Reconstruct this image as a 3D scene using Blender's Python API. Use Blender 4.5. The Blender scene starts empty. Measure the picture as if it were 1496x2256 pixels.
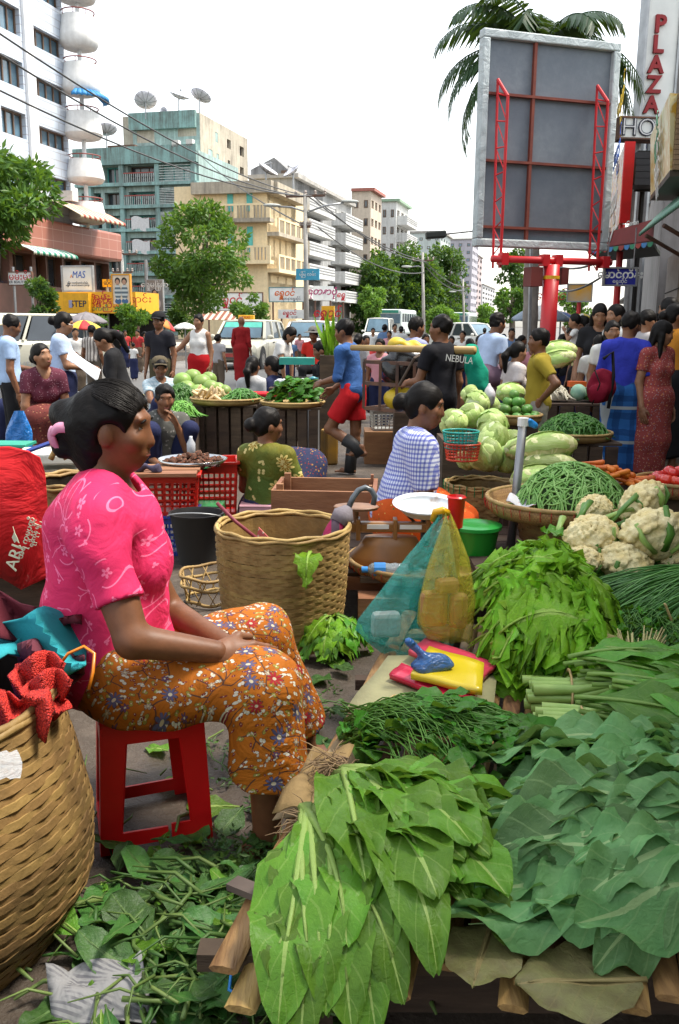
import bpy,math,random,re
import numpy as np
from mathutils import Vector,Matrix,Euler
random.seed(7)
rng = np.random.default_rng(7)
PI = math.pi
R = math.radians
SC = bpy.context.scene
COL = SC.collection
# ---------------------------------------------------------------- camera
CAM_H,FPX = 1.36,1950.0
cam_data = bpy.data.cameras.new('camera')
cam = bpy.data.objects.new('camera',cam_data)
COL.objects.link(cam)
cam.location = (0,0,CAM_H)
CAMR = Matrix.Rotation(R(90 - 12),3,'X') @ Matrix.Rotation(R(0.5),3,'Z')
cam.rotation_euler = CAMR.to_euler()
cam_data.sensor_fit = 'VERTICAL'
cam_data.sensor_height = 36
cam_data.lens = FPX / 2256 * 36
cam_data.clip_start = 0.05
cam_data.clip_end = 3000
SC.camera = cam
SC.render.resolution_x,SC.render.resolution_y = 679,1024
# ---------------------------------------------------------------- sky, sun, exposure
SUN_EL,SUN_AZ = R(62),R(85)          # azimuth from +Y towards +X
world = bpy.data.worlds.new('World')
SC.world = world
world.use_nodes = True
wn = world.node_tree
wn.nodes.clear()
w_out = wn.nodes.new('ShaderNodeOutputWorld')
w_bg = wn.nodes.new('ShaderNodeBackground')
w_sky = wn.nodes.new('ShaderNodeTexSky')
w_sky.sky_type = 'NISHITA'
w_sky.sun_disc = False
w_sky.sun_elevation = SUN_EL
w_sky.sun_rotation = SUN_AZ
w_sky.air_density = 1.6
w_sky.dust_density = 1.5
w_sky.ozone_density = 1.0
w_hs = wn.nodes.new('ShaderNodeHueSaturation')   # thin overcast: most of the blue is gone
w_hs.inputs['Saturation'].default_value = 0.3
wn.links.new(w_sky.outputs[0],w_hs.inputs['Color'])
wn.links.new(w_hs.outputs[0],w_bg.inputs['Color'])
w_bg.inputs['Strength'].default_value = 0.14
wn.links.new(w_bg.outputs[0],w_out.inputs['Surface'])
sun_data = bpy.data.lights.new('sun','SUN')
sun_data.energy = 2.6
sun_data.angle = R(15)
sun_data.color = (1.0,0.92,0.8)
sun = bpy.data.objects.new('sun',sun_data)
COL.objects.link(sun)
sd = Vector((math.sin(SUN_AZ) * math.cos(SUN_EL),math.cos(SUN_AZ) * math.cos(SUN_EL),math.sin(SUN_EL)))
sun.rotation_euler = sd.to_track_quat('Z','Y').to_euler()
sun.location = sd * 60
vs = SC.view_settings
vs.view_transform = 'Standard'
vs.look = 'None'
vs.gamma = 1
vs.use_curve_mapping = False
vs.exposure = 1.45
SC.render.engine = 'CYCLES'
SC.cycles.use_denoising = True
SC.cycles.max_bounces = 6
SC.cycles.transparent_max_bounces = 12
SC.cycles.use_adaptive_sampling = True
SC.cycles.caustics_reflective = False
SC.cycles.caustics_refractive = False
# ---------------------------------------------------------------- picture -> place
def ray(px,py):
 return CAMR @ Vector(((px - 748) / FPX,-(py - 1128) / FPX,-1))
def P(px,py,Y):
 d = ray(px,py)
 return Vector((0,0,CAM_H)) + d * (Y / d.y)
def G(px,py,z=0.0):
 d = ray(px,py)
 return Vector((0,0,CAM_H)) + d * ((z - CAM_H) / d.z)
# ---------------------------------------------------------------- materials
MATS = {}
class NT:
 def __init__(s,m):
  s.nt = m.node_tree
  s.b = s.nt.nodes.get('Principled BSDF')
  s.out = s.nt.nodes.get('Material Output')
 def n(s,t,**kw):
  x = s.nt.nodes.new('ShaderNode' + t)
  for k,v in kw.items():
   if k.startswith('i_'):
    s.set(x.inputs[k[2:].replace('_',' ')],v)
   else:
    setattr(x,k,v)
  return x
 def set(s,sock,v):
  if isinstance(v,bpy.types.NodeSocket):
   s.nt.links.new(v,sock)
  elif isinstance(v,(tuple,list)) and len(v) == 3 and sock.type == 'RGBA':
   sock.default_value = (*v,1)
  else:
   sock.default_value = v
 def m(s,op,a,b=0.0,c=None):
  x = s.nt.nodes.new('ShaderNodeMath')
  x.operation = op
  s.set(x.inputs[0],a)
  s.set(x.inputs[1],b)
  if c is not None:
   s.set(x.inputs[2],c)
  return x.outputs[0]
 def mix(s,f,a,b,bl='MIX'):
  x = s.nt.nodes.new('ShaderNodeMix')
  x.data_type = 'RGBA'
  x.blend_type = bl
  s.set(x.inputs[0],f)
  s.set(x.inputs[6],a)
  s.set(x.inputs[7],b)
  return x.outputs[2]
 def ramp(s,v,lo,hi):
  x = s.nt.nodes.new('ShaderNodeMapRange')
  s.set(x.inputs[0],v)
  s.set(x.inputs[1],lo)
  s.set(x.inputs[2],hi)
  return x.outputs[0]
 def noise(s,vec,scale,detail=3,rough=.55,dist=0):
  x = s.nt.nodes.new('ShaderNodeTexNoise')
  s.set(x.inputs['Vector'],vec)
  s.set(x.inputs['Scale'],scale)
  s.set(x.inputs['Detail'],detail)
  s.set(x.inputs['Roughness'],rough)
  s.set(x.inputs['Distortion'],dist)
  return x.outputs[0]
 def obj(s):
  return s.n('TexCoord').outputs['Object']
 def uv(s):
  return s.n('TexCoord').outputs['UV']
 def rnd(s):
  return s.n('ObjectInfo').outputs['Random']
 def xyz(s,v):
  x = s.n('SeparateXYZ')
  s.set(x.inputs[0],v)
  return x.outputs
 def vec(s,a,b,c=0.0):
  x = s.n('CombineXYZ')
  for i,v in enumerate((a,b,c)):
   s.set(x.inputs[i],v)
  return x.outputs[0]
 def bump(s,h,st=.3,d=.01):
  x = s.n('Bump')
  s.set(x.inputs['Strength'],st)
  s.set(x.inputs['Distance'],d)
  s.set(x.inputs['Height'],h)
  s.set(s.b.inputs['Normal'],x.outputs[0])
 def col(s,c):
  s.set(s.b.inputs['Base Color'],c)
def newmat(name,rough=.6,metal=0,spec=.4):
 m = bpy.data.materials.new(name)
 m.use_nodes = True
 t = NT(m)
 t.b.inputs['Roughness'].default_value = rough
 t.b.inputs['Metallic'].default_value = metal
 t.b.inputs['Specular IOR Level'].default_value = spec
 MATS[name] = m
 return m,t
def C3(c,f):
 return tuple(min(1,max(0,x * f)) for x in c)
def mat(name,c,c2=None,scale=6,rough=.6,bump=0,bs=40,metal=0,spec=.4,vary=0,stretch=None,lo=.35,hi=.65,bd=.01):
 """plain painted / cloth / wood / plaster: two colours by noise, small relief, per-object variation"""
 if name in MATS:
  return MATS[name]
 m,t = newmat(name,rough,metal,spec)
 v = t.obj()
 if stretch:
  mp = t.n('Mapping')
  t.set(mp.inputs['Vector'],v)
  mp.inputs['Scale'].default_value = stretch
  v = mp.outputs[0]
 if c2 is None:
  c2 = C3(c,.82)
 col = t.mix(t.ramp(t.noise(v,scale,4),lo,hi),c,c2)
 if vary:
  hs = t.n('HueSaturation')
  t.set(hs.inputs['Color'],col)
  t.set(hs.inputs['Value'],t.m('MULTIPLY_ADD',t.rnd(),vary,1 - vary / 2))
  t.set(hs.inputs['Hue'],t.m('MULTIPLY_ADD',t.rnd(),vary * .06,.5 - vary * .03))
  col = hs.outputs[0]
 t.col(col)
 if bump:
  t.bump(t.noise(v,bs,4),bump,bd)
 return m
def stained(name,c,dirt=(.09,.085,.075),amount=.5,scale=.35,rough=.85):
 """weathered plaster: streaks that run down, blotches, grime"""
 if name in MATS:
  return MATS[name]
 m,t = newmat(name,rough,0,.2)
 v = t.obj()
 mp = t.n('Mapping')
 t.set(mp.inputs['Vector'],v)
 mp.inputs['Scale'].default_value = (2.2,2.2,.18)
 streak = t.noise(mp.outputs[0],1.6,6,.7)
 blot = t.noise(v,scale,6,.65)
 f = t.m('MULTIPLY',t.ramp(t.m('ADD',t.m('MULTIPLY',streak,.6),t.m('MULTIPLY',blot,.5)),.44,.7),amount)
 fine = t.noise(v,5,4)
 base = t.mix(t.ramp(fine,.3,.7),c,C3(c,.85))
 t.col(t.mix(f,base,dirt))
 t.bump(fine,.15,.02)
 return m
# ---------------------------------------------------------------- mesh builder
class MB:
 def __init__(s):
  s.v,s.f,s.uv = [],[],{}
 def quad(s,a,b,c,d):
  n = len(s.v)
  s.v += [tuple(a),tuple(b),tuple(c),tuple(d)]
  s.f.append((n,n + 1,n + 2,n + 3))
  return s
 def box(s,c,sz,rz=0,rot=None):
  n = len(s.v)
  m = rot if rot is not None else Matrix.Rotation(rz,3,'Z')
  c = Vector(c)
  for dz in (-.5,.5):
   for dx,dy in ((-.5,-.5),(.5,-.5),(.5,.5),(-.5,.5)):
    s.v.append(tuple(c + m @ Vector((dx * sz[0],dy * sz[1],dz * sz[2]))))
  for q in ((0,3,2,1),(4,5,6,7),(0,1,5,4),(1,2,6,5),(2,3,7,6),(3,0,4,7)):
   s.f.append(tuple(n + i for i in q))
  return s
 def beam(s,a,b,w,h,up=(0,0,1)):
  a,b = Vector(a),Vector(b)
  d = (b - a)
  L = d.length
  d.normalize()
  x = d.cross(Vector(up))
  if x.length < 1e-4:
   x = d.cross(Vector((0,1,0)))
  x.normalize()
  z = x.cross(d)
  m = Matrix((x,d,z)).transposed()
  return s.box((a + b) / 2,(w,L,h),rot=m)
 def tube(s,pts,r,n=8,cap=True,flat=1.0):
  pts = [Vector(p) for p in pts]
  if not isinstance(r,(list,tuple)):
   r = [r] * len(pts)
  base = len(s.v)
  up = Vector((0,0,1))
  prev = None
  for i,p in enumerate(pts):
   d = (pts[min(i + 1,len(pts) - 1)] - pts[max(i - 1,0)])
   if d.length < 1e-9:
    d = Vector((0,0,1))
   d.normalize()
   if prev is None:
    x = d.cross(up)
    if x.length < .05:
     x = d.cross(Vector((0,1,0)))
   else:
    x = prev - d * prev.dot(d)
   x.normalize()
   prev = x
   y = d.cross(x)
   for k in range(n):
    a = 2 * PI * k / n
    s.v.append(tuple(p + (x * math.cos(a) + y * math.sin(a) * flat) * r[i]))
  for i in range(len(pts) - 1):
   for k in range(n):
    a,b = base + i * n + k,base + i * n + (k + 1) % n
    s.f.append((a,b,b + n,a + n))
  if cap:
   s.f.append(tuple(base + k for k in reversed(range(n))))
   s.f.append(tuple(base + (len(pts) - 1) * n + k for k in range(n)))
  return s
 def lathe(s,prof,n=24,c=(0,0,0),sx=1,sy=1,jit=0):
  base = len(s.v)
  for i,(r,z) in enumerate(prof):
   for k in range(n):
    a = 2 * PI * k / n
    j = 1 + jit * math.sin(3 * a + i) if jit else 1
    s.v.append((c[0] + r * j * math.cos(a) * sx,c[1] + r * j * math.sin(a) * sy,c[2] + z))
  for i in range(len(prof) - 1):
   for k in range(n):
    a,b = base + i * n + k,base + i * n + (k + 1) % n
    s.f.append((a,b,b + n,a + n))
  if prof[0][0] > 1e-5:
   s.f.append(tuple(base + k for k in reversed(range(n))))
  if prof[-1][0] > 1e-5:
   s.f.append(tuple(base + (len(prof) - 1) * n + k for k in range(n)))
  return s
 def prism(s,pts,vec):
  """closed polygon (3-D points) swept by vec"""
  n = len(s.v)
  k = len(pts)
  vec = Vector(vec)
  s.v += [tuple(p) for p in pts] + [tuple(Vector(p) + vec) for p in pts]
  s.f.append(tuple(n + i for i in reversed(range(k))))
  s.f.append(tuple(n + k + i for i in range(k)))
  for i in range(k):
   j = (i + 1) % k
   s.f.append((n + i,n + j,n + k + j,n + k + i))
  return s
 def grid(s,rows,uv=True,close=False):
  n = len(s.v)
  nr,nc = len(rows),len(rows[0])
  for i,r in enumerate(rows):
   for j,p in enumerate(r):
    if uv:
     s.uv[len(s.v)] = (j / (nc - 1),i / (nr - 1))
    s.v.append(tuple(p))
  for i in range(nr - 1):
   for j in range(nc - 1 + (1 if close else 0)):
    a,b = n + i * nc + j,n + i * nc + (j + 1) % nc
    s.f.append((a,b,b + nc,a + nc))
  return s
 def ell(s,c,r,n=10,rot=None):
  base = len(s.v)
  c = Vector(c)
  m = n // 2 + 1
  for i in range(m + 1):
   th = PI * i / m
   for k in range(n):
    a = 2 * PI * k / n
    p = Vector((r[0] * math.sin(th) * math.cos(a),r[1] * math.sin(th) * math.sin(a),-r[2] * math.cos(th)))
    if rot is not None:
     p = rot @ p
    s.v.append(tuple(c + p))
  for i in range(m):
   for k in range(n):
    a,b = base + i * n + k,base + i * n + (k + 1) % n
    s.f.append((a,b,b + n,a + n))
  return s
 def mesh(s,name,smooth=False):
  me = bpy.data.meshes.new(name)
  me.from_pydata(s.v,[],s.f)
  if s.uv:
   l = me.uv_layers.new(name='UVMap')
   vi = np.empty(len(me.loops),dtype=np.int32)
   me.loops.foreach_get('vertex_index',vi)
   tab = np.zeros((len(s.v),2),dtype=np.float32)
   for k,q in s.uv.items():
    tab[k] = q
   l.data.foreach_set('uv',tab[vi].ravel())
  if smooth:
   me.polygons.foreach_set('use_smooth',[True] * len(me.polygons))
   if smooth == 'auto':
    me.set_sharp_from_angle(angle=R(40))
  return me
 def build(s,name,m,parent=None,smooth=False,solid=0,bevel=0,kind=None):
  return link(name,s.mesh(name,smooth),m,parent,solid,bevel,kind)
def wm(o):
 if o.parent:
  return wm(o.parent) @ o.matrix_parent_inverse @ o.matrix_basis
 return o.matrix_basis
def link(name,me,m,parent=None,solid=0,bevel=0,kind=None):
 o = bpy.data.objects.new(name,me)
 COL.objects.link(o)
 if m is not None and me is not None and len(me.materials) == 0:
  for x in (m if isinstance(m,(list,tuple)) else [m]):
   me.materials.append(x)
 if parent is not None:
  o.parent = parent
  o.matrix_parent_inverse = wm(parent).inverted()
 if solid:
  md = o.modifiers.new('s','SOLIDIFY')
  md.thickness = solid
  md.offset = 0
 if bevel:
  md = o.modifiers.new('b','BEVEL')
  md.width = bevel
  md.segments = 2
  md.limit_method = 'ANGLE'
 if kind:
  o['kind'] = kind
 return o
def tag(o,label,cat,group=None):
 o['label'] = label
 o['category'] = cat
 if group:
  o['group'] = group
 return o
def thing(name,label,cat,loc=(0,0,0),group=None):
 o = bpy.data.objects.new(name,None)
 o.empty_display_size = .1
 COL.objects.link(o)
 o.location = loc
 return tag(o,label,cat,group)
def put(name,me,m,parent,loc,rot=(0,0,0),sc=(1,1,1)):
 """a piece that shares its mesh with alike pieces, placed in world space under its parent"""
 o = link(name,me,m,parent)
 o.location = loc
 o.rotation_euler = rot
 o.scale = sc if isinstance(sc,(tuple,list,Vector)) else (sc,sc,sc)
 return o
def copy_tree(o,parent=None):
 c = o.copy()
 COL.objects.link(c)
 c.parent = parent
 for ch in o.children:
  copy_tree(ch,c)
 return c
def dup(root,loc,rz=0,label=None,group=None,sc=None):
 c = copy_tree(root)
 c.location = loc
 c.rotation_euler = (0,0,rz)
 if sc:
  c.scale = (sc,sc,sc)
 if label:
  c['label'] = label
 if group:
  c['group'] = group
 return c
def structure(o):
 o['kind'] = 'structure'
 return o
def text(s,size,loc,right,up,m,parent,ext=.004,sx=1.0,shear=0,name='lettering',off=0):
 cu = bpy.data.curves.new(name,'FONT')
 cu.body = re.sub('([\u1000-\u1021][\u103b-\u103e]*)\u1031','\u1031\\1',s)     # the font is not shaped: the fore-vowel is set first
 cu.size = size
 cu.align_x,cu.align_y = 'CENTER','CENTER'
 cu.extrude = ext
 cu.shear = shear
 cu.offset = off
 cu.resolution_u = 3
 o = link(name,cu,m,parent)
 r_,u_ = Vector(right).normalized(),Vector(up).normalized()
 n_ = r_.cross(u_)
 mt = Matrix((r_ * sx,u_,n_)).transposed().to_4x4()
 mt.translation = Vector(loc)
 o.matrix_basis = mt
 return o
# ---------------------------------------------------------------- implicit surfaces
class Sdf:
 """a solid as a field of distances on a grid; shapes blend where they meet"""
 def __init__(s,lo,hi,h):
  s.h = h
  s.lo = np.array(lo,dtype=np.float64)
  s.n = np.maximum(4,np.ceil((np.array(hi) - s.lo) / h).astype(int) + 1)
  s.F = np.full(tuple(s.n),.08,dtype=np.float32)
 def block(s,lo,hi,pad):
  i0 = np.clip(np.floor((np.array(lo) - pad - s.lo) / s.h).astype(int),0,s.n - 1)
  i1 = np.clip(np.ceil((np.array(hi) + pad - s.lo) / s.h).astype(int) + 1,1,s.n)
  sl = tuple(slice(a,max(a + 1,b)) for a,b in zip(i0,i1))
  ax = [s.lo[k] + s.h * np.arange(sl[k].start,sl[k].stop) for k in range(3)]
  return sl,ax[0][:,None,None],ax[1][None,:,None],ax[2][None,None,:]
 def comb(s,sl,d,k,mode):
  a = s.F[sl]
  d = d.astype(np.float32)
  if mode == 'sub':
   d = -d
   if k > 0:
    h = np.clip(.5 - .5 * (d - a) / k,0,1)
    s.F[sl] = d * (1 - h) + a * h + k * h * (1 - h)
    s.F[sl] = np.maximum(s.F[sl],np.maximum(a,d))
   else:
    s.F[sl] = np.maximum(a,d)
  else:
   if k > 0:
    h = np.clip(.5 + .5 * (a - d) / k,0,1)
    s.F[sl] = a * (1 - h) + d * h - k * h * (1 - h)
   else:
    s.F[sl] = np.minimum(a,d)
 def cap(s,a,b,ra,rb=None,k=.02,flat=None,mode='add',trim=False):
  rb = ra if rb is None else rb
  a,b = np.array(a,float),np.array(b,float)
  m = max(ra,rb)
  sl,x,y,z = s.block(np.minimum(a,b) - m,np.maximum(a,b) + m,.04 + k)
  px,py,pz = x - a[0],y - a[1],z - a[2]
  d = b - a
  L = max(1e-9,d @ d)
  tu = (px * d[0] + py * d[1] + pz * d[2]) / L
  t = np.clip(tu,0,1)
  qx,qy,qz = px - t * d[0],py - t * d[1],pz - t * d[2]
  if flat is not None:
   ax,fl = np.array(flat[0],float),flat[1]
   ax = ax / np.linalg.norm(ax)
   c = (qx * ax[0] + qy * ax[1] + qz * ax[2]) * (1 / fl - 1)
   qx,qy,qz = qx + c * ax[0],qy + c * ax[1],qz + c * ax[2]
  dd = np.sqrt(qx * qx + qy * qy + qz * qz) - (ra + (rb - ra) * t)
  if trim:
   dd = np.maximum(dd,(tu - 1) * math.sqrt(L))
  s.comb(sl,dd,k,mode)
  return s
 def ell(s,c,r,k=.02,rot=None,mode='add'):
  c,r = np.array(c,float),np.array(r,float)
  m = r.max()
  sl,x,y,z = s.block(c - m,c + m,.04 + k)
  px,py,pz = x - c[0],y - c[1],z - c[2]
  if rot is not None:
   q = np.array(rot).T
   px,py,pz = (q[0,0] * px + q[0,1] * py + q[0,2] * pz,q[1,0] * px + q[1,1] * py + q[1,2] * pz,
                          q[2,0] * px + q[2,1] * py + q[2,2] * pz)
  k0 = np.sqrt((px / r[0]) ** 2 + (py / r[1]) ** 2 + (pz / r[2]) ** 2)
  k1 = np.sqrt((px / r[0] ** 2) ** 2 + (py / r[1] ** 2) ** 2 + (pz / r[2] ** 2) ** 2) + 1e-9
  s.comb(sl,k0 * (k0 - 1) / k1,k,mode)
  return s
 def cut(s,p,nrm,k=0):
  """remove what lies on the side nrm points to"""
  nrm = np.array(nrm,float)
  nrm /= np.linalg.norm(nrm)
  sl,x,y,z = s.block(s.lo,s.lo + s.h * s.n,0)
  d = (x - p[0]) * nrm[0] + (y - p[1]) * nrm[1] + (z - p[2]) * nrm[2]
  s.F[sl] = np.maximum(s.F[sl],d)
  return s
 def folds(s,amp,fr,seed=0,ax=(1,1,1)):
  r_ = np.random.default_rng(seed)
  sl,x,y,z = s.block(s.lo,s.lo + s.h * s.n,0)
  acc = 0
  for i in range(5):
   w = r_.normal(size=3) * np.array(ax)
   w = w / np.linalg.norm(w) * fr * (.6 + .3 * i)
   ph = r_.uniform(0,6.28)
   acc = acc + np.sin(x * w[0] + y * w[1] + z * w[2] + ph + 1.3 * np.sin(x * w[1] * .7 + z * w[0] * .6 + ph)) / (1 + .5 * i)
  s.F[sl] = s.F[sl] + (amp * acc).astype(np.float32)
  return s
 def mesh(s,name):
  F,n = s.F,s.n
  F[0],F[-1],F[:,0],F[:,-1],F[:,:,0],F[:,:,-1] = .05,.05,.05,.05,.05,.05
  S = F < 0
  cnt = np.zeros(n - 1,dtype=np.int8)
  for dx in (0,1):
   for dy in (0,1):
    for dz in (0,1):
     cnt += S[dx:n[0] - 1 + dx,dy:n[1] - 1 + dy,dz:n[2] - 1 + dz]
  act = (cnt > 0) & (cnt < 8)
  idx = np.full(act.shape,-1,dtype=np.int64)
  ci = np.argwhere(act)
  idx[act] = np.arange(len(ci))
  acc = np.zeros((len(ci),3))
  num = np.zeros(len(ci))
  corner = [(a,b,c) for a in (0,1) for b in (0,1) for c in (0,1)]
  val = {c: F[ci[:,0] + c[0],ci[:,1] + c[1],ci[:,2] + c[2]] for c in corner}
  for c in corner:
   for ax in range(3):
    if c[ax] == 0:
     e = list(c)
     e[ax] = 1
     a,b = val[c],val[tuple(e)]
     msk = (a < 0) != (b < 0)
     t = np.where(msk,a / np.where(msk,a - b,1),0)
     p = np.tile(np.array(c,float),(len(ci),1))
     p[:,ax] = t
     acc += p * msk[:,None]
     num += msk
  vtx = s.lo + s.h * (ci + acc / np.maximum(num,1)[:,None])
  quads = []
  for ax in range(3):
   u,w = (ax + 1) % 3,(ax + 2) % 3
   a = [slice(None)] * 3
   b = [slice(None)] * 3
   a[ax],b[ax] = slice(0,-1),slice(1,None)
   sa,sb = S[tuple(a)],S[tuple(b)]
   e = np.argwhere(sa != sb)
   e = e[(e[:,u] > 0) & (e[:,w] > 0) & (e[:,u] < n[u] - 1) & (e[:,w] < n[w] - 1)]
   inside = sa[e[:,0],e[:,1],e[:,2]]
   def cell(du,dw):
    q = e.copy()
    q[:,u] += du
    q[:,w] += dw
    return idx[q[:,0],q[:,1],q[:,2]]
   q = np.stack([cell(-1,-1),cell(0,-1),cell(0,0),cell(-1,0)],1)
   q[~inside] = q[~inside][:,::-1]
   quads.append(q)
  quads = np.concatenate(quads)
  return fastmesh(name,vtx,quads)
def fastmesh(name,v,q,smooth=True,uv=None):
 me = bpy.data.meshes.new(name)
 v = np.asarray(v,dtype=np.float32)
 q = np.asarray(q,dtype=np.int32)
 k = q.shape[1]
 me.vertices.add(len(v))
 me.vertices.foreach_set('co',v.ravel())
 me.loops.add(q.size)
 me.loops.foreach_set('vertex_index',q.ravel())
 me.polygons.add(len(q))
 me.polygons.foreach_set('loop_start',np.arange(0,q.size,k,dtype=np.int32))
 me.polygons.foreach_set('use_smooth',np.full(len(q),smooth))
 if uv is not None:
  l = me.uv_layers.new(name='UVMap')
  l.data.foreach_set('uv',np.asarray(uv,dtype=np.float32)[q.ravel()].ravel())
 me.update(calc_edges=True)
 return me
# ================================================================ ground
STREET = R(15)
SD = Vector((math.sin(STREET),math.cos(STREET),0))      # along the street
SR = Vector((math.cos(STREET),-math.sin(STREET),0))     # to its right
def ground_mats():
 m,t = newmat('market_ground',.55,0,.5)
 v = t.obj()
 n1,n2,n3 = t.noise(v,.9,6,.65),t.noise(v,7,6,.7),t.noise(v,60,4,.7)
 c = t.mix(t.ramp(n1,.35,.68),(.075,.056,.04),(.04,.029,.02))
 c = t.mix(t.m('MULTIPLY',t.ramp(n2,.5,.72),.7),c,(.13,.1,.075))
 c = t.mix(t.m('MULTIPLY',t.ramp(n3,.55,.75),.6),c,(.14,.125,.1))
 t.col(c)
 t.set(t.b.inputs['Roughness'],t.m('MULTIPLY_ADD',t.ramp(n1,.3,.6),.5,.3))
 t.bump(t.m('ADD',n2,t.m('MULTIPLY',n3,.5)),.6,.02)
 m,t = newmat('asphalt',.85,0,.3)
 v = t.obj()
 n1,n2 = t.noise(v,.25,5),t.noise(v,9,4)
 c = t.mix(t.ramp(n1,.3,.7),(.19,.185,.175),(.12,.115,.11))
 t.col(t.mix(t.m('MULTIPLY',t.ramp(n2,.4,.7),.4),c,(.25,.24,.22)))
 t.bump(n2,.3,.02)
ground_mats()
g = MB()
g.grid([[(x,y,0) for x in np.linspace(-500,500,11)] for y in np.linspace(-20,900,11)])
structure(g.build('ground',MATS['market_ground']))
g = MB()
a,b = Vector((-9,17,.004)),Vector((60,14,.004))
g.quad(a,b,b + SD * 500,a + SD * 500 - SR * 25)
structure(g.build('road',MATS['asphalt']))
g = MB()
for i in range(14):
 p = Vector((2.2,25,.008)) + SD * (i * 7)
 g.quad(p,p + SR * .15,p + SR * .15 + SD * 3,p + SD * 3)
structure(g.build('road_marking',mat('road_paint',(.7,.66,.5),rough=.8),kind='structure'))
g = MB()
p = Vector((-7,17,.008))
g.quad(p,p + Vector((20,-.9,0)),p + Vector((20,-.7,0)),p + Vector((0,.2,0)))
structure(g.build('road_edge_line',mat('edge_paint',(.55,.45,.15),(.2,.17,.1),3,rough=.8)))
g = MB()                                                   # far pavement with its kerb
p = Vector((-12.5,33,0)); q = p + SD * 24
g.prism([p,q,q - SR * 6,p - SR * 6],(0,0,.14))
structure(g.build('pavement',mat('paving',(.42,.38,.32),(.3,.27,.22),2,rough=.9)))
# ================================================================ facades
class Facade:
 """a vertical wall plane; its own coordinates u (along) and z, read off the picture"""
 def __init__(s,px,Y,along):
  s.a = P(px,714,Y)
  s.a.z = 0
  s.d = Vector(along).normalized()
  s.n = Vector((s.d.y,-s.d.x,0))                   # outward: right of the direction of travel
 def hit(s,px,py):
  d = ray(px,py)
  o = Vector((0,0,CAM_H))
  t = (s.a - o).dot(s.n) / d.dot(s.n)
  return o + d * t
 def u(s,px,py=600):
  return (s.hit(px,py) - s.a).dot(s.d)
 def z(s,px,py):
  return s.hit(px,py).z
 def pt(s,u,z,out=0.0):
  p = s.a + s.d * u + s.n * out
  return Vector((p.x,p.y,z))
 def slab(s,mb,u0,u1,z0,z1,o0,o1):
  """a box on the facade from o0 to o1 in front of the plane"""
  mb.prism([s.pt(u0,z0,o0),s.pt(u1,z0,o0),s.pt(u1,z0,o1),s.pt(u0,z0,o1)],(0,0,z1 - z0))
  return mb
 def wall(s,u0,u1,z0,z1,ops,depth,m,parent,name='wall',body=3.0):
  us = sorted({u0,u1,*[min(max(o[k],u0),u1) for o in ops for k in (0,1)]})
  zs = sorted({z0,z1,*[min(max(o[k],z0),z1) for o in ops for k in (2,3)]})
  mb = MB()
  for i in range(len(us) - 1):
   for j in range(len(zs) - 1):
    cu,cz = (us[i] + us[i + 1]) / 2,(zs[j] + zs[j + 1]) / 2
    if any(o[0] < cu < o[1] and o[2] < cz < o[3] for o in ops):
     continue
    mb.quad(s.pt(us[i],zs[j]),s.pt(us[i + 1],zs[j]),s.pt(us[i + 1],zs[j + 1]),s.pt(us[i],zs[j + 1]))
  for o in ops:
   a,b,c,d = o[:4]
   for (p1,p2) in (((a,c),(b,c)),((b,c),(b,d)),((b,d),(a,d)),((a,d),(a,c))):
    mb.quad(s.pt(*p1),s.pt(*p2),s.pt(*p2,-depth),s.pt(*p1,-depth))
  # sides, top, back
  B = -body
  mb.quad(s.pt(u0,z0),s.pt(u0,z1),s.pt(u0,z1,B),s.pt(u0,z0,B))
  mb.quad(s.pt(u1,z0),s.pt(u1,z0,B),s.pt(u1,z1,B),s.pt(u1,z1))
  mb.quad(s.pt(u0,z1),s.pt(u1,z1),s.pt(u1,z1,B),s.pt(u0,z1,B))
  mb.quad(s.pt(u0,z0,B),s.pt(u0,z1,B),s.pt(u1,z1,B),s.pt(u1,z0,B))
  return mb.build(name,m,parent)
 def window(s,o,depth,parent,fm,gm,nx=2,nz=1,fw=.06,sill=None,open_=False):
  a,b,c,d = o[:4]
  mb = MB()
  q = -depth + .05
  s.slab(mb,a,b,c,c + fw,q - .04,q + .02)
  s.slab(mb,a,b,d - fw,d,q - .04,q + .02)
  for i in range(nx + 1):
   x = a + (b - a - fw) * i / nx
   s.slab(mb,x,x + fw,c + fw,d - fw,q - .04,q + .02)
  for j in range(1,nz):
   z = c + (d - c) * j / nz
   s.slab(mb,a + fw,b - fw,z,z + fw * .7,q - .035,q + .015)
  w = mb.build('window',fm,parent)
  p = MB()
  p.quad(s.pt(a,c,-depth + .012),s.pt(b,c,-depth + .012),s.pt(b,d,-depth + .012),s.pt(a,d,-depth + .012))
  p.build('pane',gm,w)
  if sill:
   p = MB()
   s.slab(p,a - .08,b + .08,c - .1,c - .003,.0,.12)
   p.build('sill',sill,w)
  return w
def glassmat(name,c,rough=.12):
 if name in MATS:
  return MATS[name]
 m,t = newmat(name,rough,0,.8)
 n_ = t.noise(t.obj(),.7,3)
 t.col(t.mix(t.ramp(n_,.35,.65),c,C3(c,2.2)))
 return m
GL = glassmat('dark_glass',(.02,.025,.03))
GB = glassmat('blue_glass',(.05,.09,.12))
GLT = glassmat('light_glass',(.22,.3,.3),.2)
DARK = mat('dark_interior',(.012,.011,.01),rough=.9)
WHITE = mat('white_paint',(.78,.79,.78),(.66,.68,.68),1.5,rough=.5)
FR_BR = mat('brown_frame',(.12,.075,.05))
FR_TQ = mat('turquoise_wood',(.12,.5,.45),(.08,.38,.36),2)
RUST = mat('rusty_iron',(.16,.08,.05),(.09,.06,.05),8,rough=.9)
METAL = mat('grey_metal',(.35,.36,.37),(.25,.26,.27),5,rough=.4,metal=.6)
CONC = mat('concrete',(.4,.38,.35),(.28,.27,.25),1.5,rough=.9,bump=.2)
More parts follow.
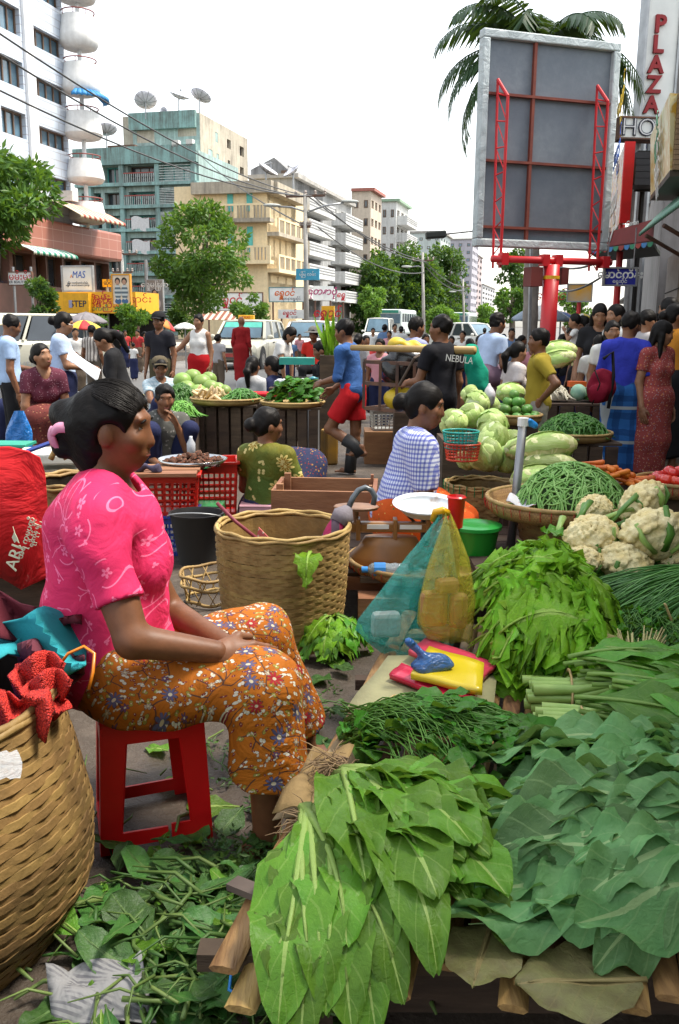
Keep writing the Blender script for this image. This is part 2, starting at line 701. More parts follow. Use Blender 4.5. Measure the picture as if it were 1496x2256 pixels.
BLACKM = mat('black_rubber',(.02,.02,.021),rough=.6)
REDP = mat('red_paint',(.55,.02,.025),(.45,.015,.02),3,rough=.4)
CHROME = mat('chrome',(.6,.6,.6),rough=.2,metal=1)
# ---------------------------------------------------------------- white tower with tub balconies
def white_tower():
 f = Facade(0,34,SD)
 loc = f.pt(4,0)
 t = thing('apartment_tower','white tiled tower with rounded tub balconies and tan brick podium','building',loc)
 tile,tt = newmat('white_tile',.35,0,.5)
 v = tt.obj()
 br = tt.n('TexBrick')
 tt.set(br.inputs['Vector'],tt.vec(tt.m('ADD',tt.xyz(v)[0],tt.xyz(v)[1]),tt.xyz(v)[2]))
 br.inputs['Scale'].default_value = 1.0
 br.inputs['Brick Width'].default_value = 1.2
 br.inputs['Row Height'].default_value = .3
 br.inputs['Mortar Size'].default_value = .02
 br.inputs['Color1'].default_value = (.54,.6,.68,1)
 br.inputs['Color2'].default_value = (.48,.55,.64,1)
 br.inputs['Mortar'].default_value = (.36,.38,.42,1)
 tt.col(tt.mix(tt.m('MULTIPLY',tt.ramp(tt.noise(v,.8,5),.5,.8),.5),br.outputs[0],(.45,.44,.42)))
 zp = f.z(120,512)
 ue = f.u(166)
 ops,wins = [],[]
 for y0,y1 in ((-85,-30),(24,84),(139,197),(250,305),(360,410)):
  for a,b,n in ((-40,17,3),(26,77,3)):
   o = (f.u(a),f.u(b),f.z(50,y1),f.z(50,y0))
   ops.append(o); wins.append((o,n))
 for y0,y1 in ((-20,22),(86,128),(190,230),(292,330),(393,428)):
  o = (f.u(100),ue - .1,f.z(130,y1),f.z(130,y0))
  ops.append(o); wins.append((o,4))
 ztop = f.z(130,-260)
 f.wall(f.u(-120),ue,zp,ztop,ops,.25,tile,t,body=7)
 for o,n in wins:
  f.window(o,.25,t,FR_BR,GB,n,1,.07)
 pm = MB()
 f.slab(pm,f.u(81),f.u(99),zp,ztop,.004,.12)
 pm.build('pillar',mat('white_pillar',(.8,.8,.8),(.7,.72,.74),1),t)
 rail = mat('balcony_rail',(.25,.06,.05))
 for k,(yt,yb,px) in enumerate(((-62,12,160),(41,112,164),(143,210,167),(247,306,171),(350,402,176),(443,490,181))):
  zt,zb = f.z(150,yt),f.z(150,yb)
  c = f.pt(ue + .35,0,.5)
  h = zt - zb
  b = MB()
  b.lathe([(.5,zb),(.7,zb + .06 * h),(.8,zb + .2 * h),(.77,zb + .45 * h),(.69,zb + .8 * h),(.66,zt),(.6,zt),(.64,zb + .4 * h),(.45,zb + .25 * h)],28,c)
  o = b.build('balcony',stained('tub_white',(.8,.8,.78),(.4,.4,.38),.45),t,'auto')
  r_ = MB()
  r_.tube([c + Vector((.66 * math.cos(a),.66 * math.sin(a),zt + .16)) for a in np.linspace(0,2 * PI,25)],.025,6)
  for a in np.linspace(0,2 * PI,9)[:-1]:
   r_.tube([c + Vector((.66 * math.cos(a),.66 * math.sin(a),zt - .02)),c + Vector((.66 * math.cos(a),.66 * math.sin(a),zt + .16))],.015,5)
  r_.build('railing',rail,o)
  d = MB()
  d.tube([c + Vector((0,0,zb - .02)),c + Vector((0,0,zb - h * .9))],.09,10)
  d.build('column',WHITE,t)
 # awnings: corrugated sheets over two of the balconies
 def awning(u0,u1,z1,z0,out,m,m2,n,o0=0.0):
  for i in range(n):
   a,b = u0 + (u1 - u0) * i / n,u0 + (u1 - u0) * (i + 1) / n
   w = MB()
   rows = []
   for j in range(4):
    fr = j / 3
    dr = (z0 - z1) * fr ** 1.6
    rows.append([f.pt(a + (b - a) * k / 4,z1 + dr + .05 * math.sin(PI * k / 4),o0 + (out - o0) * fr) for k in range(5)])
   rows.append([p - Vector((0,0,.12)) for p in rows[-1]])
   w.grid(rows)
   w.build('awning_panel',m if i % 2 else m2,t,True,solid=.02)
 awning(f.u(86),f.u(190),f.z(150,452),f.z(150,490),2.0,mat('awning_red',(.4,.1,.07)),mat('awning_cream',(.7,.6,.42)),18)
 bl = mat('awning_blue',(.03,.22,.5))
 c = f.pt(ue + .35,f.z(150,200),.5)
 for i in range(14):
  a0,a1 = -1.4 + 2.6 * i / 14,-1.4 + 2.6 * (i + 1) / 14
  w = MB()
  d0 = lambda a,r_,z: c + SD * (math.sin(a) * r_) + SR * (math.cos(a) * r_) + Vector((0,0,z))
  w.grid([[d0(a0 + (a1 - a0) * k / 3,r_,z + .03 * math.sin(PI * k / 3)) for k in range(4)] for r_,z in ((.4,0),(.8,-.1),(1.1,-.28),(1.12,-.4))])
  w.build('awning_panel',bl,t,True,solid=.02)
 ac = MB()
 f.slab(ac,f.u(140),f.u(153),f.z(145,446),f.z(145,424),.05,.6)
 ac.build('air_conditioner',mat('ac_white',(.6,.6,.56)),t)
 # podium: tiled band, second-storey windows, dark shops
 brick,bt = newmat('tan_tile',.5,0,.4)
 v = bt.obj()
 br = bt.n('TexBrick')
 bt.set(br.inputs['Vector'],bt.vec(bt.m('ADD',bt.xyz(v)[0],bt.xyz(v)[1]),bt.xyz(v)[2]))
 br.inputs['Scale'].default_value = 1.0
 br.offset = 0
 br.inputs['Brick Width'].default_value = .9
 br.inputs['Row Height'].default_value = .45
 br.inputs['Mortar Size'].default_value = .012
 br.inputs['Color1'].default_value = (.36,.14,.1,1)
 br.inputs['Color2'].default_value = (.31,.125,.09,1)
 br.inputs['Mortar'].default_value = (.5,.3,.25,1)
 bt.col(br.outputs[0])
 up = f.u(246)
 z1,z2,z3 = f.z(120,560),f.z(120,646),f.z(120,690)
 pb = MB()
 f.slab(pb,f.u(-120),up,z1,zp + .35,-7,.6)
 pb.build('podium_band',brick,t,bevel=.1)
 ops = []
 for a,b in ((-60,22),(30,72),(80,102),(104,138),(142,176),(180,208),(211,240)):
  ops.append((f.u(a),f.u(b),z2 + .25,z1 - .12))
 f.wall(f.u(-120),up - .2,z3,z1 - .003,ops,.4,mat('podium_brown',(.2,.1,.075),(.15,.08,.06),2),t,body=6)
 for o in ops:
  f.window(o,.4,t,FR_BR,GL,2,1,.06)
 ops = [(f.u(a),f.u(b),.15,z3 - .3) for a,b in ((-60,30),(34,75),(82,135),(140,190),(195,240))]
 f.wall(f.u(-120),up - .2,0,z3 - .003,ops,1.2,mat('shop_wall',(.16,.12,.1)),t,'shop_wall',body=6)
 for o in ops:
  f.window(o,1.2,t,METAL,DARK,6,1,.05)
 awning(f.u(5),f.u(106),f.z(60,548),f.z(60,562),1.4,mat('awning_green',(.04,.25,.17)),mat('awning_white',(.6,.68,.62)),16,.62)
white_tower()
# ---------------------------------------------------------------- signs and boards on that side
def board(name,label,px0,py0,px1,py1,Y,m,frame=None,along=None,th=.08,cat='sign',out=0):
 f = Facade((px0 + px1) / 2,Y,along or SR)
 u0,u1 = f.u(px0,py1),f.u(px1,py1)
 z0,z1 = f.z((px0 + px1) / 2,py1),f.z((px0 + px1) / 2,py0)
 t = thing(name,label,cat,f.pt((u0 + u1) / 2,z0))
 b = MB()
 f.slab(b,u0,u1,z0,z1,-th,0)
 b.build('panel',m,t)
 if frame:
  b = MB()
  w = .05 * min(u1 - u0,z1 - z0) + .01
  for q in ((u0 - w,u1 + w,z1,z1 + w),(u0 - w,u1 + w,z0 - w,z0),(u0 - w,u0,z0,z1),(u1,u1 + w,z0,z1)):
   f.slab(b,*q,-th - .01,.03)
  b.build('frame',frame,t)
 return t,f,u0,u1,z0,z1
SIGNW = mat('sign_white',(.72,.73,.7),(.6,.62,.6),2,rough=.5)
SIGNY = mat('sign_yellow',(.75,.4,.01),(.7,.35,.01),2,rough=.5)
INKR = mat('ink_red',(.5,.02,.03))
INKB = mat('ink_blue',(.02,.1,.45))
INKK = mat('ink_dark',(.02,.025,.05))
INKW = mat('ink_white',(.75,.75,.72))
INKY = mat('ink_yellow',(.75,.5,.03))
SKIN_FLAT = mat('print_skin',(.5,.28,.18))
def posts(t,f,us,z1,z0=0,m=None,r=.05,out=-.15):
 for u in us:
  b = MB()
  b.tube([f.pt(u,z0,out),f.pt(u,z1,out)],r,8)
  b.build('post',m or METAL,t)
def left_signs():
 t,f,a,b,c,d = board('billboard','white billboard lettered in blue above the yellow shop',140,588,204,640,33,SIGNW,METAL)
 text('MAS',(d - c) * .42,f.pt((a + b) / 2 + .05,c + (d - c) * .66,.004),f.d,(0,0,1),INKB,t,sx=.8,shear=.2)
 text('A',(d - c) * .22,f.pt(a + (b - a) * .3,c + (d - c) * .6,.004),f.d,(0,0,1),mat('ink_orange',(.7,.25,.02)),t)
 for k,w in ((.32,1),(.22,1.15)):
  text('မြန်မာ အသက်အာမခံ လုပ်ငန်း',(d - c) * .1,f.pt((a + b) / 2,c + (d - c) * k,.004),f.d,(0,0,1),INKK,t,sx=w * .8)
 posts(t,f,(a + .1,b - .1),d)
 # yellow shop
 t,f,a,b,c,d = board('shop_kiosk','yellow shop front lettered STEP under the white billboard',112,643,300,690,32.4,SIGNY,None,cat='shop',th=1.8)
 fr = MB()
 ps,pe = f.u(144),f.u(200)
 f.slab(fr,ps,pe,c,d - .05,.004,.25)
 fr.build('shop_sign_box',mat('sign_yellow_box',(.7,.36,.01)),t)
 text('STEP',(d - c) * .42,f.pt((ps + pe) / 2 + .1,c + (d - c) * .42,.254),f.d,(0,0,1),INKK,t,off=.004)
 g_ = MB()
 f.slab(g_,f.u(157),f.u(164),c + (d - c) * .25,c + (d - c) * .6,.254,.27)
 g_.build('emblem',mat('emblem_grey',(.3,.3,.42)),t)
 for k,(px,py,s_) in enumerate(((222,655,'ရှမ်း'),(235,662,'ဖိနပ်ဆိုင်'),(222,672,'ပစ္စည်းစုံ'),(290,660,'အရောင်း'))):
  text(s_,.32,f.pt(f.u(px),f.z(px,py),.004),f.d,(0,0,1),INKR,t,sx=1.2)
 text('လက်လီ',.22,f.pt(f.u(214),f.z(214,680),.004),f.d,(0,0,1),mat('ink_green',(.02,.3,.1)),t)
 posts(t,f,(a + .1,b - .1),c,m=RUST,out=-.3)
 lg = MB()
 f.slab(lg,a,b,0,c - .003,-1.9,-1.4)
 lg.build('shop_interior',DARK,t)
 t,f,a,b,c,d = board('small_sign','small yellow sign behind the striped shirt poster',226,615,250,632,33.5,SIGNY,None)
 text('ဆိုင်',.2,f.pt((a + b) / 2,(c + d) / 2,.004),f.d,(0,0,1),INKK,t)
 posts(t,f,(a + .1,),d)
 # poster with two figures in striped shirts
 t,f,a,b,c,d = board('advertising_board','orange framed poster of two people in striped shirts',250,606,287,670,31,mat('poster_ground',(.6,.45,.3),(.72,.6,.45),4),mat('orange_frame',(.7,.3,.02)))
 stripe,st = newmat('print_stripe',.5)
 z_ = st.xyz(st.obj())[2]
 st.col(st.mix(st.m('GREATER_THAN',st.m('SINE',st.m('MULTIPLY',z_,45)),0),(.1,.13,.15),(.5,.52,.5)))
 jean = mat('print_jean',(.05,.12,.25))
 hair = mat('print_hair',(.02,.015,.012))
 w = (b - a)
 for k,fx in enumerate((.3,.7)):
  u = a + w * fx
  def blob(name,m,cz,rz,ru,o_):
   q = MB()
   q.prism([f.pt(u + ru * w * math.cos(x),c + (d - c) * (cz + rz * math.sin(x)),.003 + o_) for x in np.linspace(0,2 * PI,15)[:-1]],f.n * .004)
   q.build(name,m,t)
  blob('printed_trousers',jean,.1,.1,.19,0)
  blob('printed_shirt',stripe,.42,.27,.2,.006)
  blob('printed_hair',hair,.8,.12,.16,.006)
  blob('printed_face',SKIN_FLAT,.76,.09,.11,.012)
 posts(t,f,((a + b) / 2,),c,r=.08)
 t,f,a,b,c,d = board('advertising_board','grey poster of a person in a pale shirt under script',326,618,359,683,36,mat('poster_grey',(.2,.18,.17),(.3,.27,.25),2),METAL)
 w = b - a
 for name,m,cz,rz,ru,o_ in (('printed_shirt',mat('print_pale',(.6,.5,.45)),.22,.22,.38,0),('printed_hair',hair,.6,.11,.2,.006),('printed_face',SKIN_FLAT,.57,.09,.13,.012)):
  q = MB()
  q.prism([f.pt((a + b) / 2 + ru * w * math.cos(x),c + (d - c) * (cz + rz * math.sin(x)),.003 + o_) for x in np.linspace(0,2 * PI,17)[:-1]],f.n * .004)
  q.build(name,m,t)
 text('ရွှေမြန်မာ',.3,f.pt((a + b) / 2,c + (d - c) * .85,.01),f.d,(0,0,1),INKW,t)
 posts(t,f,(a - .1,),d + .8,r=.07)
 t,f,a,b,c,d = board('small_sign','faded white sign with red script beneath the green awning',20,600,70,627,33,SIGNW,RUST)
 text('မမီးမီး',.34,f.pt((a + b) / 2,c + (d - c) * .62,.004),f.d,(0,0,1),INKR,t)
 text('MOTHER BEAUTY PARLOUR',.13,f.pt((a + b) / 2,c + (d - c) * .2,.004),f.d,(0,0,1),INKK,t)
 posts(t,f,(a + .1,b - .1),d + .2)
left_signs()
# ---------------------------------------------------------------- the blocks across the junction
def block(name,label,px0,px1,Y,pyt,m,px_side=None,py_side=None,side_m=None,corner=None,body=8):
 """a block whose front crosses the street; returns its thing and two facades"""
 f = Facade(px1,Y,SR)
 u0 = f.u(px0)
 zt = f.z(px1,pyt)
 t = thing(name,label,'building',f.pt(u0 / 2,0))
 g = Facade(px1,Y,SD)
 return t,f,g,u0,zt
def turquoise():
 tq = stained('turquoise_plaster',(.4,.55,.52),amount=.75)
 tqd = stained('turquoise_dark',(.3,.5,.48),amount=.75)
 cream = stained('stained_cream',(.55,.5,.4),(.14,.12,.1),.8,.3)
 t,f,g,u0,zt = block('apartment_block','stained turquoise apartment block with balconies and roof dishes',180,446,96,330,tq)
 rows = [(362,398),(420,448),(472,500),(523,550),(573,598),(622,648),(668,700)]
 ops,bal = [],[]
 for y0,y1 in rows:
  z0,z1 = f.z(380,y1),f.z(380,y0)
  for a,b in ((188,204),(214,230),(238,270),(290,348)):
   ops.append((f.u(a),f.u(b),z0,z1))
  bal.append((z0,z1))
 sc = []
 for k,(z0,z1) in enumerate(bal):
  ops.append((f.u(360),f.u(426),z0,z1))
 f.wall(u0,0,0,zt,ops,.9,tq,t,body=11)
 for i,o in enumerate(ops):
  f.window(o,.9,t,FR_TQ if i % 3 else FR_BR,GL if i % 4 else GLT,max(2,int((o[1] - o[0]) / .9)),1,.09)
 for px in (205,275,352,430):
  b = MB()
  f.slab(b,f.u(px),f.u(px + 9),0,zt - .1,.004,.5)
  b.build('pilaster',tqd,t)
 rail = mat('pale_rail',(.5,.55,.52),(.3,.33,.32),3)
 redrail = mat('red_rail',(.3,.06,.05))
 for k,(z0,z1) in enumerate(bal):
  b = MB()
  f.slab(b,u0,0,z0 - .45,z0 - .15,.003,.62)
  b.build('floor_slab',tqd,t)
  b = MB()
  ua,ub = f.u(286),f.u(350)
  f.slab(b,ua,ub,z0 + .75,z0 + .85,.5,.58)
  b.build('handrail',redrail,t)
  b = MB()
  for q in np.linspace(ua,ub,16):
   f.slab(b,q,q + .05,z0 - .15,z0 + .75,.52,.56)
  b.build('balusters',rail,t)
  b = MB()
  ua,ub = f.u(360),f.u(428)
  for q in np.linspace(z0 - .1,z0 + 1.4,7 + (k % 3) * 3):
   f.slab(b,ua,ub,q,q + .07,.4,.45)
  b.build('louvre_screen',rail,t)
  if k in (2,3):
   b = MB()
   b.grid([[f.pt(f.u(300 + 38 * i / 6),z1 - .3 - 1.3 * j / 3 + .15 * math.sin(i),.64 + .06 * math.sin(i * 2)) for i in range(7)] for j in range(4)])
   b.build('hung_cloth',mat('hung_white',(.6,.6,.6)),t,True)
 b = MB()
 f.slab(b,u0,0,zt - 1.2,zt + .5,.003,.7)
 b.build('parapet',stained('turquoise_parapet',(.25,.42,.4),amount=.95),t)
 # set-back top storey with the blank side wall
 f2 = Facade(446,100,SR)
 a,b_ = f2.u(304),f2.u(447)
 za,zb = zt - .5,f2.z(440,250)
 ops = [(f2.u(312),f2.u(350),f2.z(380,312),f2.z(380,280)),(f2.u(400),f2.u(440),f2.z(420,300),f2.z(420,275))]
 f2.wall(a,b_,za,zb,ops,.5,tq,t,'roof_storey',body=7)
 for o in ops:
  f2.window(o,.5,t,FR_BR,GL,4,1,.1)
 b = MB()
 f2.slab(b,a - .2,b_ - .3,zb - 1.4,zb + .3,.004,.5)
 b.build('parapet',stained('turquoise_parapet',(.25,.42,.4),amount=.95),t)
 s = Facade(449,99.8,SD)
 ue = s.u(549)
 ops = []
 for px0,px1,y0,y1 in ((480,486,293,315),(505,513,308,328),(532,541,323,344),(465,474,330,352),(482,487,340,362),(506,511,354,374),(532,540,368,385)):
  ops.append((s.u(px0),s.u(px1),s.z(px0,y1),s.z(px0,y0)))
 s.wall(0.2,ue,0,zb + .1,ops,.4,cream,t,'side_wall',body=9)
 for o in ops:
  s.window(o,.4,t,FR_BR,GL,1,1,.08)
 # lean-to and tank
 b = MB()
 f.slab(b,f.u(205),f.u(238),zt + .5,f.z(220,333),-3,-.5)
 b.build('roof_shed',FR_TQ,t)
 b = MB()
 f.slab(b,f.u(248),f.u(276),zt + .5,f.z(260,331),-3,-.5)
 b.build('roof_tarpaulin',mat('tarp_blue',(.02,.14,.5)),t)
 b = MB()
 f.slab(b,f.u(246),f.u(304),f.z(270,328),f.z(270,318),-4,-.3)
 b.build('shed_roof',RUST,t)
 for px,py in ((400,318),(430,316)):
  b = MB()
  f.slab(b,f.u(px - 7),f.u(px + 7),f.z(px,py + 8),f.z(px,py - 7),.1,.7)
  b.build('air_conditioner',mat('ac_white',(.6,.6,.56)),t)
turquoise()
def dish(label,px,py,r_px,Y,tilt,yaw,pole_px):
 c = P(px,py,Y)
 r_ = r_px * Y / FPX
 t = thing('satellite_dish',label,'satellite dish',P(px,pole_px,Y))
 rot = Euler((tilt,0,yaw)).to_matrix()
 b = MB()
 rows = []
 for i in range(6):
  q = i / 5
  rows.append([c + rot @ Vector((r_ * q * math.cos(a),r_ * q * math.sin(a),.35 * r_ * q * q)) for a in np.linspace(0,2 * PI,21)[:-1]])
 b.grid(rows,uv=False,close=True)
 b.build('bowl',mat('dish_mesh',(.6,.6,.64),(.45,.45,.5),4,rough=.5),t,True,solid=.03)
 b = MB()
 for a in np.linspace(0,2 * PI,11)[:-1]:
  b.tube([c + rot @ Vector((r_ * q * math.cos(a),r_ * q * math.sin(a),.35 * r_ * q * q - .04)) for q in (0,.5,1)],.03,4)
 b.build('ribs',METAL,t)
 b = MB()
 for a in (0,2.1,4.2):
  b.tube([c + rot @ Vector((r_ * .8 * math.cos(a),r_ * .8 * math.sin(a),.25 * r_)),c + rot @ Vector((0,0,.8 * r_))],.025,4)
 b.tube([c + rot @ Vector((0,0,.72 * r_)),c + rot @ Vector((0,0,.9 * r_))],.1,6)
 b.build('feed_horn',METAL,t)
 b = MB()
 b.tube([c - Vector((0,0,.02)),P(px,pole_px,Y)],.07,6)
 b.build('mast',METAL,t)
dish('pale roof dish farthest left on the low turquoise roof',235,292,22,98,R(-25),R(25),340)
dish('round ribbed dish at the left end of the top roof',321,226,23,101,R(-38),R(10),262)
dish('small dark dish standing on its edge among the roof dishes',361,244,7,101,R(80),R(0),262)
dish('dish tipped flat between two ribbed dishes on the roof',394,217,20,101,R(20),R(60),262)
dish('ribbed dish at the right corner of the turquoise roof',440,217,22,101,R(-30),R(-40),258)
def yellow_corner():
 ye = stained('yellow_plaster',(.84,.68,.42),(.3,.24,.16),.25)
 gr = stained('grey_cornice',(.5,.44,.34),(.12,.11,.1),.75)
 t,f,g,u0,zt = block('corner_building','yellow corner building with turquoise shutters and balcony bands',424,590,74,405,ye)
 rows = [(418,466),(500,556),(590,640)]
 ops,wins = [],[]
 for k,(y0,y1) in enumerate(rows):
  z0,z1 = f.z(520,y1),f.z(520,y0)
  for a,b in ((455,473),(496,507),(516,546),(556,566)) if k < 2 else ((440,470),(510,545),(560,572)):
   o = (f.u(a),f.u(b),z0,z1)
   ops.append(o); wins.append(o)
 f.wall(u0,0,0,zt,ops,.35,ye,t,body=10)
 for i,o in enumerate(wins):
  w = f.window(o,.35,t,FR_TQ,GL,2,2,.12)
  if i in (2,6):                                  # shutters folded open
   for sgn in (0,1):
    b = MB()
    x = o[sgn]
    wd = (o[1] - o[0]) * .4
    f.slab(b,x - wd * (1 - sgn),x + wd * sgn,o[2],o[3],.01,.08)
    b.build('shutter',FR_TQ,w)
 us = g.u(652,600)
 gops = []
 for (pxs,ya,yb) in (((592,604,617,630,643),430,505),((592,604,617,630,643),505,575),((594,612,630,645),595,632)):
  za,zb = g.z(592,ya),g.z(592,yb)
  for i in range(len(pxs) - 1):
   gops.append((g.u(pxs[i]) + .25,g.u(pxs[i + 1]) - .15,zb + .4,za - .35))
 g.wall(0.003,us,0,zt,gops,.3,ye,t,'side_wall',body=8)
 for i,o in enumerate(gops):
  g.window(o,.3,t,mat('pale_shutter',(.5,.62,.55),(.4,.55,.5),2),GLT if i % 3 else GL,3,3,.12)
 top = MB()
 f.slab(top,u0 + .3,.6,zt - .7,zt + .2,.003,.6)
 top.build('cornice',gr,t)
 top = MB()
 g.slab(top,.004,us,zt - .75,zt + .15,.003,.9)
 top.build('cornice',gr,t)
 for ff,ua,ub,px in ((f,u0,.6,520),(g,0.01,us,592)):
  for y in (484,575) if ff is f else (512,592):
   z = ff.z(px,y)
   b = MB()
   ff.slab(b,ua,ub,z - .3,z,.004,1.0)
   b.build('balcony_floor',gr if y < 550 else ye,t)
   b = MB()
   ff.slab(b,ua,ub,z + .95,z + 1.1,.85,1.0)
   for q in np.linspace(ua,ub - .3,6):
    ff.slab(b,q,q + .3,z + .002,z + .95,.86,.99)
   b.build('balustrade',ye,t)
   b = MB()
   n_ = int((ub - ua) / .28)
   for i in range(n_):
    q = ua + (ub - ua) * (i + .5) / n_
    ff.slab(b,q - .05,q + .05,z + .002,z + .95,.9,.95)
   b.build('balusters',gr,t)
 # signs of the shop on the corner
 def sgn(label,px0,py0,px1,py1,Y,s1,s2,m1=INKR,bg=SIGNW,al=SR,fr=None):
  tt,ff,a,b,c,d = board('shop_sign',label,px0,py0,px1,py1,Y,bg,fr,al)
  h = d - c
  text(s1,h * .62,ff.pt((a + b) / 2 - (b - a) * .08,c + h * .6,.005),ff.d,(0,0,1),m1,tt,shear=.25,off=.012 * h)
  if s2:
   text(s2,h * .26,ff.pt((a + b) / 2 + (b - a) * .12,c + h * .2,.005),ff.d,(0,0,1),INKK,tt)
  posts(tt,ff,(a + .2,b - .2),d,r=.07,m=RUST,out=-.25)
 sgn('white shop sign with crimson script behind the small tree',452,646,578,684,71,'ရွှေဝင်','ရွှေ တ ဆ ဆိုင်',fr=RUST)
 sgn('white sign with orange script on the yellow corner building',594,634,671,664,71.5,'ရွှေဝင်','ရတနာရွှေဆိုင်',mat('ink_orange2',(.65,.13,.01)),fr=mat('teal_frame',(.1,.25,.25)))
 sgn('lower white sign with red script beneath the orange script sign',613,682,671,702,71,'ရွှေဝင်','ရတနာ')
 sgn('angled white sign with purple script right of the lamp pole',690,630,735,662,70,'ရတနာပုံ',None,mat('ink_purple',(.35,.02,.12)),al=SD * .5 + SR)
 sgn('small white sign with red letters at the end of the row',742,640,763,665,72,'ရွှေ',None,al=SD * .5 + SR)
 sgn('yellow hanging sign with red script in the street',708,674,736,714,40,'ရွှေဝင်','ရွှေဆိုင်',INKR,SIGNY)
 f3 = Facade(452,71.5,SR)
 tt = thing('shop_awning','striped awning beneath the crimson script sign','awning',f3.pt(0,0))
 for i in range(16):
  a,b = f3.u(454) + (f3.u(566) - f3.u(454)) * i / 16,f3.u(454) + (f3.u(566) - f3.u(454)) * (i + .96) / 16
  w = MB()
  w.quad(f3.pt(a,f3.z(500,705),1.6),f3.pt(b,f3.z(500,705),1.6),f3.pt(b,f3.z(500,686),.3),f3.pt(a,f3.z(500,686),.3))
  w.build('awning_stripe',mat('awning_cream',(.7,.6,.42)) if i % 2 else mat('awning_brown',(.25,.09,.06)),tt,solid=.03)
 w = MB()
 for q in (454,566):
  w.tube([f3.pt(f3.u(q),0,1.5),f3.pt(f3.u(q),f3.z(500,704),1.5)],.06,6)
 w.build('awning_posts',METAL,tt)
yellow_corner()
dish('dark dish leaning over the yellow corner roof',586,378,24,76,R(35),R(70),402)
dish('large dark dish beside the grey gabled building',646,381,20,80,R(40),R(-60),420)
def row_blocks():
 """blocks farther down the left side of the street, faces along the street"""
 def far(name,label,px0,px1,Y0,pyt,m,floors,cols,pyb=0,balc=None,roof=None,front=None,gm=GL,fm=FR_BR,body=4.0):
  g = Facade(px0,Y0,SD)
  ue = g.u(px1)
  zt = g.z(px0,pyt)
  t = thing(name,label,'building',g.pt(ue / 2,0))
  ops = []
  zb = 3.8
  fh = (zt - zb - .6) / floors
  cw = ue / cols
  for k in range(floors):
   for c in range(cols):
    ops.append((cw * (c + .2),cw * (c + .8),zb + fh * k + .8,zb + fh * k + fh * .82))
  g.wall(0,ue,0,zt,ops,.35,m,t,body=body)
  for o in ops:
   g.window(o,.35,t,fm,gm,2,1,.12)
  if front:                                        # openings on the end wall that faces us
   f = Facade(px0,Y0 - .02,SR)
   fu = -body
   for k in range(floors):
    for c in range(front):
     o = (fu + body * (c + .3) / front,fu + body * (c + .7) / front,zb + fh * k + .8,zb + fh * k + fh * .8)
     b = MB()
     f.slab(b,*o,-.3,.03)
     w = b.build('window',fm,t)
     b = MB()
     f.slab(b,o[0] + .12,o[1] - .12,o[2] + .12,o[3] - .12,.031,.05)
     b.build('pane',gm,w)
  if balc:
   for k in range(1,floors + 1):
    z = zb + fh * (k - 1)
    for (a,b_) in balc:
     b = MB()
     g.slab(b,ue * a,ue * b_,z - .2,z + 1.0,.003,1.5)
     o = b.build('balcony',stained('balcony_white',(.72,.72,.7),(.2,.2,.19),.6),t)
     b = MB()
     for q in (.25,.5,.75):
      g.slab(b,ue * a + .05,ue * b_ - .05,z + q,z + q + .1,1.5,1.53)
     b.build('balcony_slots',mat('slot_grey',(.25,.25,.25)),o)
  b = MB()
  g.slab(b,-.3,ue + .2,zt,zt + .35,-body,.5)
  b.build('roof_slab',roof or CONC,t)
  return t,g,ue,zt
 grey = stained('grey_plaster',(.42,.42,.41),(.12,.12,.12),.7)
 t,g,ue,zt = far('apartment_block','grey gabled block with white slotted balconies',648,772,84,392,grey,5,4,balc=((.0,.42),(.62,.98)),front=None,body=4.3)
 f = Facade(648,84,SR)                               # gable towards us
 b = MB()
 ul,zl = f.u(552),zt + .2
 zr = f.z(600,345)
 b.prism([f.pt(ul,2,-.4),f.pt(0,2,-.4),f.pt(0,zl,-.4),f.pt(f.u(602),zr,-.4),f.pt(ul,f.z(552,372),-.4)],f.n * -9)
 b.build('gable',stained('gable_grey',(.33,.33,.33),(.1,.1,.1),.85),t)
 b = MB()
 f.slab(b,f.u(618),f.u(636),f.z(625,388),f.z(625,374),-.39,-.3)
 b.build('gable_window',FR_BR,t)
 far('apartment_block','cream block with red brown window columns',813,838,112,418,stained('cream_plaster',(.62,.52,.42),amount=.3),6,3,front=2,body=2.4,roof=mat('red_roof',(.35,.12,.09)))
 far('apartment_block','white block with wide balconies beyond the cream block',868,897,128,440,stained('white_plaster',(.66,.66,.64),amount=.35),6,3,balc=((.05,.95),),front=2,body=2.2,roof=mat('green_roof',(.25,.36,.25)))
 far('apartment_block','pale block with green glass rising behind the dark trees',965,990,190,508,stained('pale_green',(.55,.62,.6),amount=.3),9,4,gm=GLT,front=4,body=6.5)
 far('apartment_block','distant lilac grey block far down the street',1035,1052,260,522,stained('lilac_grey',(.46,.45,.5),amount=.3),10,4,gm=GB,front=3,body=7)
 far('apartment_block','distant pink and grey block at the end of the row',1030,1062,330,548,stained('pinkish',(.5,.42,.42),amount=.3),10,4,gm=GB,front=2,body=5)
 far('apartment_block','hazy low block at the very end of the street',1060,1092,420,625,stained('hazy',(.55,.55,.55),amount=.2),7,5,gm=GB)
row_blocks()
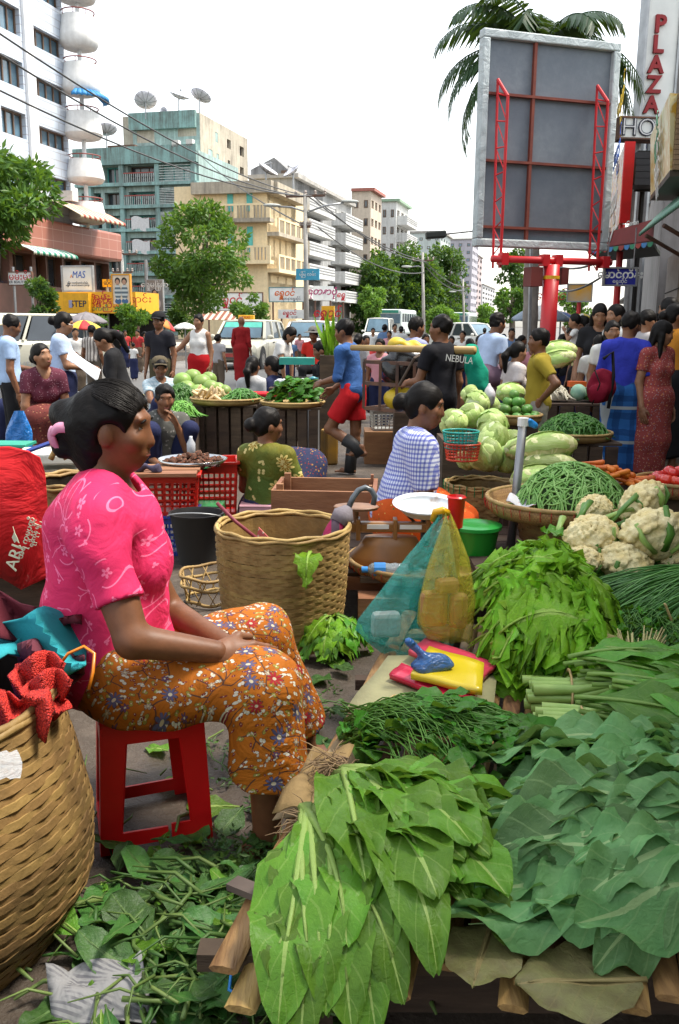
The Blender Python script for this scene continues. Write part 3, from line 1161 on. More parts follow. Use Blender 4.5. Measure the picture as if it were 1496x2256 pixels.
# ================================================================ trees
def leafmat(name,c1,c2,tr=.35,rough=.45):
 if name in MATS:
  return MATS[name]
 m,t = newmat(name,rough,0,.35)
 ge = t.n('NewGeometry')
 col = t.mix(ge.outputs['Random Per Island'],c1,c2)
 t.col(col)
 tl = t.n('BsdfTranslucent')
 t.set(tl.inputs['Color'],t.mix(.5,col,(.25,.4,.02)))
 mx = t.n('MixShader')
 mx.inputs[0].default_value = tr
 t.nt.links.new(t.b.outputs[0],mx.inputs[1])
 t.nt.links.new(tl.outputs[0],mx.inputs[2])
 t.nt.links.new(mx.outputs[0],t.out.inputs['Surface'])
 return m
BARK = mat('bark',(.13,.1,.075),(.07,.055,.045),5,rough=.95,bump=.6,bs=14,stretch=(1,1,.25),bd=.03)
def leafcloud(centers,radii,n,size,aspect=.5,droop=.3,seed=0):
 """n leaf blades in uneven clumps; every blade a folded pair of faces"""
 r_ = np.random.default_rng(seed)
 centers,radii = np.array(centers,float),np.array(radii,float)
 w = radii ** 2
 k = r_.choice(len(centers),n,p=w / w.sum())
 d = r_.normal(size=(n,3))
 d /= np.linalg.norm(d,axis=1)[:,None]
 rad = radii[k] * r_.uniform(.25,1,n) ** .45
 c = centers[k] + d * rad[:,None] * np.array([1,1,.8])
 ax = d * .8 + r_.normal(size=(n,3)) * .6
 ax[:,2] -= droop
 ax /= np.linalg.norm(ax,axis=1)[:,None]
 sd_ = np.cross(ax,r_.normal(size=(n,3)))
 sd_ /= np.linalg.norm(sd_,axis=1)[:,None]
 nm = np.cross(ax,sd_)
 L = size * r_.uniform(.6,1.3,n)[:,None]
 W = L * aspect * .5
 v = np.stack([c,c + ax * L * .45 + sd_ * W + nm * W * .3,c + ax * L,c + ax * L * .45 - sd_ * W + nm * W * .3],1).reshape(-1,3)
 q = np.arange(n * 4).reshape(n,4)
 return v,q
def tree(name,label,base,h_trunk,crown_c,crown_r,n,size,m,seed=0,aspect=.45,r0=.12,clumps=26,group=None,hole=.5):
 t = thing(name,label,'tree',base,group)
 r_ = random.Random(seed)
 base,cc = Vector(base),Vector(crown_c)
 b = MB()
 top = cc - Vector((0,0,crown_r[2] * .45))
 mid = (base + top) / 2 + Vector((r_.uniform(-1,1),r_.uniform(-1,1),0)) * r0
 b.tube([base - Vector((0,0,.05)),mid,top],[r0 * 1.15,r0 * .9,r0 * .7],8)
 cs,rs = [],[]
 for i in range(clumps):
  d = Vector((r_.gauss(0,1),r_.gauss(0,1),r_.gauss(0,1))).normalized()
  q = r_.uniform(.35,1) ** .5 * .86
  p = cc + Vector((d.x * crown_r[0] * q,d.y * crown_r[1] * q,d.z * crown_r[2] * q))
  cs.append(tuple(p))
  rs.append(min(crown_r) * r_.uniform(.2,.42) * hole * 2)
  if i % 2 == 0:
   mm = top.lerp(p,.5) + Vector((0,0,-.06 * crown_r[2]))
   b.tube([top + Vector((0,0,-.1 * i / clumps)),mm,p],[r0 * .5,r0 * .3,r0 * .1],5)
 b.build('trunk',BARK,t,True)
 v,q = leafcloud(cs,rs,n,size,aspect,.3,seed)
 link('crown',fastmesh('crown',v,q,False),m,t)
 return t
LG = leafmat('leaf_green',(.05,.13,.02),(.09,.19,.03))
LGD = leafmat('leaf_dark',(.028,.075,.018),(.05,.12,.022))
LGL = leafmat('leaf_light',(.1,.22,.03),(.15,.28,.05))
def cr(px0,py0,px1,py1,Y,dep=1.0):
 c = P((px0 + px1) / 2,(py0 + py1) / 2,Y)
 rx = (px1 - px0) / 2 * Y / FPX * 1.02
 rz = (py1 - py0) / 2 * Y / FPX * 1.02
 return c,(rx,rx * dep,rz)
def gp(px,Y):
 p = P(px,714,Y)
 p.z = 0
 return p
c,r_ = cr(335,460,555,680,40)
tree('street_tree','round leafy tree in front of the yellow corner building',gp(438,40),3,c,r_,8200,.24,LG,3,r0=.11,clumps=46,hole=.36)
c,r_ = cr(-130,330,110,545,13)
tree('street_tree','near tree whose leafy boughs reach in at the left edge',gp(-60,13),3,c,r_,5200,.14,LG,5,.34,r0=.1,clumps=36,hole=.42)
c,r_ = cr(52,612,122,712,26)
tree('street_tree','small dark tree beside the white wagon',gp(96,26),1,c,r_,2200,.13,LGD,6,r0=.045,clumps=14,hole=.55)
c,r_ = cr(215,672,330,745,29)
tree('street_tree','low spreading tree behind the yellow umbrella',gp(272,29),1,c,r_,3000,.14,LG,8,r0=.05,clumps=16,hole=.5)
c,r_ = cr(498,652,604,728,37)
tree('street_tree','bushy little tree beside the white taxi',gp(548,37),1,c,r_,3000,.16,LG,9,r0=.06,clumps=16,hole=.55)
c,r_ = cr(375,650,440,735,45)
tree('street_tree','dark shrubby tree behind the round leafy tree',gp(405,45),1,c,r_,1800,.2,LGD,10,r0=.05,clumps=12,hole=.6)
for i,(a,b_,c_,d,Y,m,lab) in enumerate(((768,545,880,740,104,LGD,'dark broad tree at the left end of the tree mass'),
  (840,528,960,740,110,LGD,'tallest dark tree in the middle of the tree mass'),
  (920,535,1030,745,118,LGD,'dark tree at the right end of the tree mass'),
  (870,560,985,742,114,LGD,'dark tree filling the gap in the tree mass'),
  (795,622,850,712,60,LGL,'slim bright green tree before the dark tree mass'),
  (936,676,1012,735,75,LGL,'low yellow green tree by the far lamp pole'),
  (1028,672,1090,740,120,LGL,'hazy green tree far down the street'),
  (1090,632,1165,705,60,LG,'green tree left of the red billboard post'),
  (1205,640,1310,720,42,LG,'green tree behind the umbrellas right of the red post'),
  (1085,555,1175,640,90,LGD,'thin tree seen beneath the billboard'))):
 c,r_ = cr(a,b_,c_,d,Y)
 tree('street_tree',lab,gp((a + c_) / 2,Y),3,c,r_,11000 if i < 4 else 2600,.5 if i < 4 else .0042 * Y,m,20 + i,.55,r0=.003 * Y,clumps=60 if i < 4 else 16,hole=.5)
def palm():
 Y = 15.5
 base = gp(1172,Y)
 top = P(1186,118,Y)
 t = thing('palm_tree','palm behind the billboard with drooping feathery fronds','palm tree',base)
 b = MB()
 n = 26
 b.tube([base.lerp(top,i / n) for i in range(n + 1)],[.13 + .012 * (i % 2) - .02 * i / n for i in range(n + 1)],12)
 b.build('trunk',mat('palm_bark',(.28,.25,.22),(.18,.16,.14),4,rough=.95,bump=.4,bs=20),t,True)
 lm = leafmat('palm_leaf',(.02,.05,.022),(.035,.08,.03),.2)
 rr = random.Random(4)
 fr = [(250,.6,2.0),(200,.75,2.3),(178,.55,2.4),(170,.1,2.5),(186,-.1,2.5),(165,-.4,2.6),(195,-.35,2.5),(110,.95,2.0),(80,1.0,2.0),(60,.8,2.0),(140,.9,2.1),(215,1.0,2.0),(15,.4,2.3),(-5,.0,2.4),(5,-.3,2.4),(-12,-.5,2.4),(300,.6,1.9),(330,.7,2.0),(40,.7,2.1),(2,-.1,2.8),(-4,-.45,2.8),(6,.2,2.7),(1,-.7,2.6)]
 for az,el,L in fr:
  a = R(az)
  d = Vector((math.cos(a),math.sin(a) * .8,0))
  pts = []
  p = top.copy()
  e = el + .35
  for i in range(13):
   pts.append(p.copy())
   e -= .09 + .012 * i
   p = p + (d * math.cos(e) + Vector((0,0,math.sin(e)))) * (L * .82 / 12)
  m = MB()
  m.tube(pts,[.022 - .0015 * i for i in range(13)],5)
  for i in range(1,12):
   for sub in (0,.33,.66):
    q = pts[i].lerp(pts[i + 1],sub)
    tdir = (pts[i + 1] - pts[i]).normalized()
    side = tdir.cross(Vector((0,0,1)))
    if side.length < .1:
     side = Vector((0,1,0))
    side.normalize()
    for sg in (-1,1):
     ll = .5 * math.sin(PI * (i + sub + 1) / 14) ** .6
     dr = (side * sg * .8 + tdir * .55 + Vector((0,0,-.55 + rr.uniform(-.2,.2)))).normalized()
     wv = tdir * .03
     e1,e2 = q + dr * ll * .5 - Vector((0,0,.02)),q + dr * ll - Vector((0,0,.14 * ll))
     k = len(m.v)
     m.v += [tuple(q - wv * .5),tuple(q + wv * .5),tuple(e1 + wv),tuple(e1 - wv),tuple(e2)]
     m.f += [(k,k + 1,k + 2,k + 3),(k + 3,k + 2,k + 4)]
  m.build('frond',lm,t)
palm()
# ================================================================ the billboard seen from behind
def billboard():
 L,Rt = P(1040,550,11.3),P(1331,550,11.85)
 al = Rt - L
 al.z = 0
 f = Facade(1040,11.3,al)
 w = f.u(1334)
 z0,z1 = f.z(1040,542),f.z(1044,58)
 t = thing('billboard','large billboard seen from behind with red trusses on a red post','billboard',f.pt(w / 2,0))
 m,tt = newmat('board_back',.7)
 v = tt.obj()
 n1,n2 = tt.noise(v,1.2,5,.6),tt.noise(v,9,5,.7)
 tt.col(tt.mix(tt.ramp(n1,.3,.7),tt.mix(tt.ramp(n2,.4,.75),(.15,.175,.205),(.21,.235,.26)),(.13,.15,.18)))
 tt.bump(n1,.3,.05)
 b = MB()
 f.slab(b,.02,w - .02,z0 + .02,z1 - .02,-.09,-.05)
 b.build('back_sheet',m,t)
 fm,tt = newmat('board_cloth',.6)
 n1 = tt.noise(tt.obj(),3.5,5,.6,1.5)
 tt.col(tt.mix(tt.ramp(n1,.35,.7),(.5,.55,.56),(.36,.41,.42)))
 tt.bump(n1,.7,.05)
 bw = .095
 for q in ((0,w,z1 - bw,z1),(0,w,z0,z0 + bw),(0,bw,z0 + bw + .002,z1 - bw - .002),(w - bw,w,z0 + bw + .002,z1 - bw - .002)):
  b = MB()
  f.slab(b,*q,-.11,.02)
  b.build('cloth_edge',fm,t,bevel=.015)
 br = mat('primer_red',(.2,.05,.03),(.14,.035,.025),6,rough=.8)
 for q in ((f.u(1169,300),f.u(1175,300),z0 + bw,z1 - bw),):
  b = MB()
  f.slab(b,*q,-.049,.0)
  b.build('frame_bar',br,t)
 for py in (210,356,500):
  z = f.z(1180,py + 4)
  b = MB()
  f.slab(b,bw,w - bw,z - .015,z + .015,-.045,.006)
  b.build('frame_bar',br,t)
 zp = f.z(1190,577)
 for pa,pb,pyt in ((1086,1095,175),(1298,1312,188)):
  b = MB()
  ua = f.u((pa + pb) / 2,400)
  zt = f.z(pa,pyt)
  A,B = f.pt(ua - .03,zp - .1,.1),f.pt(ua - .03,zt,.02)
  A2,B2 = f.pt(ua + .02,zp - .1,.2),f.pt(ua + .02,zt - .22,.2)
  b.tube([A,B],.015,6)
  b.tube([A2,B2],.018,6)
  b.tube([B,B2],.02,6)
  for i in range(14):
   p,q = A.lerp(B,i / 14),A2.lerp(B2,(i + 1) / 14)
   b.tube([p,q] if i % 2 else [A2.lerp(B2,i / 14),A.lerp(B,(i + 1) / 14)],.008,4)
  b.build('truss',REDP,t)
 b = MB()
 b.tube([f.pt(f.u(1062),zp,.25),f.pt(f.u(1320),zp,.25)],.042,12)
 b.build('cross_pipe',REDP,t,True)
 for px in (1176,1204,1087,1305):
  b = MB()
  f.slab(b,f.u(px - 7),f.u(px + 7),zp - .07,zp + .07,.19,.31)
  b.build('clamp',REDP,t)
 zc = f.z(1190,592)
 b = MB()
 uc = f.u(1192)
 b.tube([f.pt(uc,0,.25),f.pt(uc,zp - .05,.25)],.1,18)
 b.build('post',REDP,t,True)
 b = MB()
 b.tube([f.pt(uc,zc - .14,.25),f.pt(uc,zc - .1,.25)],.106,18)
 b.build('yellow_band',SIGNY,t)
 b = MB()
 f.slab(b,f.u(1145),f.u(1170),zc - .23,zc,.1,.3)
 b.build('junction_box',mat('box_brown',(.16,.03,.025)),t)
 b = MB()
 f.slab(b,f.u(1212),f.u(1226),zc - .2,zc,.1,.3)
 b.build('junction_box',mat('box_brown',(.16,.03,.025)),t)
billboard()
# ================================================================ lamp poles and wires
def lamp_pole(label,px,Y,py_top,arms,cross=None,r=.12):
 b_ = gp(px,Y)
 top = P(px - 4,py_top,Y)
 t = thing('lamp_pole',label,'lamp pole',b_,)
 b = MB()
 b.tube([b_,(b_ + top) / 2,top],[r * 1.3,r * 1.1,r * .8],10)
 b.build('pole',CONC,t,True)
 for (px1,py1,px2,py2) in arms:
  a,c = P(px1,py1,Y),P(px2,py2,Y)
  b = MB()
  b.tube([a,a.lerp(c,.5) + Vector((0,0,.1)),c],r * .45,6)
  o = b.build('arm',METAL,t,True)
  d = (c - a).normalized()
  b = MB()
  b.ell(c + d * .3,(.45,.16,.09),12,Matrix.Rotation(math.atan2(d.y,d.x),3,'Z'))
  b.build('lamp_head',mat('lamp_grey',(.4,.42,.4)),o,True)
 if cross:
  for py,w in cross:
   c = P(px - 3,py,Y)
   b = MB()
   b.beam(c - SR * w,c + SR * w,.1,.1)
   o = b.build('cross_arm',RUST,t)
   for q in np.linspace(-w,w,5):
    b = MB()
    b.lathe([(.05,0),(.09,.05),(.05,.1),(.08,.15),(.03,.22)],8,c + SR * q + Vector((0,0,.05)))
    b.build('insulator',mat('porcelain',(.3,.25,.22)),o)
 return t
t = lamp_pole('tall twin armed street lamp pole in front of the yellow building',676,46,428,((676,468,612,455),(676,468,758,447)),((432,1.0),(500,.25)),.11)
t,f,a,b,c,d = board('street_sign','pale blue street sign on the twin armed lamp pole',652,592,703,617,45.7,mat('sky_sign',(.06,.36,.55)),None)
text('မြို့မ လမ်း',(d - c) * .4,f.pt((a + b) / 2,(c + d) / 2,.005),f.d,(0,0,1),INKW,t)
lamp_pole('slim street lamp pole in front of the dark tree mass',935,72,556,((935,590,905,588),),((574,.8),),.11)
lamp_pole('thin far lamp pole at the right of the tree mass',1024,105,615,((1024,640,1003,642),),((632,.8),),.12)
lamp_pole('thin pole in front of the turquoise block',273,60,560,(),((560,1.0),(600,.7)),.1)
def hanging_lamp():
 Y = 14
 t = thing('street_lamp','dark lamp head on a thin arm left of the billboard','street lamp',gp(1172,Y + .4))
 b = MB()
 b.beam(P(938,519,Y),P(982,516,Y),.22,.1)
 b.build('lamp_head',mat('lamp_dark',(.03,.035,.03)),t,bevel=.02)
 b = MB()
 b.tube([P(980,515,Y),P(1172,495,Y + .4)],.02,6)
 b.tube([P(1172,495,Y + .4),gp(1172,Y + .4)],.03,6)
 b.build('arm',METAL,t)
hanging_lamp()
def wires():
 r_ = random.Random(3)
 for i,(x0,y0,x1,y1,Ya,Yb,sag) in enumerate(((-40,48,660,428,20,46,.5),(-40,95,668,432,20,46,.6),(-40,180,690,432,22,46,.6),
   (676,430,935,574,46,72,.5),(690,432,940,577,46,72,.7),(700,500,935,600,46,72,.8),(935,574,1024,632,72,105,.5),
   (940,590,1024,640,72,105,.6),(1230,640,1340,600,20,12,.1),(1225,585,1345,565,18,12,.1),(430,330,676,500,95,46,.5))):
  a,b_ = P(x0,y0,Ya),P(x1,y1,Yb)
  b = MB()
  b.tube([a.lerp(b_,q) - Vector((0,0,sag * 4 * q * (1 - q))) for q in np.linspace(0,1,15)],.012 + .0002 * (Ya + Yb),4)
  o = b.build('overhead_wire',mat('wire',(.06,.06,.06)))
  lab = 'overhead wire, ' + ('highest of three across the white tower','middle one of three across the white tower','lowest of three across the white tower','topmost down the street from the twin armed pole','second down the street from the twin armed pole','lowest down the street from the twin armed pole','upper one past the slim far pole','lower one past the slim far pole','lower one beside the billboard','upper one beside the billboard','from the turquoise block to the lamp pole')[i]
  tag(o,lab,'wire',('wires across the tower','wires down the street','wires by the billboard')[0 if i < 3 else 1 if i < 8 else 2])
wires()
# ================================================================ right side: shop fronts and hotel signs
def right_side():
 wallm = stained('right_wall',(.2,.17,.15),amount=.6)
 f = Facade(1500,10.6,-SD)                              # faces the street on its left
 def U(px,py=620):
  return f.u(px,py)
 t = thing('shop_row','shaded shop fronts with pale pillars along the right edge','building',f.pt(-6,0))
 ztop = f.z(1440,530)
 far = U(1340)
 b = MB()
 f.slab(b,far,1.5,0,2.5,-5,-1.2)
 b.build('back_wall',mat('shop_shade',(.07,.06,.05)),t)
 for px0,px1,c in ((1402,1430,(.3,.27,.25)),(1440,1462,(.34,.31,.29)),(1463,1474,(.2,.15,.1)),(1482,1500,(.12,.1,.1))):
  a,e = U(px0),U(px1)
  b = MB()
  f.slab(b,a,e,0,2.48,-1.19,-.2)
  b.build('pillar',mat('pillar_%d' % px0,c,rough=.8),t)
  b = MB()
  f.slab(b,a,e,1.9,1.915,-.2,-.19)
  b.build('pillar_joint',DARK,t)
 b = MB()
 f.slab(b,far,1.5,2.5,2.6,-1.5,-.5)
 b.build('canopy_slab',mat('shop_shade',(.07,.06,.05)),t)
 for k in range(3):
  b = MB()
  f.slab(b,U(1500) - 1.0 + .3 * k,1.4,.15 * k,.15 * (k + 1),-1.2,1.2 - .3 * k)
  b.build('step',CONC,t)
 # unseen storeys over the row, added and sized to shade the market
 b = MB()
 f.slab(b,1.6,22,2.75,5.6,-8,-1.0)
 b.build('unseen_storeys',stained('row_plaster',(.34,.3,.27),amount=.5),t)
 b = MB()
 f.slab(b,1.55,22,0,2.74,-8,-1.1)
 b.build('shop_wall',mat('shop_wall2',(.15,.12,.1)),t)
 # green corrugated awning
 aw = thing('corrugated_awning','curved green corrugated awning at the right edge','awning',f.pt(0,0))
 gm = mat('awning_mint',(.2,.42,.3),(.14,.32,.24),3,rough=.5)
 A,Bp = P(1408,520,12.2),P(1520,400,9.2)
 n = 22
 for i in range(n):
  w = MB()
  rows = []
  for j in range(7):
   q = j / 6
   rows.append([])
   for k in range(5):
    e = (i + k / 4) / n
    p = A.lerp(Bp,e)
    p.z = A.z + (Bp.z - A.z) * e * .25
    rows[-1].append(p + Vector((1.3 * q,.5 * q,.95 * math.sin(q * 1.3) + .03 * math.sin(PI * k / 4))))
  w.grid(rows)
  w.build('corrugation',gm,aw,True,solid=.02)
 w = MB()
 for e in (.1,.5,.9):
  p = A.lerp(Bp,e); p.z = A.z
  w.tube([p + Vector((.05,.02,-.02)),p + Vector((1.4,.5,-.6))],.025,6)
 w.build('bracket',RUST,aw)
 # ochre sign in front of the hotel
 s = thing('shop_sign','ochre signboard with pale script and brown louvred side','sign',P(1470,714,10))
 Yn,Yf = 9.6,13.2
 a0,a1 = P(1476,205,Yn),P(1476,375,Yn)
 b0,b1 = P(1433,300,Yf),P(1433,432,Yf)
 w = MB()
 w.prism([a1,a0,b0,b1],(.12,.03,0))
 ym,yt = newmat('ochre_print',.35)
 nn = yt.noise(yt.obj(),2.5,4,.6,2)
 yt.col(yt.mix(yt.ramp(nn,.45,.55),(.5,.3,.04),(.6,.55,.3)))
 w.build('panel',ym,s)
 dirn = (b0 - a0).normalized()
 upv = (a0 - a1).normalized()
 for k,(q,mm) in enumerate(((.3,mat('ink_green2',(.15,.4,.25))),(.62,INKW))):
  text('ရွှေဆိုင်',.42,a0.lerp(b1,.5) + upv * (.35 - q * .9) - Vector((.03,.01,0)),-dirn,upv,mm,s,sx=1.3)
 for i in range(15):
  z0,z1 = a1.z + (a0.z - a1.z) * i / 15,a1.z + (a0.z - a1.z) * (i + .9) / 15
  w = MB()
  p = a1.copy(); p.z = z0
  w.prism([p + Vector((.02,-.04,0)),p + Vector((1.6,-.04,0)),p + Vector((1.6,.04,0)),p + Vector((.02,.04,0))],(0,0,z1 - z0))
  w.build('louvre',mat('louvre_brown',(.2,.13,.07)),s)
 w = MB()
 w.prism([a1,b1,b1 + Vector((1.4,0,0)),a1 + Vector((1.5,0,0))],(0,0,-.06))
 w.build('sign_underside',mat('under_brown',(.07,.05,.035)),s)
 # hotel: grey block behind with the upright sign
 hb = thing('hotel_building','grey hotel block rising behind the upright white sign','building',P(1430,714,24))
 hf = Facade(1372,30,-SD)
 w = MB()
 hf.slab(w,0,14,0,22,-6,0)
 w.build('wall',stained('hotel_grey',(.36,.34,.33),amount=.6),hb)
 for k in range(6):
  for j in range(5):
   w = MB()
   hf.slab(w,.6 + 2.6 * j,2.2 + 2.6 * j,4 + 3 * k,5.8 + 3 * k,.004,.08)
   o = w.build('window',METAL,hb)
   w = MB()
   hf.slab(w,.7 + 2.6 * j,2.1 + 2.6 * j,4.1 + 3 * k,5.7 + 3 * k,.081,.09)
   w.build('pane',GL,o)
 su,hf2,a,b,c,d = board('hotel_sign','tall white upright sign lettered PLAZA in red',1412,-60,1479,256,16,SIGNW,METAL,Vector((1,.1,0)),.25)
 for i,ch in enumerate('PLAZA'):
  py = 56 + 44.5 * i
  text(ch,.37,hf2.pt(hf2.u(1453 - 5 * i,py),hf2.z(1450,py),.004),hf2.d,(0,0,1),mat('plaza_red',(.28,.012,.016)),su,ext=.05,off=.012)
 posts(su,hf2,(a + .2,b - .2),d,r=.06,out=-.3)
 hs,hf3,a,b,c,d = board('hotel_sign','white box sign lettered HOTEL under the upright sign',1366,261,1470,304,15,SIGNW,RUST,Vector((1,.1,0)),.3)
 text('HOTEL',.37,hf3.pt(hf3.u(1421),(c + d) / 2,.004),hf3.d,(0,0,1),INKK,hs,ext=.02,sx=1.0,off=.006)
 text('HOTEL',.37,hf3.pt(hf3.u(1421),(c + d) / 2,.026),hf3.d,(0,0,1),mat('tube_white',(.6,.6,.6)),hs,ext=.004,sx=1.0,off=-.008)
 posts(hs,hf3,(a + .3,b - .3),d,r=.05,out=-.4)
 # red upright box sign
 rs = thing('shop_sign','tall red box sign with a bright printed face','sign',P(1385,714,13.5))
 q0,q1 = P(1371,490,13.3),P(1393,316,13.3)
 w = MB()
 zt,zb = P(1380,312,13.3).z,P(1380,492,13.3).z
 xa,xb = P(1371,400,13.3).x,P(1393,400,13.3).x
 w.box(((xa + xb) / 2,13.3,(zt + zb) / 2),(xb - xa,.05,zt - zb))
 w.build('edge',mat('bright_red',(.62,.01,.012),rough=.5),rs)
 pf,pt_ = newmat('bright_print',.4)
 vo = pt_.n('TexVoronoi')
 pt_.set(vo.inputs['Vector'],pt_.obj())
 vo.inputs['Scale'].default_value = 4
 nn = pt_.noise(pt_.obj(),5,3,.6,3)
 pt_.col(pt_.mix(pt_.ramp(nn,.45,.55),pt_.mix(pt_.ramp(pt_.xyz(vo.outputs['Color'])[0],.4,.6),(.6,.6,.6),(.6,.35,.02)),(.35,.1,.1)))
 w = MB()
 e0,e1 = P(1336,500,17),P(1336,390,17)
 w.prism([Vector((xa,13.3,zb)),Vector((xa,13.3,zt)),Vector((e0.x,17,zt)),Vector((e0.x,17,zb))],(.05,.01,0))
 w.build('printed_face',pf,rs)
 w = MB()
 w.tube([(xa + .1,13.5,0),(xa + .1,13.5,zb)],.05,8)
 w.build('post',REDP,rs)
 dirn = Vector((xa - e0.x,13.3 - 17,0)).normalized()
 for k in range(3):
  text('အထည်',.5,Vector(((xa + e0.x) / 2 - .02,15.1,zb + .5 + .75 * k)),dirn,(0,0,1),(INKW,INKB,INKY)[k],rs)
 # blue upright sign and the dark louvre box
 bs,bf,a,b,c,d = board('shop_sign','narrow dark blue upright sign with pale characters',1392,300,1414,480,17,mat('deep_blue',(.02,.03,.25)),None,Vector((1,.1,0)))
 for k,ch in enumerate('ဝါဝံင်'):
  text(ch,.32,bf.pt((a + b) / 2,d - .25 - .26 * k,.004),bf.d,(0,0,1),INKW if k < 3 else INKY,bs)
 posts(bs,bf,((a + b) / 2,),c,r=.05)
 db = thing('louvre_box','dark slatted box jutting out behind the ochre sign','ventilator',P(1410,714,14.5))
 for k in range(5):
  w = MB()
  za = P(1410,405 - 14 * k,14.5).z
  w.box((P(1410,400,14.5).x + .05,14.5,za),(.42,.5,.1))
  w.build('slat',mat('slat_dark',(.015,.015,.017)),db)
 w = MB()
 w.box((P(1412,400,14.7).x + .1,14.8,P(1410,375,14.7).z),(.3,.1,.6))
 w.tube([(P(1412,400,14.7).x + .1,14.9,0),(P(1412,400,14.7).x + .1,14.9,P(1410,405,14.7).z)],.04,6)
 w.build('housing',DARK,db)
 # red canopy with scallops
 rc = thing('shop_awning','dark red shop canopy with coloured scallops','awning',P(1380,714,13))
 z1,z0 = P(1380,489,12.6).z,P(1380,538,12.6).z
 A,Bq = P(1296,520,13.6),P(1440,520,12.2)
 w = MB()
 w.prism([Vector((A.x,A.y,z0)),Vector((Bq.x,Bq.y,z0)),Vector((Bq.x,Bq.y,z1)),Vector((A.x,A.y,z1 - .12))],(.05,.25,0))
 w.build('fascia',mat('canopy_red',(.22,.03,.03),rough=.6),rs if False else rc)
 w = MB()
 w.prism([Vector((A.x,A.y,z0 + .02)),Vector((Bq.x,Bq.y,z0 + .02)),Vector((Bq.x + .8,Bq.y + 2,z0 + .02)),Vector((A.x + .8,A.y + 2,z0 + .02))],(0,0,-.05))
 w.build('canopy_soffit',mat('soffit',(.05,.06,.05)),rc)
 dirn = (Bq - A); dirn.z = 0
 n = 12
 cols = [mat('scallop_red',(.35,.04,.03)),mat('scallop_blue',(.05,.22,.5)),mat('scallop_green',(.03,.25,.13))]
 for i in range(n):
  p = Vector((A.x,A.y,z0)) + dirn * ((i + .5) / n) - Vector((0,.01,0))
  rr = dirn.length / n * .48
  w = MB()
  w.prism([p + dirn.normalized() * rr * math.cos(x) + Vector((0,0,rr * 1.1 * math.sin(x))) for x in np.linspace(PI,2 * PI,9)],(0,.02,0))
  w.build('scallop',cols[i % 3],rc)
 text('el',.3,Vector((A.x,A.y - .02,z0)) + dirn * .3 + Vector((0,0,.16)),dirn,(0,0,1),INKW,rc,shear=.4)
 text('Canon',.1,Vector((A.x,A.y - .02,z0)) + dirn * .68 + Vector((0,0,.28)),dirn,(0,0,1),INKW,rc)
 bl,bf,a,b,c,d = board('shop_sign','blue sign with white script hanging below the red canopy',1331,592,1399,627,11.6,mat('sign_blue',(.02,.025,.3)),METAL,Vector((1,-.05,0)),.05)
 text('မောင်ကိန်း',.13,bf.pt((a + b) / 2,c + (d - c) * .62,.004),bf.d,(0,0,1),INKW,bl,off=.003)
 text('ရွှေဆိုင်',.06,bf.pt((a + b) / 2,c + (d - c) * .2,.004),bf.d,(0,0,1),INKW,bl)
 w = MB()
 for u in (a + .03,b - .03):
  w.tube([bf.pt(u,d,-.02),bf.pt(u,d + .5,-.02)],.008,5)
 w.build('hanger',METAL,bl)
 t2,bf,a,b,c,d = board('small_sign','orange and grey board on a red pole down the right pavement',1250,627,1302,663,26,mat('board_orange',(.6,.3,.03),(.4,.38,.33),1.2),METAL)
 posts(t2,bf,((a + b) / 2,),d,r=.06,m=REDP)
 t2,bf,a,b,c,d = board('shop_sign','yellow sign with red script behind the red post',1198,635,1221,679,22,SIGNY)
 text('ရွှေဝင်',.28,bf.pt((a + b) / 2,c + (d - c) * .6,.004),bf.d,(0,0,1),INKR,t2,shear=.3)
 text('ဆိုင်',.15,bf.pt((a + b) / 2,c + (d - c) * .2,.004),bf.d,(0,0,1),INKK,t2)
 posts(t2,bf,((a + b) / 2,),c,r=.05)
 # doors, goods and strips hanging between the pillars
 for k,(px,c) in enumerate(((1345,(.3,.28,.25)),(1358,(.1,.2,.3)),(1370,(.35,.3,.22)),(1383,(.05,.05,.2)),(1392,(.2,.2,.2)))):
  w = MB()
  f.slab(w,U(px),U(px) + .5,.3,2.7,-1.19,-1.0 + .1 * k)
  o = w.build('hanging_goods',mat('goods_%d' % k,c))
  tag(o,('pale','blue grey','tan','navy','grey')[k] + ' cloth strip hanging in the shop row beneath the blue sign','cloth')
right_side()
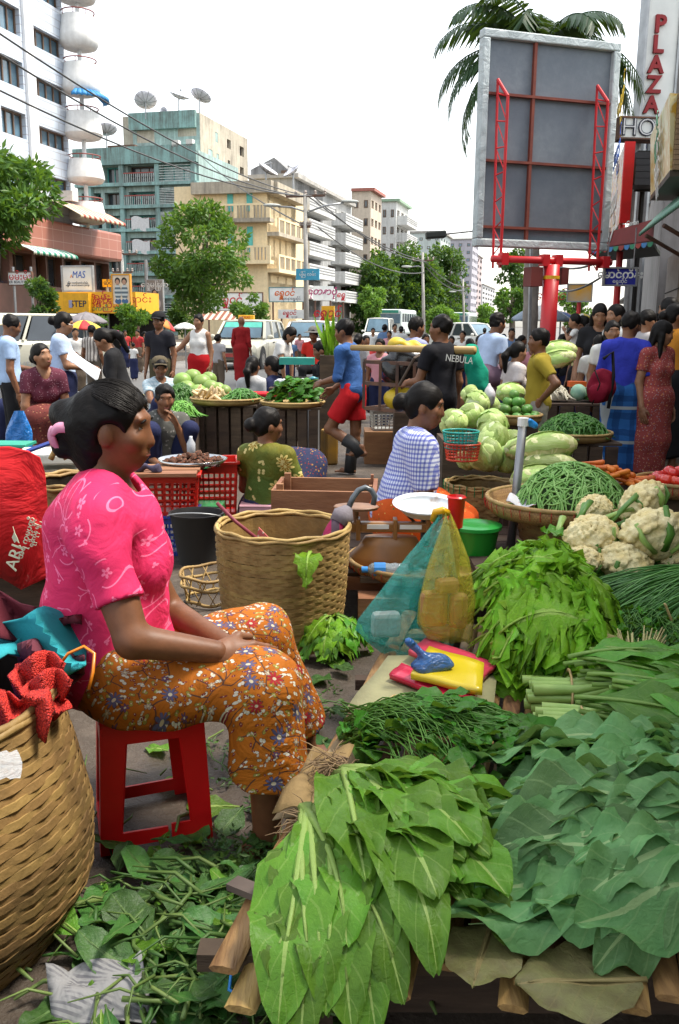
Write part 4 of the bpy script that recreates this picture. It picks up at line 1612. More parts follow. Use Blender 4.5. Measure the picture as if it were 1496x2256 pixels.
# ================================================================ vehicles
def car(name,label,loc,rz,body,L=4.1,W=1.62,Ht=1.42,wagon=True,taxi=False,band=None,script=None):
 t = thing(name,label,'car',(0,0,0))
 hL,hW = L / 2,W / 2
 # outline stations: x along the car, heights; front at -x
 low = [(-hL,.42,.62),(-hL + .08,.3,.74),(-hL + .5,.2,.82),(-.62,.2,.9),(.2,.2,.92),(hL - .5,.22,.92),(hL - .05,.3,.88),(hL,.42,.7)]
 b = MB()
 rows = []
 for x,z0,z1 in low:
  wv = hW * (.9 if abs(x) > hL - .02 else 1)
  rows.append([(x,-wv * .92,z0),(x,-wv,z0 + .15),(x,-wv,z1 - .12),(x,-wv * .9,z1),(x,wv * .9,z1),(x,wv,z1 - .12),(x,wv,z0 + .15),(x,wv * .92,z0)])
 b.grid(rows,uv=False,close=True)
 b.f.append(tuple(range(8)))
 b.f.append(tuple(len(b.v) - 8 + i for i in reversed(range(8))))
 b.build('body',body,t,'auto',bevel=.03)
 xe = hL - .12 if wagon else hL - .95
 xr = hL - .45 if wagon else hL - 1.35
 gh = [(-.95,.9),(-.42,Ht),(xr,Ht),(xe,.9)]
 ins = .13
 b = MB()                                             # roof and pillars
 r0 = [(gh[1][0],-hW + ins + .03,Ht - .03),(gh[1][0] + .15,-hW + ins + .1,Ht),(xr - .1,-hW + ins + .1,Ht),(xr,-hW + ins + .03,Ht - .03)]
 r1 = [(x,-y,z) for x,y,z in r0]
 b.grid([r0,[(x,y * .4,z + .025) for x,y,z in r0],[(x,-y * .4,z + .025) for x,y,z in r0],r1],uv=False)
 b.build('roof',body,t,True,solid=.05)
 def side(y):
  return [(gh[0][0],y * 1.0,.9),(gh[1][0],y * (1 - ins / hW),Ht - .02),(xr,y * (1 - ins / hW),Ht - .02),(xe,y,.9)]
 for sg in (-1,1):
  q = [Vector(p) for p in side(sg * (hW - .05))]
  for fr in (0,.36,.7,1):
   lo_,hi_ = q[0].lerp(q[3],fr),q[1].lerp(q[2],fr)
   p = MB()
   p.beam(lo_,hi_,.07,.06,up=(1,0,0))
   p.build('pillar',body,t)
  for k in range(3):
   f0,f1 = (0,.36,.7)[k] + .03,(.36,.7,1)[k] - .03
   p = MB()
   p.quad(q[0].lerp(q[3],f0),q[0].lerp(q[3],f1),q[1].lerp(q[2],f1),q[1].lerp(q[2],f0))
   p.build('side_window',GL,t)
  for k in (0,1):
   p = MB()
   x = (-.25,.75)[k]
   p.box((x + .25,sg * (hW + .006),.78),(.16,.03,.03))
   p.build('door_handle',BLACKM,t)
   p = MB()
   p.box((x - .42,sg * (hW + .002),.58),(.012,.004,.5))
   p.build('door_seam',BLACKM,t)
  p = MB()
  p.ell((-.8,sg * (hW + .1),.95),(.06,.1,.07),8)
  p.build('wing_mirror',body,t,True)
  for x in (-hL + .75,hL - .8):
   w = MB()
   w.tube([(x,sg * (hW - .2),.3),(x,sg * (hW + .012),.3)],.3,18)
   o = w.build('wheel',BLACKM,t,'auto')
   w = MB()
   w.tube([(x,sg * (hW + .0),.3),(x,sg * (hW + .02),.3)],.18,14)
   w.build('rim',CHROME,o)
   w = MB()
   w.tube([(x,sg * (hW - .25),.33),(x,sg * (hW + .004),.33)],.37,18)
   w.build('wheel_arch',BLACKM,t)
  w = MB()
  w.box((-hL - .005,sg * (hW - .32),.58),(.05,.36,.14))
  w.build('headlight',mat('lamp_glass',(.6,.6,.55),rough=.15),t,bevel=.02)
  w = MB()
  w.box((hL + .005,sg * (hW - .2),.68),(.05,.2,.2))
  w.build('tail_light',mat('tail_red',(.4,.02,.02),rough=.2),t)
 w = MB()
 w.box((-hL - .01,0,.58),(.05,W - 1.0,.13))
 w.build('grille',BLACKM,t)
 w = MB()
 w.box((-hL - .06,0,.4),(.14,W - .06,.12))
 w.build('bumper',mat('bumper_grey',(.1,.1,.1),rough=.5),t,bevel=.03)
 w = MB()
 w.box((-hL - .135,0,.44),(.01,.42,.11))
 w.build('number_plate',mat('plate_red',(.35,.05,.04)),t)
 yw = hW - .16
 w = MB()
 w.quad((-.93,-yw,.93),(-.93,yw,.93),(-.44,yw - .08,Ht - .03),(-.44,-yw + .08,Ht - .03))
 w.build('windscreen',GB,t)
 if band:
  w = MB()
  w.quad((-.60,-yw + .05,1.23),(-.60,yw - .05,1.23),(-.45,yw - .08,Ht - .035),(-.45,-yw + .08,Ht - .035))
  o = w.build('sun_strip',band,t)
  o.location = (-.012,0,.004)
 w = MB()
 w.quad((xe + .005,yw,.93),(xe + .005,-yw,.93),(xr + .02,-yw + .08,Ht - .04),(xr + .02,yw - .08,Ht - .04))
 w.build('rear_window',GL,t)
 if taxi:
  w = MB()
  w.box((-.2,0,Ht + .11),(.16,.5,.14))
  o = w.build('taxi_sign',SIGNY,t,bevel=.02)
  text('TAXI',.12,(-.283,0,Ht + .11),(0,-1,0),(0,0,1),INKR,t)
 if script:
  for sg in (-1,1):
   text(script,.2,(.0,sg * (hW + .008),.36),(sg * -1,0,0),(0,0,1),mat('script_grey',(.3,.3,.3)),t,sx=1.6)
 t.location = loc
 t.rotation_euler = (0,0,rz)
 return t
CARW = mat('car_white',(.62,.62,.58),(.56,.56,.52),2,rough=.25,spec=.6)
CARC = mat('car_cream',(.6,.58,.47),(.54,.52,.42),2,rough=.3,spec=.6)
p = G(75,836); car('parked_car','dusty cream estate car with side mirror at the left edge',(p.x - .9,p.y + 1.2,0),R(30) ,CARC,L=4.3,Ht=1.5,script='GEButler')
p = G(520,822); car('parked_car','white taxi with green sun strip beside the red robed monk',(p.x,p.y + 3.5,0),R(80),CARC,taxi=True,band=mat('sun_green',(.1,.5,.4)),wagon=True)
p = G(670,815); car('parked_car','white car nose on behind the girl in the white tee',(p.x,p.y + 5.5,0),R(80),CARW)
p = G(1030,800); car('parked_car','white saloon behind the boy in the black tee',(p.x + 1.2,p.y + 8,0),R(135),CARW,wagon=False)
p = G(795,795); car('parked_car','small white van end glimpsed right of the blue shirted boy',(p.x + 1.6,p.y + 22,0),R(80),CARW,Ht=1.7)
def bus(label,px0,px1,py0,Y,rz=R(75)):
 c = gp((px0 + px1) / 2,Y)
 t = thing('bus',label,'bus',(0,0,0))
 b = MB()
 b.box((0,0,1.6),(8,2.4,2.4))
 b.build('body',mat('bus_pale',(.5,.56,.54)),t,bevel=.2)
 b = MB()
 b.box((-4.01,0,1.9),(.06,2.1,.9))
 b.build('windscreen',GB,t)
 b = MB()
 b.box((-4.01,0,2.58),(.08,1.7,.26))
 b.build('route_board',mat('bus_green',(.03,.25,.18)),t)
 for sg in (-1,1):
  for k in range(6):
   b = MB()
   b.box((-3.2 + 1.25 * k,sg * 1.203,2.0),(1.0,.02,.8))
   b.build('side_window',GL,t)
  for x in (-2.6,2.4):
   b = MB()
   b.tube([(x,sg * .9,.48),(x,sg * 1.22,.48)],.48,14)
   b.build('wheel',BLACKM,t)
  b = MB()
  b.box((-4.03,sg * .9,.9),(.05,.3,.2))
  b.build('headlight',mat('lamp_glass',(.6,.6,.55),rough=.15),t)
 b = MB()
 b.box((-4.05,0,.55),(.12,2.3,.2))
 b.build('bumper',METAL,t)
 t.location = c
 t.rotation_euler = (0,0,rz)
bus('pale bus coming down the street behind the porters',862,890,700,92)
bus('distant pale blue bus farther down the street',1005,1035,715,110)
# ================================================================ umbrellas of the street sellers
def umbrella(label,px,py,rpx,Y,cols,tilt=0,tz=0):
 c = P(px,py,Y)
 r_ = rpx * Y / FPX
 t = thing('market_umbrella',label,'umbrella',(c.x,c.y,0))
 n = 8
 rot = Euler((tilt,tz,0)).to_matrix()
 for i in range(n):
  a0,a1 = 2 * PI * i / n,2 * PI * (i + 1) / n
  b = MB()
  rows = []
  for q in (0.02,.35,.7,1.0):
   rows.append([c + rot @ Vector((r_ * q * math.cos(a),r_ * q * math.sin(a),r_ * .42 * (1 - q ** 1.7) - .05 * r_ * math.sin(PI * k / 4) * q)) for k,a in enumerate(np.linspace(a0,a1,5))])
  rows.append([p - Vector((0,0,.08 * r_)) for p in rows[-1]])
  b.grid(rows)
  b.build('canopy_panel',cols[i % len(cols)],t,True,solid=.01)
 b = MB()
 b.tube([(c.x,c.y,0),c + rot @ Vector((0,0,r_ * .45))],.02,6)
 b.build('pole',METAL,t)
UR,UO,UY = mat('umb_red',(.5,.03,.03)),mat('umb_salmon',(.6,.2,.12)),mat('umb_yellow',(.7,.5,.05))
UG,UB,UW = mat('umb_grey',(.2,.18,.19)),mat('umb_blue',(.05,.1,.28)),mat('umb_white',(.68,.66,.62))
UT,UGY = mat('umb_steel',(.22,.27,.33)),mat('umb_cream',(.62,.58,.4))
umbrella('grey umbrella left of the low tree',190,707,44,22,[UG])
umbrella('red and yellow umbrella in front of the grey one',185,722,38,20,[UR,UY])
umbrella('salmon umbrella with red trim behind the small dark tree',78,711,30,24,[UO,UR])
umbrella('cream and green umbrella cut by the left edge',-10,712,46,12,[UGY,UGY,UG])
umbrella('white umbrella behind the woman in the white top',408,722,26,27,[UW])
umbrella('orange tilted umbrella behind the man in the cap',362,715,26,25,[mat('umb_orange',(.6,.22,.03)),UR],tz=.5)
umbrella('pink umbrella behind the lamp pole',655,716,22,36,[mat('umb_pink',(.6,.16,.2)),mat('umb_rose',(.62,.3,.32))])
umbrella('second pink umbrella by the yellow hanging sign',692,716,18,40,[mat('umb_pink',(.6,.16,.2)),mat('umb_rose',(.62,.3,.32))])
umbrella('steel blue and white umbrella behind the red post',1192,700,62,19,[UT,UT,UW])
umbrella('rainbow umbrella right of the red post',1235,704,40,22,[UR,UY,UB,UO])
umbrella('pale yellow umbrella beyond the rainbow one',1283,700,22,26,[UY,UW])
# ================================================================ people
def skinmat(name,c):
 if name in MATS:
  return MATS[name]
 m,t = newmat(name,.5,0,.35)
 v = t.obj()
 t.col(t.mix(t.ramp(t.noise(v,17,5,.65),.3,.7),C3(c,1.12),C3(c,.75)))
 t.bump(t.noise(v,220,3),.08,.002)
 t.b.inputs['Subsurface Weight'].default_value = .06
 t.b.inputs['Subsurface Radius'].default_value = (.02,.008,.004)
 return m
SK1 = skinmat('skin_brown',(.2,.088,.044))
SK2 = skinmat('skin_tan',(.3,.15,.082))
SK3 = skinmat('skin_deep',(.165,.068,.031))
def hairmat():
 m,t = newmat('black_hair',.5,0,.14)
 v = t.obj()
 mp = t.n('Mapping')
 t.set(mp.inputs['Vector'],v)
 mp.inputs['Scale'].default_value = (160,24,60)
 n_ = t.noise(mp.outputs[0],1,3,.6,.6)
 t.col(t.mix(n_,(.004,.0035,.0035),(.011,.009,.008)))
 t.bump(n_,.5,.004)
hairmat()
HAIR = MATS['black_hair']
def cloth(name,c,c2=None,bump=.25,scale=5):
 if name in MATS:
  return MATS[name]
 m,t = newmat(name,.85,0,.15)
 v = t.obj()
 n1,n2 = t.noise(v,scale,4),t.noise(v,9,3,.5,1.5)
 t.col(t.mix(t.ramp(n1,.35,.65),c,c2 or C3(c,.85)))
 t.bump(t.m('ADD',n2,t.m('MULTIPLY',t.noise(v,300,2),.12)),bump,.03)
 return m
def printed(name,c,spots,scale=26,thr=.34,lines=None):
 """small all-over print: blobs of a few colours on a ground colour"""
 if name in MATS:
  return MATS[name]
 m,t = newmat(name,.85,0,.15)
 v = t.obj()
 col = t.mix(t.ramp(t.noise(v,5,3),.3,.7),c,C3(c,.8))
 for i,s_ in enumerate(spots):
  vo = t.n('TexVoronoi')
  t.set(vo.inputs['Vector'],v)
  vo.inputs['Scale'].default_value = scale * (1 + .37 * i)
  d = t.m('ADD',vo.outputs['Distance'],t.m('MULTIPLY',t.noise(v,scale * 3,2),.25))
  col = t.mix(t.m('LESS_THAN',d,thr),col,s_)
 t.col(col)
 t.bump(t.noise(v,9,3,.5,1.5),.25,.03)
 return m
def striped(name,c,c2,axis=2,freq=60,thr=.0,c3=None,freq3=0):
 if name in MATS:
  return MATS[name]
 m,t = newmat(name,.85,0,.15)
 v = t.obj()
 x = t.xyz(v)
 ax = x[0] if axis == 0 else x[2] if axis == 2 else x[1]
 col = t.mix(t.m('GREATER_THAN',t.m('SINE',t.m('MULTIPLY',ax,freq)),thr),c,c2)
 if c3:
  col = t.mix(t.m('GREATER_THAN',t.m('SINE',t.m('MULTIPLY',x[2],freq3)),.93),col,c3)
 t.col(col)
 t.bump(t.noise(v,9,3,.5,1.5),.25,.03)
 return m
def plaid(name,base,lines,freq,thr=.3,dark=None):
 """woven check: bands along and across, darker where they cross"""
 if name in MATS:
  return MATS[name]
 m,t = newmat(name,.85,0,.15)
 v = t.obj()
 w_ = t.noise(v,6,2)
 x,y,z = t.xyz(v)
 a = t.m('GREATER_THAN',t.m('SINE',t.m('ADD',t.m('MULTIPLY',t.m('ADD',x,t.m('MULTIPLY',y,.9)),freq),t.m('MULTIPLY',w_,2.5))),thr)
 b = t.m('GREATER_THAN',t.m('SINE',t.m('ADD',t.m('MULTIPLY',z,freq),t.m('MULTIPLY',w_,2.5))),thr)
 col = t.mix(t.m('MULTIPLY',a,.6),base,lines)
 col = t.mix(t.m('MULTIPLY',b,.6),col,lines)
 if dark:
  col = t.mix(t.m('GREATER_THAN',t.m('SINE',t.m('MULTIPLY',z,freq * .5)),.96),col,dark)
  col = t.mix(t.m('GREATER_THAN',t.m('SINE',t.m('MULTIPLY',t.m('ADD',x,y),freq * .5)),.96),col,dark)
 t.col(col)
 t.bump(t.noise(v,9,3,.5,1.5),.25,.03)
 return m
def hand_mesh(curl=.5,h=.0045):
 s = Sdf((-.085,-.03,-.09),(.06,.2,.04),h)
 s.cap((0,-.015,0),(0,.02,0),.026,.028,flat=((0,0,1),.75))
 s.ell((.002,.052,0),(.041,.05,.0165),.015)
 for x,l1,l2,l3,r_ in ((-.03,.04,.026,.02,.0095),(-.01,.044,.03,.022,.0097),(.011,.041,.027,.021,.0093),(.031,.033,.021,.018,.0083)):
  p = np.array([x,.088,0.0])
  s.cap((x * .6,.05,0),p,.012,r_,.008)
  a = curl * .5
  for k,l in enumerate((l1,l2,l3)):
   q = p + l * np.array([x * .6,math.cos(a),-math.sin(a)])
   s.cap(p,q,r_ - .0006 * k,r_ - .0009 * (k + 1),.003)
   p = q
   a += curl * .75
 s.cap((-.022,.02,-.004),(-.05,.052,-.012),.015,.0115,.012)
 s.cap((-.05,.052,-.012),(-.055,.085,-.022),.0112,.0085,.004)
 return s.mesh('hand')
HAND = {'relaxed': hand_mesh(.45),'grip': hand_mesh(1.25)}
def foot_mesh(h=.006):
 s = Sdf((-.07,-.09,-.01),(.07,.2,.13),h)
 s.cap((0,0,.1),(0,-.01,.04),.035,.036,.02)
 s.cap((0,-.035,.03),(0,.09,.028),.033,.036,.03,flat=((0,0,1),.8))
 for i,x in enumerate((-.028,-.01,.006,.02,.032)):
  s.cap((x * .8,.1,.018),(x,.155 - .011 * i if i else .16,.013),.013 if i == 0 else .0095,.012 if i == 0 else .008,.006)
 s.cut((0,0,0),(0,0,-1))
 return s.mesh('foot')
FOOT = foot_mesh()
EYE = MB(); EYE.ell((0,0,0),(.0135,.008,.0075),10); EYE = EYE.mesh('eye',True)
IRIS = MB(); IRIS.ell((0,.0045,0),(.006,.0045,.0062),8); IRIS = IRIS.mesh('iris',True)
BROW = MB(); BROW.tube([(-.02,-.002,-.004),(-.005,.004,.003),(.02,-.004,0)],[.002,.0035,.0018],6); BROW = BROW.mesh('eyebrow',True)
EYEW = mat('eye_white',(.3,.26,.22),rough=.4)
EYEB = mat('eye_brown',(.012,.008,.006),rough=.2)
LIP = mat('lips',(.24,.07,.055),rough=.5)
LIPM = MB(); LIPM.ell((0,0,.0035),(.022,.008,.0045),10); LIPM.ell((0,0,-.004),(.019,.009,.0055),10); LIPM = LIPM.mesh('lips',True)
ARMS = {'down': ((.05,-.03,-.27),(.06,.04,-.51)),'fwd': ((.05,.06,-.25),(-.03,.27,-.28)),'lap': ((.07,.06,-.26),(-.07,.25,-.36)),
  'hip': ((.16,-.13,-.19),(.03,-.01,-.36)),'face': ((-.02,.2,-.2),(-.12,.2,.02)),'reach': ((.03,.19,-.17),(.0,.42,-.24)),
  'side': ((.16,.06,-.2),(.3,.16,-.33)),'back': ((.06,-.16,-.21),(.03,-.32,-.36)),'up': ((.1,.12,-.18),(.0,.22,.03)),
  'low': ((.04,.14,-.23),(.0,.24,-.45))}
def person(label,loc,yaw,h=1.6,pose='stand',seat=.3,lean=0,arms=('down','down'),top=None,sleeve=.55,bottom='longyi',bm=None,hair='short',
           head=(0,0),skin=SK1,female=False,vox=.013,J=None,feet=True,hem=-.02,hand='relaxed',fold=.003,legs=None,name='person',headroll=0,hs=1.0,neck=.05,group=None,shoes=None,fat=1.0,fax=(1,1,1),deep=1.0):
 """one figure: a continuous body, clothes that wrap it, hair, face and hands"""
 s = h / 1.6
 t = thing(name,label,'person',(0,0,0),group)
 V = lambda *a: np.array(a,float)
 lam = Matrix.Rotation(-lean,3,'X')
 j = {}
 if pose == 'stand':
  pel = V(0,0,.88)
  lg = {1: (V(.085,0,.84),V(.09,.02,.46),V(.09,-.01,.07)),-1: (V(-.085,0,.84),V(-.09,.02,.46),V(-.09,-.01,.07))}
 elif pose == 'walk':
  pel = V(0,0,.87)
  lg = {1: (V(.085,0,.83),V(.09,.14,.48),V(.09,.12,.07)),-1: (V(-.085,0,.83),V(-.09,-.04,.46),V(-.09,-.3,.14))}
 elif pose == 'sit':
  z = seat / s
  pel = V(0,0,z + .1)
  kz = max(z + .1,.44)
  lg = {k: (V(.085 * k,.02,z + .09),V(.13 * k,.4,kz),V(.13 * k,.36,.07)) for k in (1,-1)}
 elif pose == 'squat':
  pel = V(0,0,.2 + seat)
  lg = {k: (V(.085 * k,0,.2 + seat),V(.17 * k,.27,.5 + seat * .4),V(.13 * k,.1,.07)) for k in (1,-1)}
 else:                                                   # cross-legged
  z = seat / s
  pel = V(0,0,z + .1)
  lg = {k: (V(.09 * k,.02,z + .08),V(.33 * k,.24,z + .1),V(-.08 * k,.32,z + .06)) for k in (1,-1)}
 if legs:
  lg = {k: tuple(V(*q) for q in legs[k]) for k in (1,-1)}
 def sp(x,y,z):
  return pel + np.array(lam @ Vector((x,y,z)))
 chest,neckb = sp(0,.0,.3),sp(0,-.005,.46)
 hr = Matrix.Rotation(-lean * .4,3,'X') @ Matrix.Rotation(-R(head[0]),3,'Z') @ Matrix.Rotation(-R(head[1]),3,'X') @ Matrix.Rotation(R(headroll),3,'Y')
 hb = neckb + np.array(lam @ Vector((0,.012,.045)))
 def hp(x,y,z):
  return hb + np.array(hr @ Vector((x,y + .01,z + .115))) * hs if hs == 1 else hb + np.array(hr @ Vector((x * hs,(y + .01) * hs,(z + .115) * hs)))
 sw = .15 if female else .165
 ar = {}
 for k in (1,-1):
  sh = sp(sw * k,0,.415)
  a = arms[0 if k < 0 else 1]
  a = ARMS[a] if isinstance(a,str) else a
  tm = lambda q: np.array(lam @ Vector((q[0] * k,q[1],q[2])))
  ar[k] = (sh,sh + tm(a[0]),sh + tm(a[1]))
 if J:
  for k in (1,-1):
   if ('arm',k) in J:
    ar[k] = tuple(np.array(q,float) / s for q in J[('arm',k)])
 pts = [pel,chest,neckb,hp(0,0,.1)] + [q for k in (1,-1) for q in (*lg[k],*ar[k])]
 lo,hi = np.min(pts,0) - .24,np.max(pts,0) + .24
 lo[2] = max(lo[2],-.03)
 lo,hi = lo * s,hi * s
 def S(a):
  return np.array(a) * s
 hrn = np.array(hr)
 lrn = np.array(lam)
 def torso(B,g,k=.05):
  B.ell(S(sp(0,-.005,.03)),S((.155 * fat + g,.115 * fat * deep + g,.13 + g)),k * s,lrn)
  B.ell(S(sp(0,.0,.16)),S((.13 * fat + g,.1 * fat * deep + g,.14)),k * s,lrn)
  B.ell(S(sp(0,0,.32)),S((.14 * (.95 + .05 * fat) + g,.1 * deep + g,.15 + g)),k * s,lrn)
  if female:
   for q in (1,-1):
    B.ell(S(sp(.065 * q,.075 + .1 * (deep - 1),.27)),S((.06 + g,.05 + g,.06 + g)),.04 * s,lrn)
  B.cap(S(sp(-sw + .03,-.01,.41)),S(sp(sw - .03,-.01,.41)),(.055 + g) * s,(.055 + g) * s,k * s)
  B.cap(S(sp(-.05,-.015,.44)),S(sp(.05,-.015,.44)),(.05 + g) * s,(.05 + g) * s,k * s)
 B = Sdf(lo,hi,vox)
 torso(B,0)
 B.cap(S(sp(0,-.01,.42)),S(hp(0,-.02,-.03)),.056 * s,neck * s,.03 * s)
 B.ell(S(hp(0,-.01,.02)),S((.074,.092,.1)) * hs,.01 * s,hrn)
 B.ell(S(hp(0,.018,-.035)),S((.06,.07,.072)) * hs,.03 * s,hrn)
 B.ell(S(hp(0,.04,-.08)),S((.034,.036,.03)) * hs,.03 * s,hrn)
 B.cap(S(hp(0,.082,.012)),S(hp(0,.096,-.03)),.009 * s,.0128 * s,.012 * s)
 B.ell(S(hp(0,.083,-.033)),S((.02,.012,.01)),.008 * s,hrn)
 B.ell(S(hp(0,.078,-.062)),S((.026,.014,.015)),.012 * s,hrn)
 B.ell(S(hp(0,.075,.034)),S((.05,.014,.012)),.015 * s,hrn)
 for q in (1,-1):
  B.ell(S(hp(.04 * q,.062,-.022)),S((.024,.02,.022)),.02 * s,hrn)
  B.ell(S(hp(.0755 * q,-.008,-.012)),S((.011,.02,.031)),.006 * s,hrn)
  sh,el,wr = ar[q]
  B.cap(S(sh),S(el),.05 * fat * s,.04 * s,.03 * s)
  B.cap(S(el),S(wr),.041 * s,.027 * s,.015 * s)
  hp_,kn,an = lg[q]
  B.cap(S(hp_),S(kn),.085 * fat * s,.056 * s,.03 * s)
  B.cap(S(kn),S(an),.055 * s,.035 * s,.02 * s)
  B.cap(S(kn + (an - kn) * .25 - V(0,.015,0)),S(kn + (an - kn) * .45 - V(0,.01,0)),.05 * s,.045 * s,.03 * s)
 body = link('body',B.mesh('body'),skin,t)
 # hands and feet
 for q in (1,-1):
  sh,el,wr = ar[q]
  y_ = Vector(wr - el).normalized()
  out = Vector((q * .8,.0,.6))
  z_ = (out - y_ * out.dot(y_)).normalized()
  x_ = y_.cross(z_)
  mt = Matrix((x_,y_,z_)).transposed().to_4x4()
  hm = hand if isinstance(hand,str) else hand[0 if q < 0 else 1]
  o = link('hand',HAND[hm],skin,t)
  sc_ = Matrix.Diagonal((q * s,s,s,1))
  o.matrix_basis = Matrix.Translation(Vector(S(wr))) @ mt @ sc_
  if feet:
   an = lg[q][2]
   dr = (lg[q][2] - lg[q][1])
   o = link('foot',FOOT,shoes or skin,t)
   o.location = Vector(S((an[0],an[1],an[2] - .07)))
   o.rotation_euler = (0,0,-q * .15)
   o.scale = (q * s,s,s)
 # face
 fm = Matrix.Translation(Vector((0,0,0)))
 for q in (1,-1):
  for nm,me,m_,off in (('eye',EYE,EYEW,(.031 * q,.071,.008)),('eyebrow',BROW,HAIR,(.032 * q,.084,.03))):
   o = link(nm,me,m_,t)
   o.matrix_basis = Matrix.Translation(Vector(S(hp(*off)))) @ hr.to_4x4() @ Matrix.Diagonal((-q * s if nm == 'eyebrow' else s,s,s,1))
   if nm == 'eye':
    i_ = link('iris',IRIS,EYEB,None)
    i_.parent = o
 o = link('lips',LIPM,LIP,t)
 o.matrix_basis = Matrix.Translation(Vector(S(hp(0,.0855,-.062)))) @ hr.to_4x4() @ Matrix.Scale(s,4)
 # hair
 if hair != 'shaved':
  A = Sdf(S(hp(0,0,0)) - .42 * s,S(hp(0,0,0)) + .3 * s,vox * .8)
  A.ell(S(hp(0,-.014,.03)),S((.083,.1,.1)) * hs,.01,hrn)
  if hair in ('bun','pony','long','bob'):
   A.ell(S(hp(0,-.05,-.005)),S((.074,.06,.08)) * hs,.02,hrn)
  if hair == 'bob':
   A.ell(S(hp(0,-.03,-.05)),S((.088,.07,.09)),.03,hrn)
  A.ell(S(hp(0,.105,-.045)),S((.085,.088,.105)) * hs,.012,hrn,'sub')
  for q in (1,-1):
   A.ell(S(hp(.082 * q,.012,-.045)),S((.03,.04,.052)),.006,hrn,'sub')
  if hair in ('short','cap','hat'):
   A.ell(S(hp(0,-.02,-.13)),S((.12,.12,.08)),.01,hrn,'sub')
  if hair == 'bun':
   A.ell(S(hp(0,-.13,.0)),S((.05,.045,.05)),.015,hrn)
  if hair == 'pony':
   A.cap(S(hp(0,-.12,.02)),S(hp(0,-.17,-.06)),.035 * s,.045 * s,.02)
   A.cap(S(hp(0,-.17,-.06)),S(hp(0,-.15,-.24)),.045 * s,.022 * s,.02)
  if hair == 'long':
   for q in (1,-1):
    A.cap(S(hp(.07 * q,-.02,-.02)),S(hp(.085 * q,.0,-.27)),.03 * s,.026 * s,.02)
   A.cap(S(hp(0,-.08,-.03)),S(hp(0,-.1,-.25)),.07 * s,.06 * s,.04,flat=(hrn @ np.array([0,1,0]),.5))
  A.folds((.004 if hair == 'short' else .0018) * s,90,int(abs(loc[0] * 57)) % 400,(1,.8,.6))
  link('hair',A.mesh('hair'),HAIR,t)
 # shirt
 if top is not None:
  T = Sdf(lo,hi,vox)
  torso(T,.017)
  for q in (1,-1):
   sh,el,wr = ar[q]
   if sleeve > 0:
    f1 = min(1,sleeve)
    e = sh + (el - sh) * f1
    T.cap(S(sh),S(e),.066 * fat * s,(.062 if sleeve < 1 else .052) * s,.03 * s,trim=sleeve < 1)
    if sleeve > 1:
     e2 = el + (wr - el) * (sleeve - 1)
     T.cap(S(el),S(e2),.052 * s,.044 * s,.015 * s,trim=True)
  T.folds(fold * s,26 / s,int(abs(loc[0] * 97)) % 1000,fax)
  T.cut(S(sp(0,0,hem)),-np.array(lam @ Vector((0,0,1))))
  T.cap(S(sp(0,.02,.45)),S(hp(0,0,-.02)),.06 * s,.07 * s,.008,mode='sub')
  if sleeve == 0:
   for q in (1,-1):
    T.ell(S(ar[q][0] + V(.05 * q,0,0)),S((.06,.09,.1)),.01,mode='sub')
  link('shirt',T.mesh('shirt'),top,t)
 if bottom and bm is not None:
  T = Sdf(lo,hi,vox)
  T.ell(S(sp(0,-.005,.04)),S((.168 * fat,.128 * fat,.13)),.04 * s,lrn)
  T.cut(S(sp(0,0,.13)),np.array(lam @ Vector((0,0,1))))
  for q in (1,-1):
   a,kn,an = lg[q]
   if bottom in ('longyi','robe'):
    e = kn + (an - kn) * .86
    T.cap(S(a),S(kn),.118 * s * fat,.1 * s,.09 * s)
    T.cap(S(kn),S(e),.1 * s,.1 * s,.09 * s,trim=True)
    m_ = (lg[1][1] + lg[-1][1]) / 2
    m2 = (lg[1][2] + lg[-1][2]) / 2
    if pose in ('stand','walk'):
     T.cap(S(pel),S(m_),.13 * s,.11 * s,.06 * s)
     T.cap(S(m_),S(m_ + (m2 - m_) * .86),.11 * s,.1 * s,.06 * s,trim=True)
    else:
     T.cap(S(pel),S(m_),.1 * s,.08 * s,.09 * s)
     T.cap(S(m_),S(m_ + (m2 - m_) * .8),.08 * s,.07 * s,.09 * s,trim=True)
   elif bottom == 'trousers':
    T.cap(S(a),S(kn),.1 * s,.075 * s,.04 * s)
    T.cap(S(kn),S(an),.075 * s,.065 * s,.02 * s,trim=True)
   else:
    T.cap(S(a),S(a + (kn - a) * .68),.108 * s,.105 * s,.03 * s,trim=True)
  T.folds(.004 * s,24 / s,7 + int(abs(loc[0] * 31)) % 500,(1,1,.25))
  link({'longyi': 'skirt','robe': 'robe_skirt','trousers': 'trousers','shorts': 'shorts'}[bottom],T.mesh('bottom'),bm,t)
 t.location = loc
 t.rotation_euler = (0,0,-R(yaw))
 t['h'] = 0
 del t['h']
 return t,S,hp,sp,ar,lg
def at(px,py_top,Y,s=1.0,pose='stand'):
 """where a figure stands and how tall it is, from the top of its head in the picture"""
 p = P(px,py_top,Y)
 if pose in ('stand','walk'):
  return Vector((p.x,p.y,0)),p.z / (1.625 if pose == 'stand' else 1.615) * 1.6
 return Vector((p.x,p.y,0)),p.z - .845 * s      # seat height
def stander(label,px,py,Y,yaw,**kw):
 loc,h = at(px,py,Y,pose=kw.get('pose','stand'))
 lean = kw.get('lean',0)
 if lean:
  h = h * 1.6 / (.88 + .74 * math.cos(lean))
  ya = R(yaw)
  loc = loc - Vector((math.sin(ya),math.cos(ya),0)) * (.6 * h / 1.6 * math.sin(lean))
 return person(label,loc,yaw,h,**kw)
